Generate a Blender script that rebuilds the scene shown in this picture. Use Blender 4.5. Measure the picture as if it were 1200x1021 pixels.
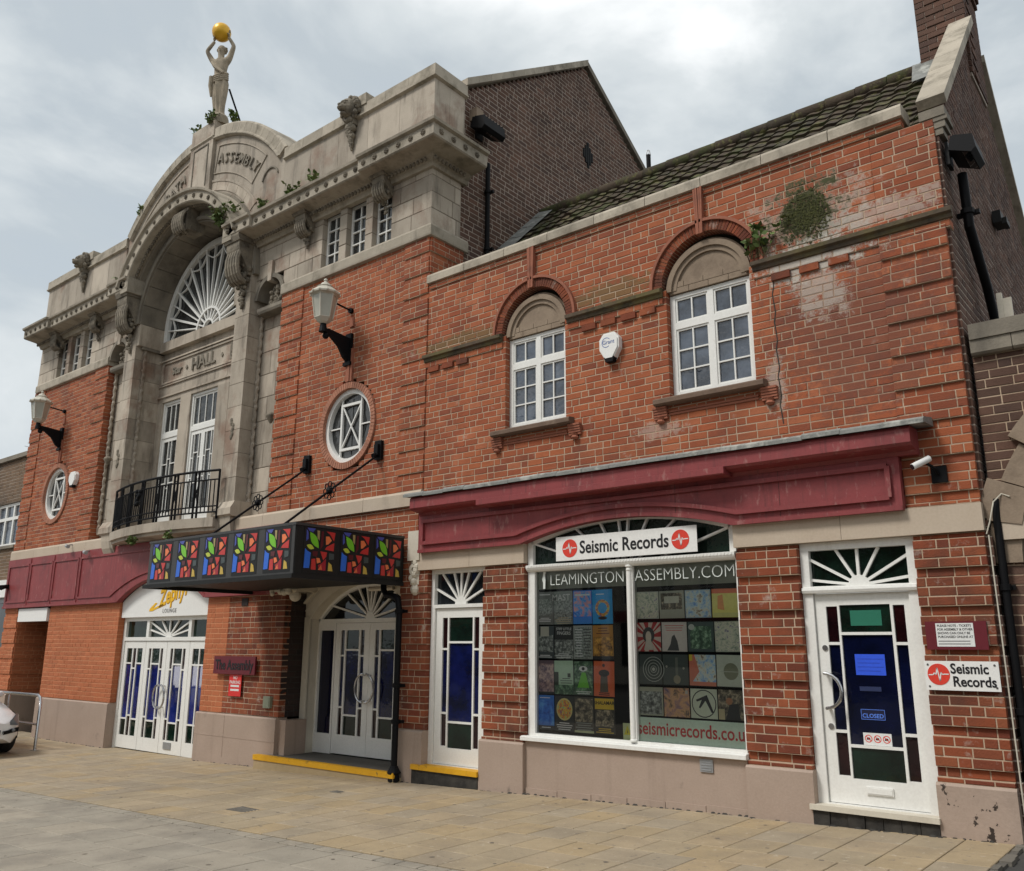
import bpy, bmesh, math, random
from mathutils import Vector, Matrix
random.seed(11)
S = bpy.context.scene
PI = math.pi
for o in list(bpy.data.objects):
    bpy.data.objects.remove(o)

# ------------------------------------------------------------------ camera
CAM = Vector((8.34, -8.3, 1.506))
YAW, PIT, ROL, FPX = 0.68467671, 0.23864263, 0.00381478, 1013.886
_f = Vector((-math.sin(YAW)*math.cos(PIT), math.cos(YAW)*math.cos(PIT), math.sin(PIT)))
_r0 = Vector((math.cos(YAW), math.sin(YAW), 0))
_u0 = _r0.cross(_f)
_r = math.cos(ROL)*_r0 + math.sin(ROL)*_u0
_u = -math.sin(ROL)*_r0 + math.cos(ROL)*_u0
cd = bpy.data.cameras.new('camera')
cd.sensor_width = 36.0
cd.sensor_fit = 'HORIZONTAL'
cd.lens = FPX/1200*36
cd.clip_start = 0.05
cd.clip_end = 2000
cam = bpy.data.objects.new('camera', cd)
S.collection.objects.link(cam)
M = Matrix((( _r.x, _u.x, -_f.x, CAM.x), (_r.y, _u.y, -_f.y, CAM.y), (_r.z, _u.z, -_f.z, CAM.z), (0, 0, 0, 1)))
cam.matrix_world = M
S.camera = cam
S.render.resolution_x = 1024
S.render.resolution_y = 871

# ------------------------------------------------------------------ sky, sun, exposure
SUN_EL, SUN_AZ = math.radians(52), math.radians(205)   # azimuth measured clockwise from +y
w = bpy.data.worlds.new('World')
S.world = w
w.use_nodes = True
nt = w.node_tree
nt.nodes.clear()
out = nt.nodes.new('ShaderNodeOutputWorld')
bg = nt.nodes.new('ShaderNodeBackground')
bg.inputs['Strength'].default_value = 0.10
sky = nt.nodes.new('ShaderNodeTexSky')
sky.sky_type = 'NISHITA'
sky.sun_disc = False
sky.sun_elevation = SUN_EL
sky.sun_rotation = SUN_AZ
tc = nt.nodes.new('ShaderNodeTexCoord')
mp = nt.nodes.new('ShaderNodeMapping')
mp.inputs['Scale'].default_value = (1.3, 1.3, 2.6)
mp.inputs['Location'].default_value = (7.7, 2.2, 0.1)
n1 = nt.nodes.new('ShaderNodeTexNoise')
n1.inputs['Scale'].default_value = 1.7
n1.inputs['Detail'].default_value = 7
n1.inputs['Roughness'].default_value = 0.54
n1.inputs['Distortion'].default_value = 0.35
rp = nt.nodes.new('ShaderNodeValToRGB')
rp.color_ramp.elements[0].position = 0.40
rp.color_ramp.elements[0].color = (3.45, 3.8, 4.0, 1)
rp.color_ramp.elements[1].position = 0.64
rp.color_ramp.elements[1].color = (7.0, 7.1, 7.1, 1)
e = rp.color_ramp.elements.new(0.52)
e.color = (4.5, 4.8, 4.95, 1)
mx = nt.nodes.new('ShaderNodeMix')
mx.data_type = 'RGBA'
mr = nt.nodes.new('ShaderNodeMapRange')
for i_, v_ in enumerate((0.36, 0.50, 0.88, 0.99)): mr.inputs[i_+1].default_value = v_
nt.links.new(n1.outputs['Fac'], mr.inputs[0])
nt.links.new(mr.outputs[0], mx.inputs[0])
nt.links.new(tc.outputs['Generated'], mp.inputs['Vector'])
nt.links.new(mp.outputs['Vector'], n1.inputs['Vector'])
nt.links.new(n1.outputs['Fac'], rp.inputs['Fac'])
nt.links.new(sky.outputs['Color'], mx.inputs[6])
nt.links.new(rp.outputs['Color'], mx.inputs[7])
nt.links.new(mx.outputs[2], bg.inputs['Color'])
nt.links.new(bg.outputs['Background'], out.inputs['Surface'])

sd = bpy.data.lights.new('sun', 'SUN')
sd.energy = 1.5
sd.angle = math.radians(14)
sd.color = (1.0, 0.97, 0.92)
so = bpy.data.objects.new('sun', sd)
S.collection.objects.link(so)
sdir = Vector((math.sin(SUN_AZ)*math.cos(SUN_EL), math.cos(SUN_AZ)*math.cos(SUN_EL), math.sin(SUN_EL)))
so.rotation_euler = sdir.to_track_quat('Z', 'Y').to_euler()
so.location = sdir*40
S.view_settings.view_transform = 'Standard'
S.view_settings.look = 'None'
S.view_settings.gamma = 1.0
S.view_settings.exposure = 0.72
S.view_settings.use_curve_mapping = False

# ------------------------------------------------------------------ helpers
C = S.collection

def px(p):
    d = Vector(p)-CAM
    c = d.dot(_f)
    if c < .1:
        return None
    return 600+FPX*d.dot(_r)/c, 510.5-FPX*d.dot(_u)/c, c

def inframe(p, m=10):
    q = px(p)
    return q is not None and -m < q[0] < 1200+m and -m < q[1] < 1021+m

def zg(x):
    if x > -5:
        return 0.0265*(x-6.8)
    if x > -8:
        t = (x+5)/-3
        return -0.3127-0.0273*(2*t-t*t)
    return -0.34

class MB:
    def __init__(s):
        s.v = []; s.f = []; s.m = []; s.mi = 0
    def add(s, vs, fs):
        o = len(s.v)
        s.v.extend([tuple(p) for p in vs])
        for f in fs:
            s.f.append(tuple(i+o for i in f)); s.m.append(s.mi)
    def box(s, x0, x1, y0, y1, z0, z1):
        s.add([(x0,y0,z0),(x1,y0,z0),(x1,y1,z0),(x0,y1,z0),(x0,y0,z1),(x1,y0,z1),(x1,y1,z1),(x0,y1,z1)],
              [(0,3,2,1),(4,5,6,7),(0,1,5,4),(1,2,6,5),(2,3,7,6),(3,0,4,7)])
        return s
    def prism(s, pts, y0, y1):          # pts (x,z), extruded along y
        n = len(pts)
        s.add([(a, y0, b) for a, b in pts]+[(a, y1, b) for a, b in pts],
              [tuple(range(n)), tuple(range(2*n-1, n-1, -1))]+[(i, (i+1) % n, n+(i+1) % n, n+i) for i in range(n)])
        return s
    def profx(s, pts, x0, x1):          # pts (y,z), extruded along x
        n = len(pts)
        s.add([(x0, a, b) for a, b in pts]+[(x1, a, b) for a, b in pts],
              [tuple(range(n)), tuple(range(2*n-1, n-1, -1))]+[(i, (i+1) % n, n+(i+1) % n, n+i) for i in range(n)])
        return s
    def profy(s, pts, y0, y1):
        return s.prism(pts, y0, y1)
    def revolve(s, prof, cx, cz, a0, a1, n, closed=True, sx=1.0, sz=1.0):   # prof (y,r) about axis along y
        k = len(prof); vs = []
        for i in range(n+1):
            a = a0+(a1-a0)*i/n
            for y, r in prof:
                vs.append((cx+sx*r*math.cos(a), y, cz+sz*r*math.sin(a)))
        fs = []
        kk = k if closed else k-1
        for i in range(n):
            for j in range(kk):
                fs.append((i*k+j, i*k+(j+1) % k, (i+1)*k+(j+1) % k, (i+1)*k+j))
        if closed and abs(abs(a1-a0)-2*PI) > 1e-4:
            fs.append(tuple(range(k))); fs.append(tuple(range(n*k+k-1, n*k-1, -1)))
        s.add(vs, fs)
        return s
    def arc(s, cx, cz, r0, r1, y0, y1, a0, a1, n=16, sx=1.0, sz=1.0):
        return s.revolve([(y0, r0), (y0, r1), (y1, r1), (y1, r0)], cx, cz, a0, a1, n, True, sx, sz)
    def bar(s, p, q, wd, y0, y1):        # flat bar in the xz plane
        d = Vector((q[0]-p[0], q[1]-p[1])); d.normalize(); n = Vector((-d.y, d.x))*wd/2
        return s.prism([(p[0]-n.x, p[1]-n.y), (q[0]-n.x, q[1]-n.y), (q[0]+n.x, q[1]+n.y), (p[0]+n.x, p[1]+n.y)], y0, y1)
    def tube(s, pts, r, n=8, cap=True):
        pts = [Vector(p) for p in pts]
        rs = r if isinstance(r, (list, tuple)) else [r]*len(pts)
        vs = []; prev = None
        for i, p in enumerate(pts):
            t = (pts[min(i+1, len(pts)-1)]-pts[max(i-1, 0)]).normalized()
            if prev is None:
                a = Vector((0, 0, 1)) if abs(t.z) < .9 else Vector((1, 0, 0))
                u = t.cross(a).normalized()
            else:
                u = (prev-t*prev.dot(t)).normalized()
            prev = u
            v = t.cross(u)
            for k in range(n):
                a = 2*PI*k/n
                vs.append(p+(u*math.cos(a)+v*math.sin(a))*rs[i])
        fs = []
        for i in range(len(pts)-1):
            for k in range(n):
                fs.append((i*n+k, i*n+(k+1) % n, (i+1)*n+(k+1) % n, (i+1)*n+k))
        if cap:
            fs.append(tuple(range(n-1, -1, -1))); o = (len(pts)-1)*n
            fs.append(tuple(range(o, o+n)))
        s.add(vs, fs)
        return s
    def lathe(s, prof, c=(0, 0, 0), n=12, sx=1., sy=1., ph=0.):
        vs = []; fs = []; k = len(prof)
        for r, z in prof:
            for i in range(n):
                a = 2*PI*i/n+ph
                vs.append((c[0]+sx*r*math.cos(a), c[1]+sy*r*math.sin(a), c[2]+z))
        for j in range(k-1):
            for i in range(n):
                fs.append((j*n+i, j*n+(i+1) % n, (j+1)*n+(i+1) % n, (j+1)*n+i))
        fs.append(tuple(range(n-1, -1, -1))); fs.append(tuple(range((k-1)*n, k*n)))
        s.add(vs, fs)
        return s
    def ball(s, c, r, n=8, m=6, sc=(1, 1, 1)):
        vs = [(c[0], c[1], c[2]-r*sc[2])]
        for j in range(1, m):
            b = -PI/2+PI*j/m
            for i in range(n):
                a = 2*PI*i/n
                vs.append((c[0]+sc[0]*r*math.cos(b)*math.cos(a), c[1]+sc[1]*r*math.cos(b)*math.sin(a), c[2]+sc[2]*r*math.sin(b)))
        vs.append((c[0], c[1], c[2]+r*sc[2]))
        fs = []
        for i in range(n):
            fs.append((0, 1+(i+1) % n, 1+i))
            for j in range(m-2):
                o = 1+j*n
                fs.append((o+i, o+(i+1) % n, o+n+(i+1) % n, o+n+i))
            o = 1+(m-2)*n
            fs.append((o+i, o+(i+1) % n, len(vs)-1))
        s.add(vs, fs)
        return s
    def sweepL(s, prof, x0, y1):
        """profile (out, z) run along the front from x0 to the corner x=0, mitred, then back along the side to y1"""
        k = len(prof); vs = [(x0, -o, z) for o, z in prof]+[(o, -o, z) for o, z in prof]+[(o, y1, z) for o, z in prof]
        fs = [tuple(range(k)), tuple(range(3*k-1, 2*k-1, -1))]
        for r in range(2):
            for j in range(k):
                fs.append((r*k+j, r*k+(j+1) % k, (r+1)*k+(j+1) % k, (r+1)*k+j))
        s.add(vs, fs)
        return s
    def plate(s, x0, x1, z0, z1, holes, y0, y1):
        xs = sorted(set([x0, x1]+[h[i] for h in holes for i in (0, 1)]))
        zs = sorted(set([z0, z1]+[h[i] for h in holes for i in (2, 3)]))
        xs = [a for a in xs if x0-1e-6 <= a <= x1+1e-6]; zs = [a for a in zs if z0-1e-6 <= a <= z1+1e-6]
        nx, nz = len(xs)-1, len(zs)-1
        def solid(i, j):
            if i < 0 or j < 0 or i >= nx or j >= nz:
                return False
            a, b = (xs[i]+xs[i+1])/2, (zs[j]+zs[j+1])/2
            return not any(h[0] < a < h[1] and h[2] < b < h[3] for h in holes)
        for i in range(nx):
            for j in range(nz):
                if not solid(i, j):
                    continue
                a, b, c, d = xs[i], xs[i+1], zs[j], zs[j+1]
                s.add([(a, y0, c), (b, y0, c), (b, y0, d), (a, y0, d)], [(0, 1, 2, 3)])
                s.add([(a, y1, c), (b, y1, c), (b, y1, d), (a, y1, d)], [(3, 2, 1, 0)])
                if not solid(i-1, j): s.add([(a, y0, c), (a, y0, d), (a, y1, d), (a, y1, c)], [(0, 1, 2, 3)])
                if not solid(i+1, j): s.add([(b, y0, c), (b, y1, c), (b, y1, d), (b, y0, d)], [(0, 1, 2, 3)])
                if not solid(i, j-1): s.add([(a, y0, c), (a, y1, c), (b, y1, c), (b, y0, c)], [(0, 1, 2, 3)])
                if not solid(i, j+1): s.add([(a, y0, d), (b, y0, d), (b, y1, d), (a, y1, d)], [(0, 1, 2, 3)])
        return s
    def mesh(s, name, mats, smooth=False, recalc=True):
        me = bpy.data.meshes.new(name)
        me.from_pydata(s.v, [], s.f)
        if not isinstance(mats, (list, tuple)):
            mats = [mats]
        for m in mats:
            me.materials.append(m)
        if len(mats) > 1:
            me.polygons.foreach_set('material_index', s.m)
        if recalc:
            bm = bmesh.new(); bm.from_mesh(me)
            if smooth:
                bmesh.ops.remove_doubles(bm, verts=bm.verts, dist=1e-5)
            bmesh.ops.recalc_face_normals(bm, faces=bm.faces)
            bm.to_mesh(me); bm.free()
        if smooth:
            me.polygons.foreach_set('use_smooth', [True]*len(me.polygons))
            me.set_sharp_from_angle(angle=math.radians(40))
        me.update()
        return me

def meta(o, label=None, cat=None, group=None, kind=None):
    if label: o['label'] = label
    if cat: o['category'] = cat
    if group: o['group'] = group
    if kind: o['kind'] = kind
    return o

def thing(name, loc, label, cat, group=None):
    o = bpy.data.objects.new(name, None)
    o.empty_display_size = .2
    o.location = loc
    C.objects.link(o)
    return meta(o, label, cat, group)

def link(name, me, parent=None, loc=(0, 0, 0), rot=None, kind=None, label=None):
    """object whose world position is loc; parents carry only translations"""
    o = bpy.data.objects.new(name, me)
    C.objects.link(o)
    L = Vector(loc)
    if parent is not None:
        o.parent = parent
        q = parent
        while q is not None:
            L = L-q.location
            q = q.parent
    o.location = L
    if rot: o.rotation_euler = rot
    if kind: o['kind'] = kind
    if label: o['label'] = label
    return o

def part(parent, name, mb, mats, smooth=False, kind=None, label=None):
    return link(name, mb.mesh(name, mats, smooth), parent, kind=kind, label=label)

def single(name, mb, mats, label, cat, group=None, kind=None, smooth=False):
    xs = [p[0] for p in mb.v]; ys = [p[1] for p in mb.v]; zs = [p[2] for p in mb.v]
    b = Vector(((min(xs)+max(xs))/2, (min(ys)+max(ys))/2, min(zs)))
    mb.v = [(p[0]-b.x, p[1]-b.y, p[2]-b.z) for p in mb.v]
    o = link(name, mb.mesh(name, mats, smooth), None, b)
    return meta(o, label, cat, group, kind)

def copy_tree(o, parent=None, loc=None):
    c = o.copy(); C.objects.link(c); c.parent = parent
    if loc is not None: c.location = loc
    for ch in list(o.children):
        copy_tree(ch, c)
    return c

def text_mesh(name, body, size, mat, extrude=.002, offset=0., shear=0., align='CENTER', space=1.0, sx=1.0):
    cu = bpy.data.curves.new(name, 'FONT')
    cu.body = body; cu.size = size; cu.extrude = extrude; cu.offset = offset; cu.shear = shear
    cu.align_x = align; cu.align_y = 'CENTER'; cu.space_character = space; cu.resolution_u = 3
    o = bpy.data.objects.new(name, cu); C.objects.link(o)
    dg = bpy.context.evaluated_depsgraph_get()
    me = bpy.data.meshes.new_from_object(o.evaluated_get(dg))
    bpy.data.objects.remove(o); bpy.data.curves.remove(cu)
    me.transform(Matrix.Diagonal((sx, 1, 1, 1)))
    me.materials.clear(); me.materials.append(mat)
    return me

def lettering(parent, body, size, loc, mat, rotz=0., roty=0., **k):
    me = text_mesh('lettering', body, size, mat, **k)
    return link('lettering', me, parent, loc, (PI/2, roty, rotz))

# ------------------------------------------------------------------ materials
def _mix(n, l, fac, a, b, mode='MIX'):
    m = n.new('ShaderNodeMix'); m.data_type = 'RGBA'; m.blend_type = mode
    for i, v in ((0, fac), (6, a), (7, b)):
        if isinstance(v, (int, float)): m.inputs[i].default_value = v
        elif isinstance(v, tuple): m.inputs[i].default_value = (*v[:3], 1)
        else: l.new(v, m.inputs[i])
    return m.outputs[2]

def _noise(n, l, vec, scale, detail=5, rough=.55, stretch=None):
    if stretch:
        mp = n.new('ShaderNodeMapping'); mp.inputs['Scale'].default_value = stretch
        l.new(vec, mp.inputs['Vector']); vec = mp.outputs['Vector']
    t = n.new('ShaderNodeTexNoise'); t.inputs['Scale'].default_value = scale
    t.inputs['Detail'].default_value = detail; t.inputs['Roughness'].default_value = rough
    l.new(vec, t.inputs['Vector'])
    return t.outputs['Fac']

def _math(n, l, op, a, b=None, c=None):
    m = n.new('ShaderNodeMath'); m.operation = op
    for i, v in enumerate((a, b, c)):
        if v is None: continue
        if isinstance(v, (int, float)): m.inputs[i].default_value = v
        else: l.new(v, m.inputs[i])
    return m.outputs[0]

def _range(n, l, v, a, b, c=0., d=1.):
    m = n.new('ShaderNodeMapRange'); l.new(v, m.inputs[0])
    for i, x in enumerate((a, b, c, d)): m.inputs[i+1].default_value = x
    return m.outputs[0]

def _rand(n, l):
    g = n.new('ShaderNodeNewGeometry'); o = n.new('ShaderNodeObjectInfo')
    return _math(n, l, 'FRACT', _math(n, l, 'ADD', g.outputs['Random Per Island'], o.outputs['Random']))

def mat(name, c1, c2=None, scale=4., rough=.8, bump=.15, bscale=45., metal=0., island=0., spec=.35,
        streaks=(), patches=(), ramp=None, var=.10, coat=0., zones=(), pits=0.):
    """streaks: (colour, amount, scale, stretch, lo, hi) noise stains; ramp: colours chosen per piece;
       zones: (cx, cz, rx, rz, colour, amount) weathering of a fixed place on the front wall"""
    m = bpy.data.materials.new(name); m.use_nodes = True
    n = m.node_tree.nodes; l = m.node_tree.links
    b = n['Principled BSDF']
    g = n.new('ShaderNodeNewGeometry'); P = g.outputs['Position']
    nz = _noise(n, l, P, scale, 6, .6)
    if ramp:
        r = n.new('ShaderNodeValToRGB'); r.color_ramp.interpolation = 'LINEAR'
        el = r.color_ramp.elements
        while len(el) < len(ramp): el.new(.5)
        for i, c in enumerate(ramp):
            el[i].position = i/(len(ramp)-1); el[i].color = (*c, 1)
        l.new(_rand(n, l), r.inputs['Fac'])
        col = r.outputs['Color']
        col = _mix(n, l, _range(n, l, nz, .3, .7), col, _mix(n, l, 1., col, (1-var*1.6,)*3, 'MULTIPLY'))
    else:
        c2 = c2 or tuple(x*(1-var) for x in c1)
        col = _mix(n, l, _range(n, l, nz, .3, .7), c1, c2)
        if island:
            v = _range(n, l, _rand(n, l), 0, 1, 1-island, 1+island)
            cb = n.new('ShaderNodeCombineColor')
            for i in range(3): l.new(v, cb.inputs[i])
            col = _mix(n, l, 1., col, cb.outputs[0], 'MULTIPLY')
    for c, amt, sc, st, lo, hi in streaks:
        s_ = _noise(n, l, P, sc, 7, .65, st)
        col = _mix(n, l, _math(n, l, 'MULTIPLY', _range(n, l, s_, lo, hi), amt), col, c)
    for cx, cz, rx, rz, c, amt in zones:
        sp = n.new('ShaderNodeSeparateXYZ'); l.new(P, sp.inputs[0])
        dx = _math(n, l, 'MULTIPLY', _math(n, l, 'SUBTRACT', sp.outputs[0], cx), 1/rx)
        dz = _math(n, l, 'MULTIPLY', _math(n, l, 'SUBTRACT', sp.outputs[2], cz), 1/rz)
        d = _math(n, l, 'SQRT', _math(n, l, 'ADD', _math(n, l, 'MULTIPLY', dx, dx), _math(n, l, 'MULTIPLY', dz, dz)))
        d = _math(n, l, 'ADD', d, _math(n, l, 'MULTIPLY', _math(n, l, 'SUBTRACT', _noise(n, l, P, 8., 9, .8), .5), 4.2))
        d = _math(n, l, 'ADD', d, _math(n, l, 'MULTIPLY', _math(n, l, 'SUBTRACT', _rand(n, l), .5), .45))
        col = _mix(n, l, _math(n, l, 'MULTIPLY', _range(n, l, d, 1.0, .6), amt), col, c)
    fine = _noise(n, l, P, bscale, 4, .6)
    col = _mix(n, l, _range(n, l, fine, .35, .7, 0., .22), col, _mix(n, l, 1., col, (.62, .60, .58), 'MULTIPLY'))
    l.new(col, b.inputs['Base Color'])
    b.inputs['Roughness'].default_value = rough
    b.inputs['Metallic'].default_value = metal
    b.inputs['Specular IOR Level'].default_value = spec
    b.inputs['Coat Weight'].default_value = coat
    if bump:
        bp = n.new('ShaderNodeBump'); bp.inputs['Strength'].default_value = bump; bp.inputs['Distance'].default_value = .01
        l.new(fine, bp.inputs['Height']); l.new(bp.outputs['Normal'], b.inputs['Normal'])
    return m

def glass(name, c, rough=.04, spec=.5, wob=.02, tint2=None):
    m = bpy.data.materials.new(name); m.use_nodes = True
    n = m.node_tree.nodes; l = m.node_tree.links; b = n['Principled BSDF']
    g = n.new('ShaderNodeNewGeometry')
    nz = _noise(n, l, g.outputs['Position'], 3.1, 5, .6)
    l.new(_mix(n, l, _range(n, l, nz, .35, .65), c, tint2 or tuple(x*.45 for x in c)), b.inputs['Base Color'])
    b.inputs['Roughness'].default_value = rough
    b.inputs['Specular IOR Level'].default_value = spec
    b.inputs['IOR'].default_value = 1.5
    bp = n.new('ShaderNodeBump'); bp.inputs['Strength'].default_value = wob; bp.inputs['Distance'].default_value = .05
    l.new(_noise(n, l, g.outputs['Position'], 5., 3), bp.inputs['Height']); l.new(bp.outputs['Normal'], b.inputs['Normal'])
    return m

def clear_glass(name):
    m = bpy.data.materials.new(name); m.use_nodes = True
    n = m.node_tree.nodes; l = m.node_tree.links; n.clear()
    o = n.new('ShaderNodeOutputMaterial'); mx = n.new('ShaderNodeMixShader')
    t = n.new('ShaderNodeBsdfTransparent'); t.inputs[0].default_value = (.95, .98, .97, 1)
    gl = n.new('ShaderNodeBsdfGlossy'); gl.inputs['Roughness'].default_value = .02
    fr = n.new('ShaderNodeFresnel'); fr.inputs[0].default_value = 1.5
    l.new(_math(n, l, 'MULTIPLY', fr.outputs[0], 1.4), mx.inputs[0])
    l.new(t.outputs[0], mx.inputs[1]); l.new(gl.outputs[0], mx.inputs[2]); l.new(mx.outputs[0], o.inputs[0])
    return m

SOOT = (.045, .038, .033)
MOSS = (.055, .06, .022)
LIME = (.50, .46, .40)
M = {}
M['brick'] = mat('red_brick', (.3, .1, .05), ramp=[(0.411, 0.119, 0.048), (0.427, 0.132, 0.056), (0.304, 0.081, 0.037), (0.396, 0.111, 0.044), (0.252, 0.071, 0.037), (0.358, 0.095, 0.04), (0.44, 0.147, 0.069), (0.388, 0.106, 0.043), (0.327, 0.085, 0.037)],
                 scale=2.2, rough=.9, bump=.5, bscale=70, var=.16,
                 streaks=[((.14,.058,.04), .6, .8, None, .50, .70), ((.10,.05,.038), .45, 3.5, None, .56, .72), (LIME, .4, 6., None, .61, .72)],
                 zones=[(5.95, 4.55, .95, 1.0, (.15,.062,.045), .55), (5.5, 5.85, .75, .42, LIME, .55), (5.5, 5.9, .42, .42, MOSS, .97), (5.45, 5.40, .62, .22, LIME, .9), (5.6, 5.05, .30, .35, LIME, .6), (.8, 5.62, 1.3, .12, (.14,.115,.05), .7),
                        (3.1, 5.66, .7, .16, (.14,.115,.05), .7), (6.2, 5.68, .8, .16, LIME, .5), (5.05, 4.1, .1, .35, LIME, .5), (3.7, 3.85, .35, .1, LIME, .4)])
M['brickw'] = mat('weathered_brick', (.3, .1, .05), ramp=[(0.214, 0.051, 0.026), (0.311, 0.081, 0.033), (0.268, 0.067, 0.03), (0.332, 0.094, 0.04), (0.182, 0.045, 0.024), (0.321, 0.099, 0.043)],
                  scale=2.2, rough=.92, bump=.6, bscale=70, var=.2,
                  streaks=[((.085,.042,.03), .75, 1.1, None, .46, .66), (LIME, .6, 5., None, .59, .72)])
M['brickp'] = mat('painted_brick', (.46, .145, .06), (.41, .125, .05), scale=1.2, rough=.75, bump=.3, bscale=60, island=.08,
                  streaks=[((.26,.09,.045), .5, 1.3, None, .55, .75)])
M['brickd'] = mat('dark_brick', (.1, .05, .04), ramp=[(.115,.066,.048), (.145,.080,.056), (.095,.056,.044), (.17,.090,.062), (.13,.070,.050)],
                  scale=1.6, rough=.92, bump=.5, bscale=70, var=.25, streaks=[((.15,.085,.06), .5, 1.4, None, .58, .75)])
M['brickb'] = mat('soot_brick', (.03, .02, .018), ramp=[(.030,.020,.018), (.045,.026,.022), (.025,.018,.016)], rough=.8, bump=.4, bscale=70)
M['brickn'] = mat('brown_brick', (.2, .12, .07), ramp=[(.19,.125,.075), (.22,.14,.085), (.16,.11,.07), (.20,.12,.07)], rough=.9, bump=.4, bscale=70,
                  streaks=[((.07,.06,.05), .7, .8, None, .48, .7)])
M['mortar'] = mat('pale_mortar', (.52, .395, .285), (.42, .305, .21), scale=2.5, rough=.95, bump=.5, bscale=120,
                  streaks=[((.20,.13,.10), .5, 1.0, None, .54, .74)], zones=[(5.5, 5.9, .42, .42, MOSS, .9), (5.95, 4.55, .95, 1.0, (.24,.14,.10), .6)])
M['mortarp'] = mat('painted_mortar', (.60, .29, .15), (.54, .24, .12), scale=2, rough=.85)
M['mortard'] = mat('grey_mortar', (.42, .35, .29), (.30, .245, .20), scale=2.5, rough=.95, bump=.4)
M['mortarb'] = mat('dark_mortar', (.05, .045, .04), rough=.95)
M['stone'] = mat('pale_stone', (.48, .415, .335), (.38, .325, .26), scale=1.7, rough=.85, bump=.35, bscale=55, island=.20,
                 streaks=[((.14,.11,.08), .7, 1.5, (1, 1, .35), .50, .70), ((.22,.125,.085), .7, .9, None, .53, .66), (SOOT, .65, 3.2, (1.6, 1.6, .22), .54, .72)])
M['stoned'] = mat('sooty_stone', (.27, .235, .185), (.17, .15, .12), scale=2.4, rough=.9, bump=.4, bscale=55, island=.12,
                  streaks=[(SOOT, .7, 1.6, (1, 1, .4), .48, .72)])
M['carve'] = mat('carved_stone', (.27, .23, .175), (.15, .13, .10), scale=6, rough=.9, bump=.6, bscale=40, streaks=[(SOOT, .7, 5, None, .5, .7)])
M['joint'] = mat('stone_joint', (.16, .13, .10), rough=.95, bump=.2)
M['cope'] = mat('coping_stone', (.45, .395, .315), (.35, .305, .24), scale=3, rough=.88, bump=.35, island=.12, streaks=[((.15,.13,.095), .75, 2.2, None, .48, .66), (SOOT, .45, 4., (1.4, 1.4, .4), .56, .72)])
M['band'] = mat('painted_band', (.52, .43, .335), (.46, .37, .28), scale=1.5, rough=.75, bump=.12, streaks=[((.30,.21,.14), .5, 2.2, (1, 1, .2), .56, .74)])
M['plinth'] = mat('painted_plinth', (.40, .305, .245), (.35, .265, .21), scale=1.6, rough=.7, bump=.18,
                  streaks=[((.22,.165,.13), .55, 2.4, (1.6, 1.6, .12), .55, .75), ((.13,.105,.09), .6, 3.5, (1, 1, 1), .64, .74)])
M['flaked'] = mat('flaking_plinth', (.40, .305, .245), (.35, .265, .21), scale=1.6, rough=.7, bump=.2,
                  streaks=[((.04,.028,.022), 1.0, 8., (1, 1, .9), .60, .612), ((.24,.18,.14), .4, 3, None, .5, .7)])
M['maroon'] = mat('maroon_paint', (.27, .048, .050), (.21, .038, .040), scale=1.3, rough=.55, bump=.14, spec=.4,
                  streaks=[((.38,.12,.11), .45, 2.0, (1.5, 1.5, .15), .56, .76), ((.13,.032,.034), .6, 2.4, None, .52, .70), ((.36,.18,.16), .6, 14., (1, 1, .3), .58, .67), ((.12,.03,.03), .6, 9., (2.5, 2.5, .12), .56, .68)])
M['white'] = mat('white_paint', (.80, .79, .75), (.74, .73, .69), scale=2, rough=.45, bump=.05, spec=.45, streaks=[((.46,.42,.35), .4, 5., (1, 1, .2), .60, .76)])
M['cream'] = mat('cream_paint', (.62, .57, .47), (.56, .51, .42), scale=2, rough=.6, bump=.1, streaks=[((.36,.30,.22), .45, 3., None, .55, .75)])
M['board'] = mat('white_board', (.80, .79, .76), (.77, .76, .73), scale=2, rough=.5, bump=.04)
M['lead'] = mat('lead_flashing', (.27, .275, .26), (.14, .14, .125), scale=5, rough=.65, bump=.4, bscale=30, metal=.1, streaks=[((.46,.46,.42), .8, 5., None, .5, .62), (MOSS, .5, 4., None, .58, .72)])
M['black'] = mat('black_metal', (.007, .007, .008), rough=.55, bump=.05, spec=.12)
M['blackm'] = mat('black_matt', (.006, .006, .006), (.010, .010, .009), rough=.6, bump=.2)
M['canopyf'] = mat('faded_canopy', (.045, .043, .041), (.032, .031, .030), rough=.45, bump=.05, spec=.5)
M['steel'] = mat('steel', (.55, .55, .56), rough=.25, bump=.02, metal=1.)
M['galv'] = mat('galvanised', (.42, .43, .44), (.34, .35, .36), rough=.5, bump=.1, metal=.6)
M['yellow'] = mat('yellow_paint', (.72, .38, .012), (.62, .31, .01), scale=6, rough=.6, bump=.15, streaks=[((.16,.10,.03), .8, 9., None, .60, .68)])
M['stepb'] = mat('buff_step', (.44, .33, .19), (.36, .27, .15), scale=5, rough=.85, bump=.25)
M['stepd'] = mat('black_step', (.02, .018, .016), (.055, .05, .042), scale=9, rough=.8, bump=.5, bscale=30)
M['tile'] = mat('mossy_tile', (.065, .052, .036), ramp=[(.075,.055,.038), (.10,.072,.048), (.062,.05,.036), (.115,.08,.052)], rough=.95, bump=1., bscale=24, var=.35,
                streaks=[(MOSS, .95, 3.2, None, .50, .60), ((.15,.14,.055), .8, 8., None, .54, .64), ((.03,.026,.02), .6, 6., None, .58, .7)])
M['terra'] = mat('terracotta', (.33, .12, .07), (.27, .095, .055), scale=4, rough=.8, bump=.3, streaks=[((.12,.06,.045), .5, 4, None, .54, .72)])
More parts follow.
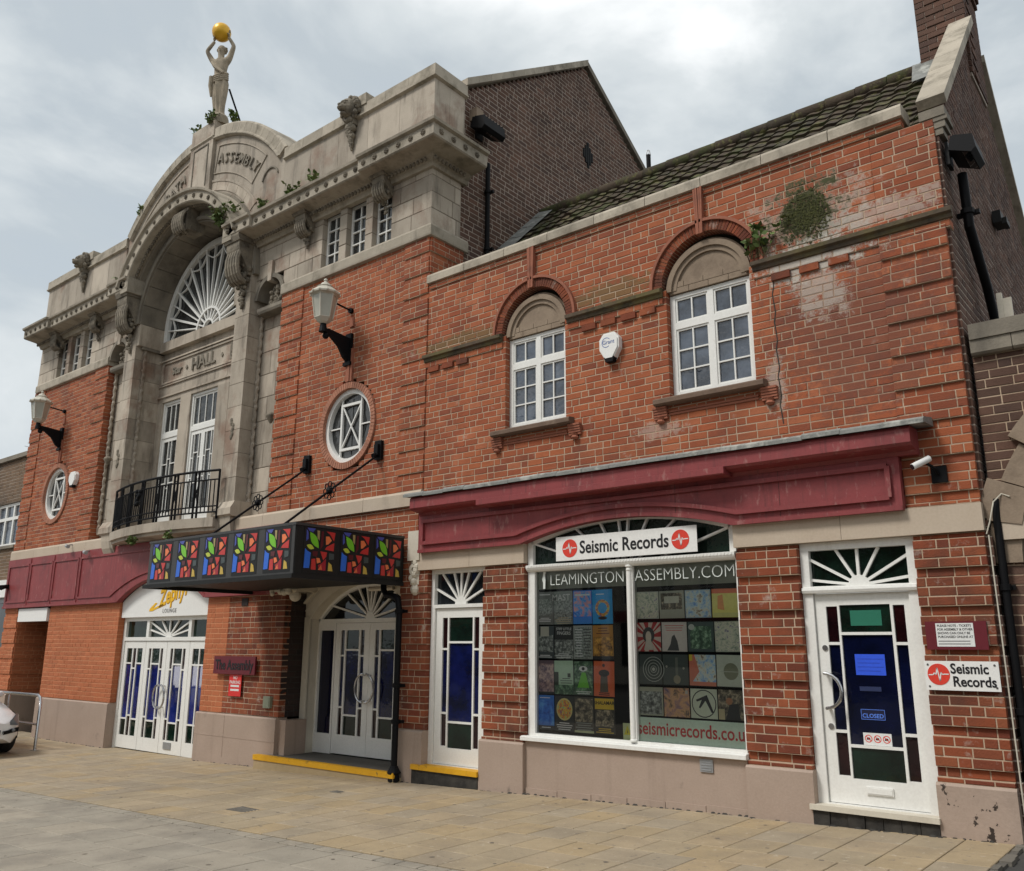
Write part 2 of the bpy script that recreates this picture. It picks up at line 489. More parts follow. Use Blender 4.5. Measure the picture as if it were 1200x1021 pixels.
M['terra2'] = mat('pale_terracotta', (.42, .19, .12), (.34, .15, .095), scale=5, rough=.85, bump=.3, island=.12, streaks=[((.20,.10,.07), .4, 4, None, .54, .72)])
M['tympanum'] = mat('tympanum_stone', (.30, .23, .165), (.24, .18, .13), scale=4, rough=.88, bump=.3, streaks=[((.12,.085,.06), .6, 3., None, .5, .7)])
M['sill'] = mat('tile_sill', (.17, .11, .075), (.12, .08, .058), scale=5, rough=.8, bump=.3, streaks=[((.26,.19,.14), .5, 4., None, .55, .7)])
M['string'] = mat('mossy_string', (.13, .095, .065), (.085, .068, .05), scale=5, rough=.92, bump=.6, bscale=30, streaks=[((.15,.125,.05), .8, 1.6, None, .46, .62), (SOOT, .7, 4., None, .5, .66)])
M['slab'] = mat('buff_slab', (.38, .30, .2), ramp=[(.375,.300,.20), (.40,.315,.205), (.415,.31,.18), (.36,.295,.21), (.39,.305,.20), (.385,.315,.225), (.43,.32,.19)], scale=2.4, rough=.8, bump=.25, bscale=60, var=.14,
                streaks=[((.23,.185,.135), .5, 1.1, None, .50, .66), ((.15,.13,.11), .7, 11., None, .62, .68), ((.52,.45,.35), .6, 15., None, .62, .67), ((.12,.10,.08), .6, 55., None, .62, .68), ((.55,.48,.38), .5, 70., None, .63, .68)])
M['gslab'] = mat('grey_slab', (.3, .29, .26), ramp=[(.335,.295,.235), (.365,.32,.255), (.32,.285,.23), (.375,.325,.255), (.345,.305,.245)], scale=2.4, rough=.78, bump=.25, bscale=60, var=.16,
                 streaks=[((.20,.175,.145), .5, 1.2, None, .50, .66), ((.13,.115,.095), .7, 12., None, .62, .68), ((.13,.12,.10), .6, 55., None, .62, .68), ((.52,.47,.40), .5, 70., None, .63, .68)])
M['bed'] = mat('slab_joint', (.19, .16, .12), (.12, .10, .08), rough=.95, bump=.5)
M['tarmac'] = mat('tarmac', (.075, .072, .068), (.055, .053, .05), scale=1.5, rough=.9, bump=.6, bscale=140, streaks=[((.13,.12,.10), .5, .8, None, .5, .7)])
M['setts'] = mat('kerb_setts', (.17, .155, .13), ramp=[(.15,.135,.115), (.19,.17,.14), (.12,.11,.095)], rough=.85, bump=.4)
M['glass'] = glass('dark_glass', (.012, .015, .018))
M['glassb'] = glass('sky_reflection_glass', (.085, .105, .14), wob=.30, spec=.9, tint2=(.018, .024, .035))  # bluish mottled base colour imitates the reflected sky
M['glassl'] = glass('leaded_glass', (.05, .052, .05), wob=.25, tint2=(.014, .015, .016))
M['gblue'] = glass('blue_glass', (.005, .009, .070), spec=.45, wob=.06, tint2=(.002, .003, .012))
M['gblue2'] = glass('royal_glass', (.010, .022, .17), tint2=(.005, .009, .06))
M['ggreen'] = glass('green_glass', (.006, .020, .013), spec=.4, wob=.06, tint2=(.003, .007, .005))
M['gred'] = glass('red_glass', (.020, .004, .005), spec=.4, wob=.06, tint2=(.007, .002, .003))
M['gdeep'] = glass('midnight_glass', (.003, .005, .026), spec=.4, tint2=(.002, .003, .010))
M['gnavy'] = glass('navy_glass', (.008, .009, .03))
M['clear'] = clear_glass('shop_glass')
M['frost'] = glass('lantern_glass', (.42, .41, .34), rough=.25, tint2=(.34, .33, .27))
M['opal'] = mat('lantern_paint', (.58, .55, .46), (.48, .45, .38), rough=.5, bump=.1)
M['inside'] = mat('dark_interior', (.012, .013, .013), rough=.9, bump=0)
M['gold'] = mat('gold_ball', (.80, .46, .03), (.72, .38, .02), rough=.35, bump=.03, metal=.25, spec=.5)
M['statue'] = mat('statue_stone', (.40, .33, .24), (.27, .23, .17), scale=7, rough=.88, bump=.35, streaks=[(SOOT, .55, 6., (1, 1, .4), .52, .7)])
M['leaf'] = mat('leaf', (.075, .115, .03), ramp=[(.09,.15,.035), (.14,.20,.05), (.07,.11,.03), (.17,.19,.065)], rough=.65, bump=0)
M['stem'] = mat('stem', (.10, .09, .04), rough=.8, bump=0)
M['carw'] = mat('car_paint', (.82, .82, .82), (.80, .80, .80), rough=.22, bump=0, spec=.5, coat=.6)
M['rubber'] = mat('rubber', (.02, .02, .02), rough=.85, bump=.1)
M['lampg'] = glass('headlamp', (.25, .26, .27), rough=.08, tint2=(.08, .085, .09))

def flat(name, c, rough=.5):
    k = 'flat_'+name
    if k not in M:
        M[k] = mat(k, c, rough=rough, bump=0, var=.06, scale=8)
    return M[k]
INK = flat('ink', (.012, .012, .014))
SIGNRED = flat('signal_red', (.68, .05, .03))
PAPER = flat('paper', (.74, .74, .72))

# ------------------------------------------------------------------ masonry
class Frame:
    def __init__(s, O, U, N):
        s.O, s.U, s.N = Vector(O), Vector(U), Vector(N)
    def p(s, u, z, o=0.):
        return s.O+s.U*u+Vector((0, 0, z))+s.N*o
FRONT = Frame((0, 0, 0), (1, 0, 0), (0, -1, 0))

def piece_mesh(fr, w_, h_, dp, c, at=None, jit=0.):
    """one masonry unit, chamfered front, returns verts/faces (front at out=0)"""
    a, b = w_/2, h_/2
    def q(u, z, o):
        v = fr.U*u+Vector((0, 0, z))+fr.N*o
        return v+at if at is not None else v
    j = lambda: random.uniform(-jit, jit)
    vs = [q(s*(a-c)+j(), t*(b-c)+j(), j()*.6) for s, t in ((-1,-1),(1,-1),(1,1),(-1,1))]
    vs += [q(s*a, t*b, -c) for s, t in ((-1,-1),(1,-1),(1,1),(-1,1))]
    vs += [q(s*a, t*b, -dp) for s, t in ((-1,-1),(1,-1),(1,1),(-1,1))]
    fs = [(0, 1, 2, 3)]
    for i in range(4):
        k = (i+1) % 4
        fs += [(i, 4+i, 4+k, k), (4+i, 8+i, 8+k, 4+k)]
    return vs, fs

def subtract(a, b, cuts):
    iv = [(a, b)]
    for c, d in cuts:
        nw = []
        for x, y in iv:
            if d <= x or c >= y: nw.append((x, y)); continue
            if c > x: nw.append((x, c))
            if d < y: nw.append((d, y))
        iv = nw
    return [i for i in iv if i[1]-i[0] > .02]

def rect_hole(a, b, c, d):
    return lambda z0, z1: [(a, b)] if z1 > c+.004 and z0 < d-.004 else []

def arch_hole(cx, cz, R, sx=1., sz=1.):
    def h(z0, z1):
        lo, hi = (z0-cz)/sz, (z1-cz)/sz
        if hi < 0: return []
        t = max(0., lo)
        if t >= R: return []
        hw = sx*math.sqrt(R*R-t*t)
        return [(cx-hw, cx+hw)]
    return h

def oval_hole(cx, cz, rx, rz):
    def h(z0, z1):
        t = 0 if z0 < cz < z1 else min(abs(z0-cz), abs(z1-cz))
        if t >= rz: return []
        hw = rx*math.sqrt(1-(t/rz)**2)
        return [(cx-hw, cx+hw)]
    return h

def masonry(parent, wall_name, rects, holes, mb_, mm, fr=FRONT, ch=.0826, sl=.224, hl=.108, j=.0105, za=4.83, dp=.11, nind=300,
            name='brick', rest='brickwork', chamfer=.004, jit=.0025, bond=3, sink=.0045, random_len=False):
    items = []; back = MB()
    for (u0, u1, z0, z1, proud) in rects:
        k0 = math.floor((z0-za)/ch+1e-6); k1 = math.ceil((z1-za)/ch-1e-6)
        for k in range(k0, k1):
            a, b = max(z0, za+k*ch), min(z1, za+(k+1)*ch)
            if b-a < .02: continue
            o = proud(k) if callable(proud) else proud
            cuts = []
            for h in holes: cuts += h(a, b)
            for (s, e) in subtract(u0, u1, cuts):
                # backing
                A = [fr.p(x, z, q) for q in (o-sink, -dp) for (x, z) in ((s+.002, a), (e-.002, a), (e-.002, b), (s+.002, b))]
                back.add(A, [(0,1,2,3), (7,6,5,4), (0,4,5,1), (1,5,6,2), (2,6,7,3), (3,7,4,0)])
                # units with a bond that is continuous along the wall
                rs = random.Random(k*7919+13)
                x = -40.+(k % 2)*(sl*.5)+rs.random()*.06
                edges = []
                i = rs.randrange(3)
                # fast forward
                while x < e:
                    if random_len: Lb = sl*rs.uniform(.65, 1.25)
                    else:
                        Lb = hl if (bond and i % bond == 0) else sl
                    i += 1
                    if x+Lb > s: edges.append((max(x, s), min(x+Lb, e)))
                    x += Lb
                mrg = []
                for g in edges:
                    if mrg and (g[1]-g[0] < .045 or mrg[-1][1]-mrg[-1][0] < .045): mrg[-1] = (mrg[-1][0], g[1])
                    else: mrg.append(g)
                for g in mrg:
                    ua = g[0]+(j/2 if g[0] > s+1e-6 else 0); ub = g[1]-(j/2 if g[1] < e-1e-6 else 0)
                    items.append((ua, ub, a+j/2, b-j/2, o))
    wall = part(parent, wall_name, back, mm)
    def key(it):
        c = fr.p((it[0]+it[1])/2, (it[2]+it[3])/2, it[4])
        return -((it[1]-it[0])*(it[3]-it[2]))/(c-CAM).length_squared*(1 if inframe(c, 0) else .0001)
    items.sort(key=key)
    cache = {}
    for it in items[:nind]:
        kk = (round(it[1]-it[0], 2), round(it[3]-it[2], 3))
        if kk not in cache:
            m_ = MB(); m_.add(*piece_mesh(fr, it[1]-it[0], it[3]-it[2], dp+it[4], chamfer, None, jit))
            cache[kk] = m_.mesh(name, mb_)
        link(name, cache[kk], wall, fr.p((it[0]+it[1])/2, (it[2]+it[3])/2, it[4]+random.uniform(-.0015, .0015)))
    if items[nind:]:
        r = MB()
        for it in items[nind:]:
            r.add(*piece_mesh(fr, it[1]-it[0], it[3]-it[2], dp+it[4], chamfer, fr.p((it[0]+it[1])/2, (it[2]+it[3])/2, it[4]+random.uniform(-.0015, .0015)), jit))
        link(rest, r.mesh(rest, mb_, recalc=False), wall, kind='stuff')
    return wall

def quoin(p=.026):
    return lambda k: 0. if k % 4 == 3 else p
# ================================================================== ground
g = MB()
xs = [-180, -60, -14, -8, -7, -6, -5, 6.8, 60, 180]
for a, b in zip(xs[:-1], xs[1:]):
    za_, zb_ = zg(a) if a < 60 else zg(6.8), zg(b) if b < 60 else zg(6.8)
    g.add([(a, -180, za_-.03), (b, -180, zb_-.03), (b, 180, zb_-.03), (a, 180, za_-.03)], [(0, 1, 2, 3)])
meta(link('ground', g.mesh('ground', M['tarmac'])), 'dark tarmac ground around the paved forecourt', kind='structure')

def paving(name, label, x0, x1, y0, y1, sx, sy, mslab, off, nind, rowphase, joint=.008):
    b = MB(); n = int((x1-x0)/.5)+1
    for i in range(n):
        a, c = x0+(x1-x0)*i/n, x0+(x1-x0)*(i+1)/n
        b.add([(a, y0, zg(a)-.012), (c, y0, zg(c)-.012), (c, y1, zg(c)-.012), (a, y1, zg(a)-.012)], [(0, 1, 2, 3)])
    base = link(name, b.mesh(name, M['bed']))
    meta(base, label, kind='structure')
    it = []
    y = y1; r = 0
    while y > y0+.03:
        yb = max(y-sy, y0)
        x = x1+rowphase(r)
        while x > x0+.03:
            xa = max(x-sx, x0); xb = min(x, x1)
            if xb-xa > .03: it.append((xa+joint/2, xb-joint/2, yb+joint/2, y-joint/2))
            x -= sx
        y = yb; r += 1
    it.sort(key=lambda q: (0 if inframe(((q[0]+q[1])/2, (q[2]+q[3])/2, zg(q[0])), 30) else 1, (Vector(((q[0]+q[1])/2, (q[2]+q[3])/2, 0))-CAM).length))
    cache = {}; rest = MB()
    for i, (a, c, d, e_) in enumerate(it):
        xm, ym = (a+c)/2, (d+e_)/2
        sl = (zg(c)-zg(a))/(c-a)
        dz = random.uniform(-.0009, .0009)
        def verts(w2, d2, cx, cy, cz, s_):
            k = .004
            f = lambda X, Y, Z: (cx+X, cy+Y, cz+Z+s_*X)
            return [f(-w2+k, -d2+k, 0), f(w2-k, -d2+k, 0), f(w2-k, d2-k, 0), f(-w2+k, d2-k, 0), f(-w2, -d2, -k), f(w2, -d2, -k), f(w2, d2, -k), f(-w2, d2, -k),
                    f(-w2, -d2, -.02), f(w2, -d2, -.02), f(w2, d2, -.02), f(-w2, d2, -.02)]
        fs = [(0, 1, 2, 3)]
        for q in range(4):
            k2 = (q+1) % 4
            fs += [(q, 4+q, 4+k2, k2), (4+q, 8+q, 8+k2, 4+k2)]
        if i < nind:
            key = (round(c-a, 2), round(e_-d, 2), round(sl, 3))
            if key not in cache:
                m_ = MB(); m_.add(verts((c-a)/2, (e_-d)/2, 0, 0, 0, sl), fs); cache[key] = m_.mesh('slab', mslab)
            link('slab', cache[key], base, (xm, ym, zg(xm)+dz), (random.uniform(-.0012, .0012), random.uniform(-.0012, .0012), 0))
        else:
            rest.add(verts((c-a)/2, (e_-d)/2, xm, ym, zg(xm)+dz, sl), fs)
    if rest.v: link('slabs', rest.mesh('slabs', mslab, recalc=False), base, kind='stuff')
    return base

paving('pavement', 'buff stone slab pavement along the foot of the buildings', -16., 6.76, -3.19, .35, .3665, .447, M['slab'], 0, 300,
       lambda r: .18 if r % 5 == 4 else 0.)
paving('forecourt', 'grey stone slab paving between the kerb strip and the road', -16., 7.4, -9.6, -3.36, .61, .46, M['gslab'], 0, 260,
       lambda r: .3 if r % 2 else 0.)
k = paving('kerb_strip', 'narrow strip of dark setts between buff and grey paving', -16., 6.76, -3.348, -3.215, .24, .16, M['gslab'], 0, 90, lambda r: 0., .014)
ed = MB()
for i in range(40):
    a = -.15*i+.3
    r = random.Random(i)
    ed.box(6.765, 6.80+r.uniform(.0, .06), a-.15, a, -.03, r.uniform(-.012, .004))
meta(link('broken_edging', ed.mesh('broken_edging', M['setts'])), 'broken edge of the buff pavement at the side passage', kind='structure')
# inspection covers in the paving
def cover(x, y, w_, d_, label):
    c = MB()
    z = zg(x)+.004
    c.box(x-w_/2, x+w_/2, y-d_/2, y+d_/2, z-.02, z)
    for i in range(5):
        c.box(x-w_/2+.02, x+w_/2-.02, y-d_/2+.012+i*d_/5, y-d_/2+.012+i*d_/5+d_/12, z-.001, z+.004)
    single('drain_cover', c, M['setts'], label, 'cover')
cover(-.02, -2.5, .34, .2, 'small dark metal drain cover among buff paving slabs in front of plaque pier')
cover(-.2, -1.1, .16, .1, 'tiny dark cover set in buff slabs below the yellow edged entrance step')

# ================================================================== record shop building
SH = thing('shop_building', (3.4, 0, 0), 'two storey red brick shop with maroon fascia and mossy tiled roof', 'building')
W1, W2 = (1.45, 2.41), (3.84, 4.85)
AC1, AC2, ACZ = 1.93, 4.345, 5.515
up_holes = [rect_hole(1.80, 4.505, 2.3, 3.0), rect_hole(1.45, 2.41, 4.17, 5.52), rect_hole(3.84, 4.85, 4.17, 5.52), arch_hole(AC1, ACZ, .60), arch_hole(AC2, ACZ, .62)]
masonry(SH, 'wall', [
    (0.0, 6.2, 2.72, 6.60, 0.), (6.2, 6.80, 2.73, 5.36, quoin(.028)), (6.2, 6.80, 5.36, 6.48, 0.), (.02, 6.52, 6.515, 6.60, .022),
    (-.02, 1.40, 5.325, 5.405, .018), (2.46, 3.80, 5.325, 5.405, .018), (4.90, 6.84, 5.325, 5.405, .018)],
    up_holes, M['brick'], M['mortar'], nind=220)
for pr_ in ((-.38, .14, .45, 2.49, quoin(.018)), (1.13, 1.79, .42, 2.48, quoin(.035)), (4.53, 5.16, .41, 2.48, quoin(.04)), (6.22, 6.80, .41, 2.48, quoin(.035))):
    masonry(SH, 'pier_wall', [pr_], [], M['brickw'], M['mortar'], nind=15 if pr_[0] < 0 else 30, dp=.14)
# parapet and copings
cm = None
for i in range(9):
    a = .0+i*.727
    m_ = MB(); m_.profx([(-.06, 6.60), (-.06, 6.70), (-.04, 6.735), (.26, 6.76), (.26, 6.60)], a+.004, a+.723)
    part(SH, 'coping_stone', m_, M['cope'])
# string course in three runs, with brick dentils below
for (a, b) in ((-.03, 1.40), (2.46, 3.80), (4.90, 6.87)):
    s_ = MB(); s_.profx([(0., 5.40), (-.035, 5.41), (-.04, 5.445), (-.075, 5.46), (-.08, 5.50), (-.02, 5.53), (0., 5.53)], a, b)
    part(SH, 'string_course', s_, M['string'])
for cx in (.15, .42, .69, 2.78, 3.06, 3.34, 3.6, 5.2, 5.5, 5.8):
    s_ = MB(); s_.box(cx-.1, cx+.1, -.03, .02, 5.25, 5.325)
    part(SH, 'dentil', s_, M['brickw'])

def upper_window(x0, x1, cx):
    zb, zt, y = 4.21, 5.43, .085
    w_, tz = (x1-x0)/2, 5.05
    fr = .045
    holes = []; panes = []
    mu = .035
    for sgn in (0, 1):
        a = x0+fr+.02 if sgn == 0 else cx+mu
        b = cx-mu if sgn == 0 else x1-fr-.02
        holes.append((a, b, tz+.045, zt-fr)); holes.append((a, b, zb+fr+.02, tz-.035))
    f = MB()
    f.plate(x0+.005, x1-.005, zb, zt, holes, y, y+.06)
    wn = part(SH, 'window', f, M['white'])
    sash = MB()
    for (a, b, c, d) in holes:
        rows = 1 if c > tz else 3
        hs = []
        for i in range(2):
            for k_ in range(rows):
                t = .022
                hs.append((a+t+(b-a-2*t)*i/2+(.008 if i else 0), a+t+(b-a-2*t)*(i+1)/2-(0 if i else .008), c+t+(d-c-2*t)*k_/rows+(.008 if k_ else 0), c+t+(d-c-2*t)*(k_+1)/rows-(.008 if k_ < rows-1 else 0)))
        s2 = MB(); s2.plate(a, b, c, d, hs, y+.012, y+.05)
        part(wn, 'sash', s2, M['white'])
        for (p, q, r, s_) in hs:
            m_ = MB(); hx, hz = (q-p)/2+.004, (s_-r)/2+.004
            m_.box(-hx, hx, -.002, .002, -hz, hz)
            link('pane', m_.mesh('pane', M['glassb']), wn, ((p+q)/2, y+.036, (r+s_)/2), (random.uniform(-.012, .012), 0, random.uniform(-.012, .012)))
    # sill, corbels, tympanum, arch
    s_ = MB(); s_.profx([(.1, 4.21), (-.10, 4.185), (-.115, 4.17), (-.115, 4.125), (-.085, 4.11), (.02, 4.11), (.1, 4.11)], x0-.16, x1+.12)
    part(SH, 'window_sill', s_, M['sill'])
    for sx in (x0-.20, x1+.06):
        c = MB()
        for i in range(5):
            c.box(sx-.02*0, sx+.17-.0*i, -.06+.008*i, .02, 4.105-.028*(i+1)+.004, 4.105-.028*i)
        c.lathe([(.03, 0), (.05, .02), (.035, .045), (.05, .07)], (sx+.085, -.02, 3.915), 8)
        part(SH, 'sill_corbel', c, M['terra'])
    for i in range(3):
        t = MB(); t.box(x0-.02, x1+.02, -.012, .02, 4.03-.03*i, 4.052-.03*i)
        if i < 2: part(SH, 'tile_course', t, M['terra'])
    R = (x1-x0)/2
    t = MB(); n = 20
    t.prism([(cx+(R+.02)*math.cos(PI*i/n), 5.44+(R+.06)*math.sin(PI*i/n)) for i in range(n+1)], .07, .12)
    ty = part(SH, 'tympanum', t, M['tympanum'])
    t = MB(); t.arc(cx, 5.45, R-.11, R-.055, .045, .08, .05, PI-.05, 24)
    t.arc(cx, 5.45, R-.055, R+.01, .02, .08, .03, PI-.03, 24)
    part(ty, 'moulding', t, M['tympanum'])
    for k_ in range(2):
        nb = 4
        off = .1*k_
        for i in range(nb+k_):
            a = x0+.02+(x1-x0-.04)*(i-off*2.5*k_)/nb; b = x0+.02+(x1-x0-.04)*(i+1-off*2.5*k_)/nb
            a, b = max(a, x0+.02), min(b, x1-.02)
            if b-a < .05: continue
            t = MB(); t.box(a+.003, b-.003, .052, .08, 5.437+.072*k_, 5.503+.072*k_)
            part(ty, 'tile', t, M['tympanum'])
    nv = 46
    ring = MB()
    for i in range(nv):
        a0, a1 = PI*i/nv+.006, PI*(i+1)/nv-.006
        d = random.uniform(-.004, .004)
        ring.arc(cx, ACZ, R+.035, R+.15, -.03+d, .12, a0, a1, 1)
    part(SH, 'arch_ring', ring, M['brickw'])
    bk = MB(); bk.arc(cx, ACZ, R+.037, R+.147, -.02, .115, 0, PI, 30); part(SH, 'arch_joint', bk, M['mortar'])
    hd = MB(); hd.arc(cx, ACZ, R+.15, R+.185, -.055, .05, 0, PI, 36); part(SH, 'hood_mould', hd, M['terra'])
    ks = MB()
    for i in range(4):
        q = -.055+i*.03
        ks.prism([(cx-.03+q*.7, 6.03), (cx-.03+q*.7+.019, 6.03), (cx-.03+q+.023, 6.60), (cx-.03+q, 6.60)], -.055-.006*(i % 2), .02)
    part(SH, 'keystone', ks, M['terra'])

upper_window(W1[0], W1[1], AC1)
upper_window(W2[0], W2[1], AC2)
cr = MB()
for i in range(16):
    z0 = 5.30-i*.1
    cr.bar((5.10+.012*math.sin(i*2.1), z0), (5.10+.012*math.sin((i+1)*2.1), z0-.1), .010, -.004, .002)
part(SH, 'wall_joint', cr, M['mortarb'])

# stone band, plinths
for q0, q1 in ((-.08, .9), (.9, 1.79), (4.51, 5.6), (5.6, 6.81)):
    b_ = MB(); b_.box(q0+.002, q1-.002, -.045, .15, 2.485, 2.725); part(SH, 'stone_band', b_, M['band'])
def plinth(T, x0, x1, z1, m_, y=-.06, label=None):
    p_ = MB(); z0 = min(zg(x0), zg(x1))-.05
    p_.profx([(y, z0), (y, z1-.02), (y+.018, z1), (.16, z1), (.16, z0)], x0, x1)
    return part(T, 'plinth', p_, m_, label=label)
plinth(SH, -.39, .15, .45, M['plinth']); plinth(SH, 1.12, 1.795, .42, M['plinth'], -.07); plinth(SH, 4.52, 5.17, .41, M['plinth'], -.07)
plinth(SH, 6.21, 6.81, .41, M['flaked'], -.06, 'beige plinth with flaking paint')
sr = MB(); sr.box(1.795, 4.52, -.02, .15, -.2, .45); part(SH, 'stall_riser', sr, M['plinth'])
sr = MB()
for i in range(6):
    a = 1.8+i*.453
    sr.box(a+.004, a+.449, -.032, .0, -.2, zg(a)+.07)
part(SH, 'stall_riser_footing', sr, M['plinth'])
vt = MB(); vt.box(4.02, 4.16, -.035, -.01, .30, .42)
for i in range(4): vt.box(4.035, 4.145, -.04, -.03, .315+i*.025, .325+i*.025)
single('vent_grille', vt, M['galv'], 'small square metal vent on beige wall under the poster window', 'vent')

# ---- maroon fascia with arched lower edge, panels, cornice
ACX, AHW, ARISE = 3.155, 1.39, .20
def arch_z(x, base=2.71, rise=ARISE, hw=AHW):
    R = (hw*hw+rise*rise)/(2*rise)
    d = x-ACX
    return base+rise-R+math.sqrt(max(R*R-d*d, 0)) if abs(d) < hw else base
fa = MB()
low = [(x, arch_z(x)) for x in [0.03]+[ACX-AHW+2*AHW*i/28 for i in range(29)]+[6.19]]
fa.prism(low+[(6.19, 3.24), (.03, 3.24)], -.10, .02)
fs_ = part(SH, 'fascia', fa, M['maroon'])
pn = MB()
def strip(pts, wd, y0, y1, mbx):
    for i_, (p, q) in enumerate(zip(pts[:-1], pts[1:])):
        mbx.bar(p, q, wd, y0-.0007*(i_ % 3), y1)
plow = [(.12, 2.83)]+[(x, arch_z(x, 2.83, ARISE, AHW+.05)) for x in [ACX-AHW-.05+2*(AHW+.05)*i/28 for i in range(29)]]+[(6.09, 2.83)]
ring = plow+[(6.09, 3.12), (.12, 3.12), (.12, 2.83)]
strip(ring, .045, -.135, -.09, pn)
part(fs_, 'panel_moulding', pn, M['maroon'])
pn = MB(); strip([(.03, 2.727)]+[(x, arch_z(x)+.015) for x in [ACX-AHW+2*AHW*i/28 for i in range(29)]]+[(6.19, 2.727)], .04, -.115, -.09, pn)
part(fs_, 'edge_moulding', pn, M['maroon'])
sm_ = MB()
for x_ in (1.28, 2.45, 3.9, 5.05): sm_.box(x_, x_+.004, -.1015, -.09, arch_z(x_)+.04, 3.2)
part(fs_, 'board_seam', sm_, M['stepd'])
co = MB(); co.profx([(.0, 3.20), (-.11, 3.20), (-.13, 3.235), (-.27, 3.255), (-.30, 3.28), (-.30, 3.40), (-.28, 3.43), (0., 3.44)], .05, 6.36)
part(fs_, 'cornice', co, M['maroon'])
bx_ = MB(); bx_.profx([(-.12, 3.195), (-.315, 3.20), (-.325, 3.21), (-.325, 3.275), (-.29, 3.285), (-.12, 3.25)], 1.25, 4.58)
part(fs_, 'blind_box', bx_, M['maroon'])
ld = MB()
n = 18
for i in range(n):
    a, b = -.04+6.53*i/n, -.04+6.53*(i+1)/n
    r = random.Random(i); dz = r.uniform(-.006, .006)
    ld.profx([(.03, 3.455), (-.33, 3.436+dz*.5), (-.345, 3.425+dz), (-.345, 3.46+dz), (-.31, 3.485+dz), (.03, 3.545)], a, b+.004)
part(fs_, 'lead_flashing', ld, M['lead'])

# ---- shop window
zs, zt = .50, 2.44
wf = MB()
wf.plate(1.80, 4.505, zs, zt, [(1.90, 3.185, zs+.03, zt-.065), (3.265, 4.49, zs+.03, zt-.065)], .03, .11)
sw = part(SH, 'shop_window', wf, M['white'])
tr = MB(); tr.profx([(.03, 2.375), (.01, 2.38), (-.01, 2.40), (-.02, 2.42), (-.02, 2.45), (0., 2.455), (.06, 2.46)], 1.80, 4.505)
for i in range(68):
    tr.box(1.83+i*.0392, 1.852+i*.0392, -.026, -.018, 2.423, 2.445)
part(sw, 'transom', tr, M['white'])
si = MB(); si.profx([(.12, .505), (-.05, .50), (-.075, .49), (-.075, .452), (-.05, .445), (.1, .445)], 1.76, 4.53)
part(sw, 'window_sill', si, M['white'])
mu = MB(); mu.tube([(3.225, .03, .52), (3.225, .03, 2.40)], .028, 10)
for z_, r_ in ((.53, .042), (2.37, .044), (2.33, .036)): mu.lathe([(.03, 0), (r_, .008), (r_, .02), (.03, .03)], (3.225, .03, z_-.01), 10)
part(sw, 'mullion', mu, M['white'], smooth=True)
for (a, b) in ((1.90, 3.185), (3.265, 4.49)):
    m_ = MB(); m_.add([(a-.004, .07, zs+.026), (b+.004, .07, zs+.026), (b+.004, .07, zt-.061), (a-.004, .07, zt-.061)], [(0, 1, 2, 3)]); part(sw, 'pane', m_, M['clear'])
# arched fanlight over it
n = 24
f = MB()
inner = [(x, arch_z(x, 2.69, .205, 1.31)) for x in [ACX-1.28+2.56*i/n for i in range(n+1)]]
outer = [(x, arch_z(x, 2.80, .205, 1.39)) for x in [ACX-1.355+2.71*i/n for i in range(n+1)]]
for i in range(n):
    f.prism([inner[i], inner[i+1], outer[i+1], outer[i]], .03, .1)
f.box(1.80, 1.875, .03, .1, 2.44, 2.80); f.box(4.435, 4.505, .03, .1, 2.44, 2.80)
for a in (18, 40, 62, 84, 96, 118, 140, 162):
    t = math.radians(a); p = (ACX, 2.30)
    d = 1.6
    q = None
    for s_ in range(1, 200):
        X, Z = p[0]+d*s_/200*math.cos(t), p[1]+d*s_/200*math.sin(t)
        if Z > arch_z(X, 2.70, .205, 1.31) or abs(X-ACX) > 1.28: break
        q = (X, Z)
    if q and q[1] > 2.46:
        t0 = (2.45-p[1])/math.sin(t)
        f.bar((p[0]+t0*math.cos(t), 2.45), q, .022, .036, .075)
fl = part(sw, 'fanlight_frame', f, M['white'])
m_ = MB(); m_.prism([(1.87, 2.445)]+[(4.44, 2.445)]+inner[::-1], .08, .085); part(sw, 'fanlight_pane', m_, M['ggreen'])
# display backing inside
bk = MB()
bk.box(1.82, 4.52, .62, .66, .40, 2.44); bk.box(1.82, 4.52, .115, .66, .42, .46)
bk.box(1.805, 1.825, .115, .66, .40, 2.44); bk.box(4.51, 4.53, .115, .66, .40, 2.44); bk.box(1.82, 4.52, .115, .66, 2.44, 2.46)
part(sw, 'display_back', bk, M['inside'])

# ---- generic glazed door leaf: narrow, wide, narrow columns
def leaf(parent, x0, x1, z0, z1, y, wide, nar, name='door', cols=None, mcols=None, matf=None, inv=False, blue=None):
    """wide / nar: (bottom, split, split, top) heights of panes"""
    xs_ = cols
    holes = []; pan = []
    t = .013
    for ci, (a, b) in enumerate(xs_):
        lv = wide if (ci == 1) != inv else nar
        for i in range(3):
            lo, hi = lv[i]+(t if i > 0 else 0), lv[i+1]-(t if i < 2 else 0)
            holes.append((a, b, lo, hi))
            big = (ci == 1) != inv
            mt = (M['ggreen'], blue or M['gblue'], M['ggreen'])[i] if big else (M['gred'], blue or M['gblue'], M['gred'])[i]
            pan.append((a, b, lo, hi, mt))
    d = MB(); d.plate(x0, x1, z0, z1, holes, y, y+.045)
    do = part(parent, name, d, matf or M['white'])
    for (a, b, lo, hi, mt) in pan:
        m_ = MB(); m_.box(-(b-a)/2-.004, (b-a)/2+.004, -.002, .002, -(hi-lo)/2-.004, (hi-lo)/2+.004)
        link('pane', m_.mesh('pane', mt), do, ((a+b)/2, y+.022, (lo+hi)/2), (random.uniform(-.006, .006), 0, random.uniform(-.006, .006)))
    return do

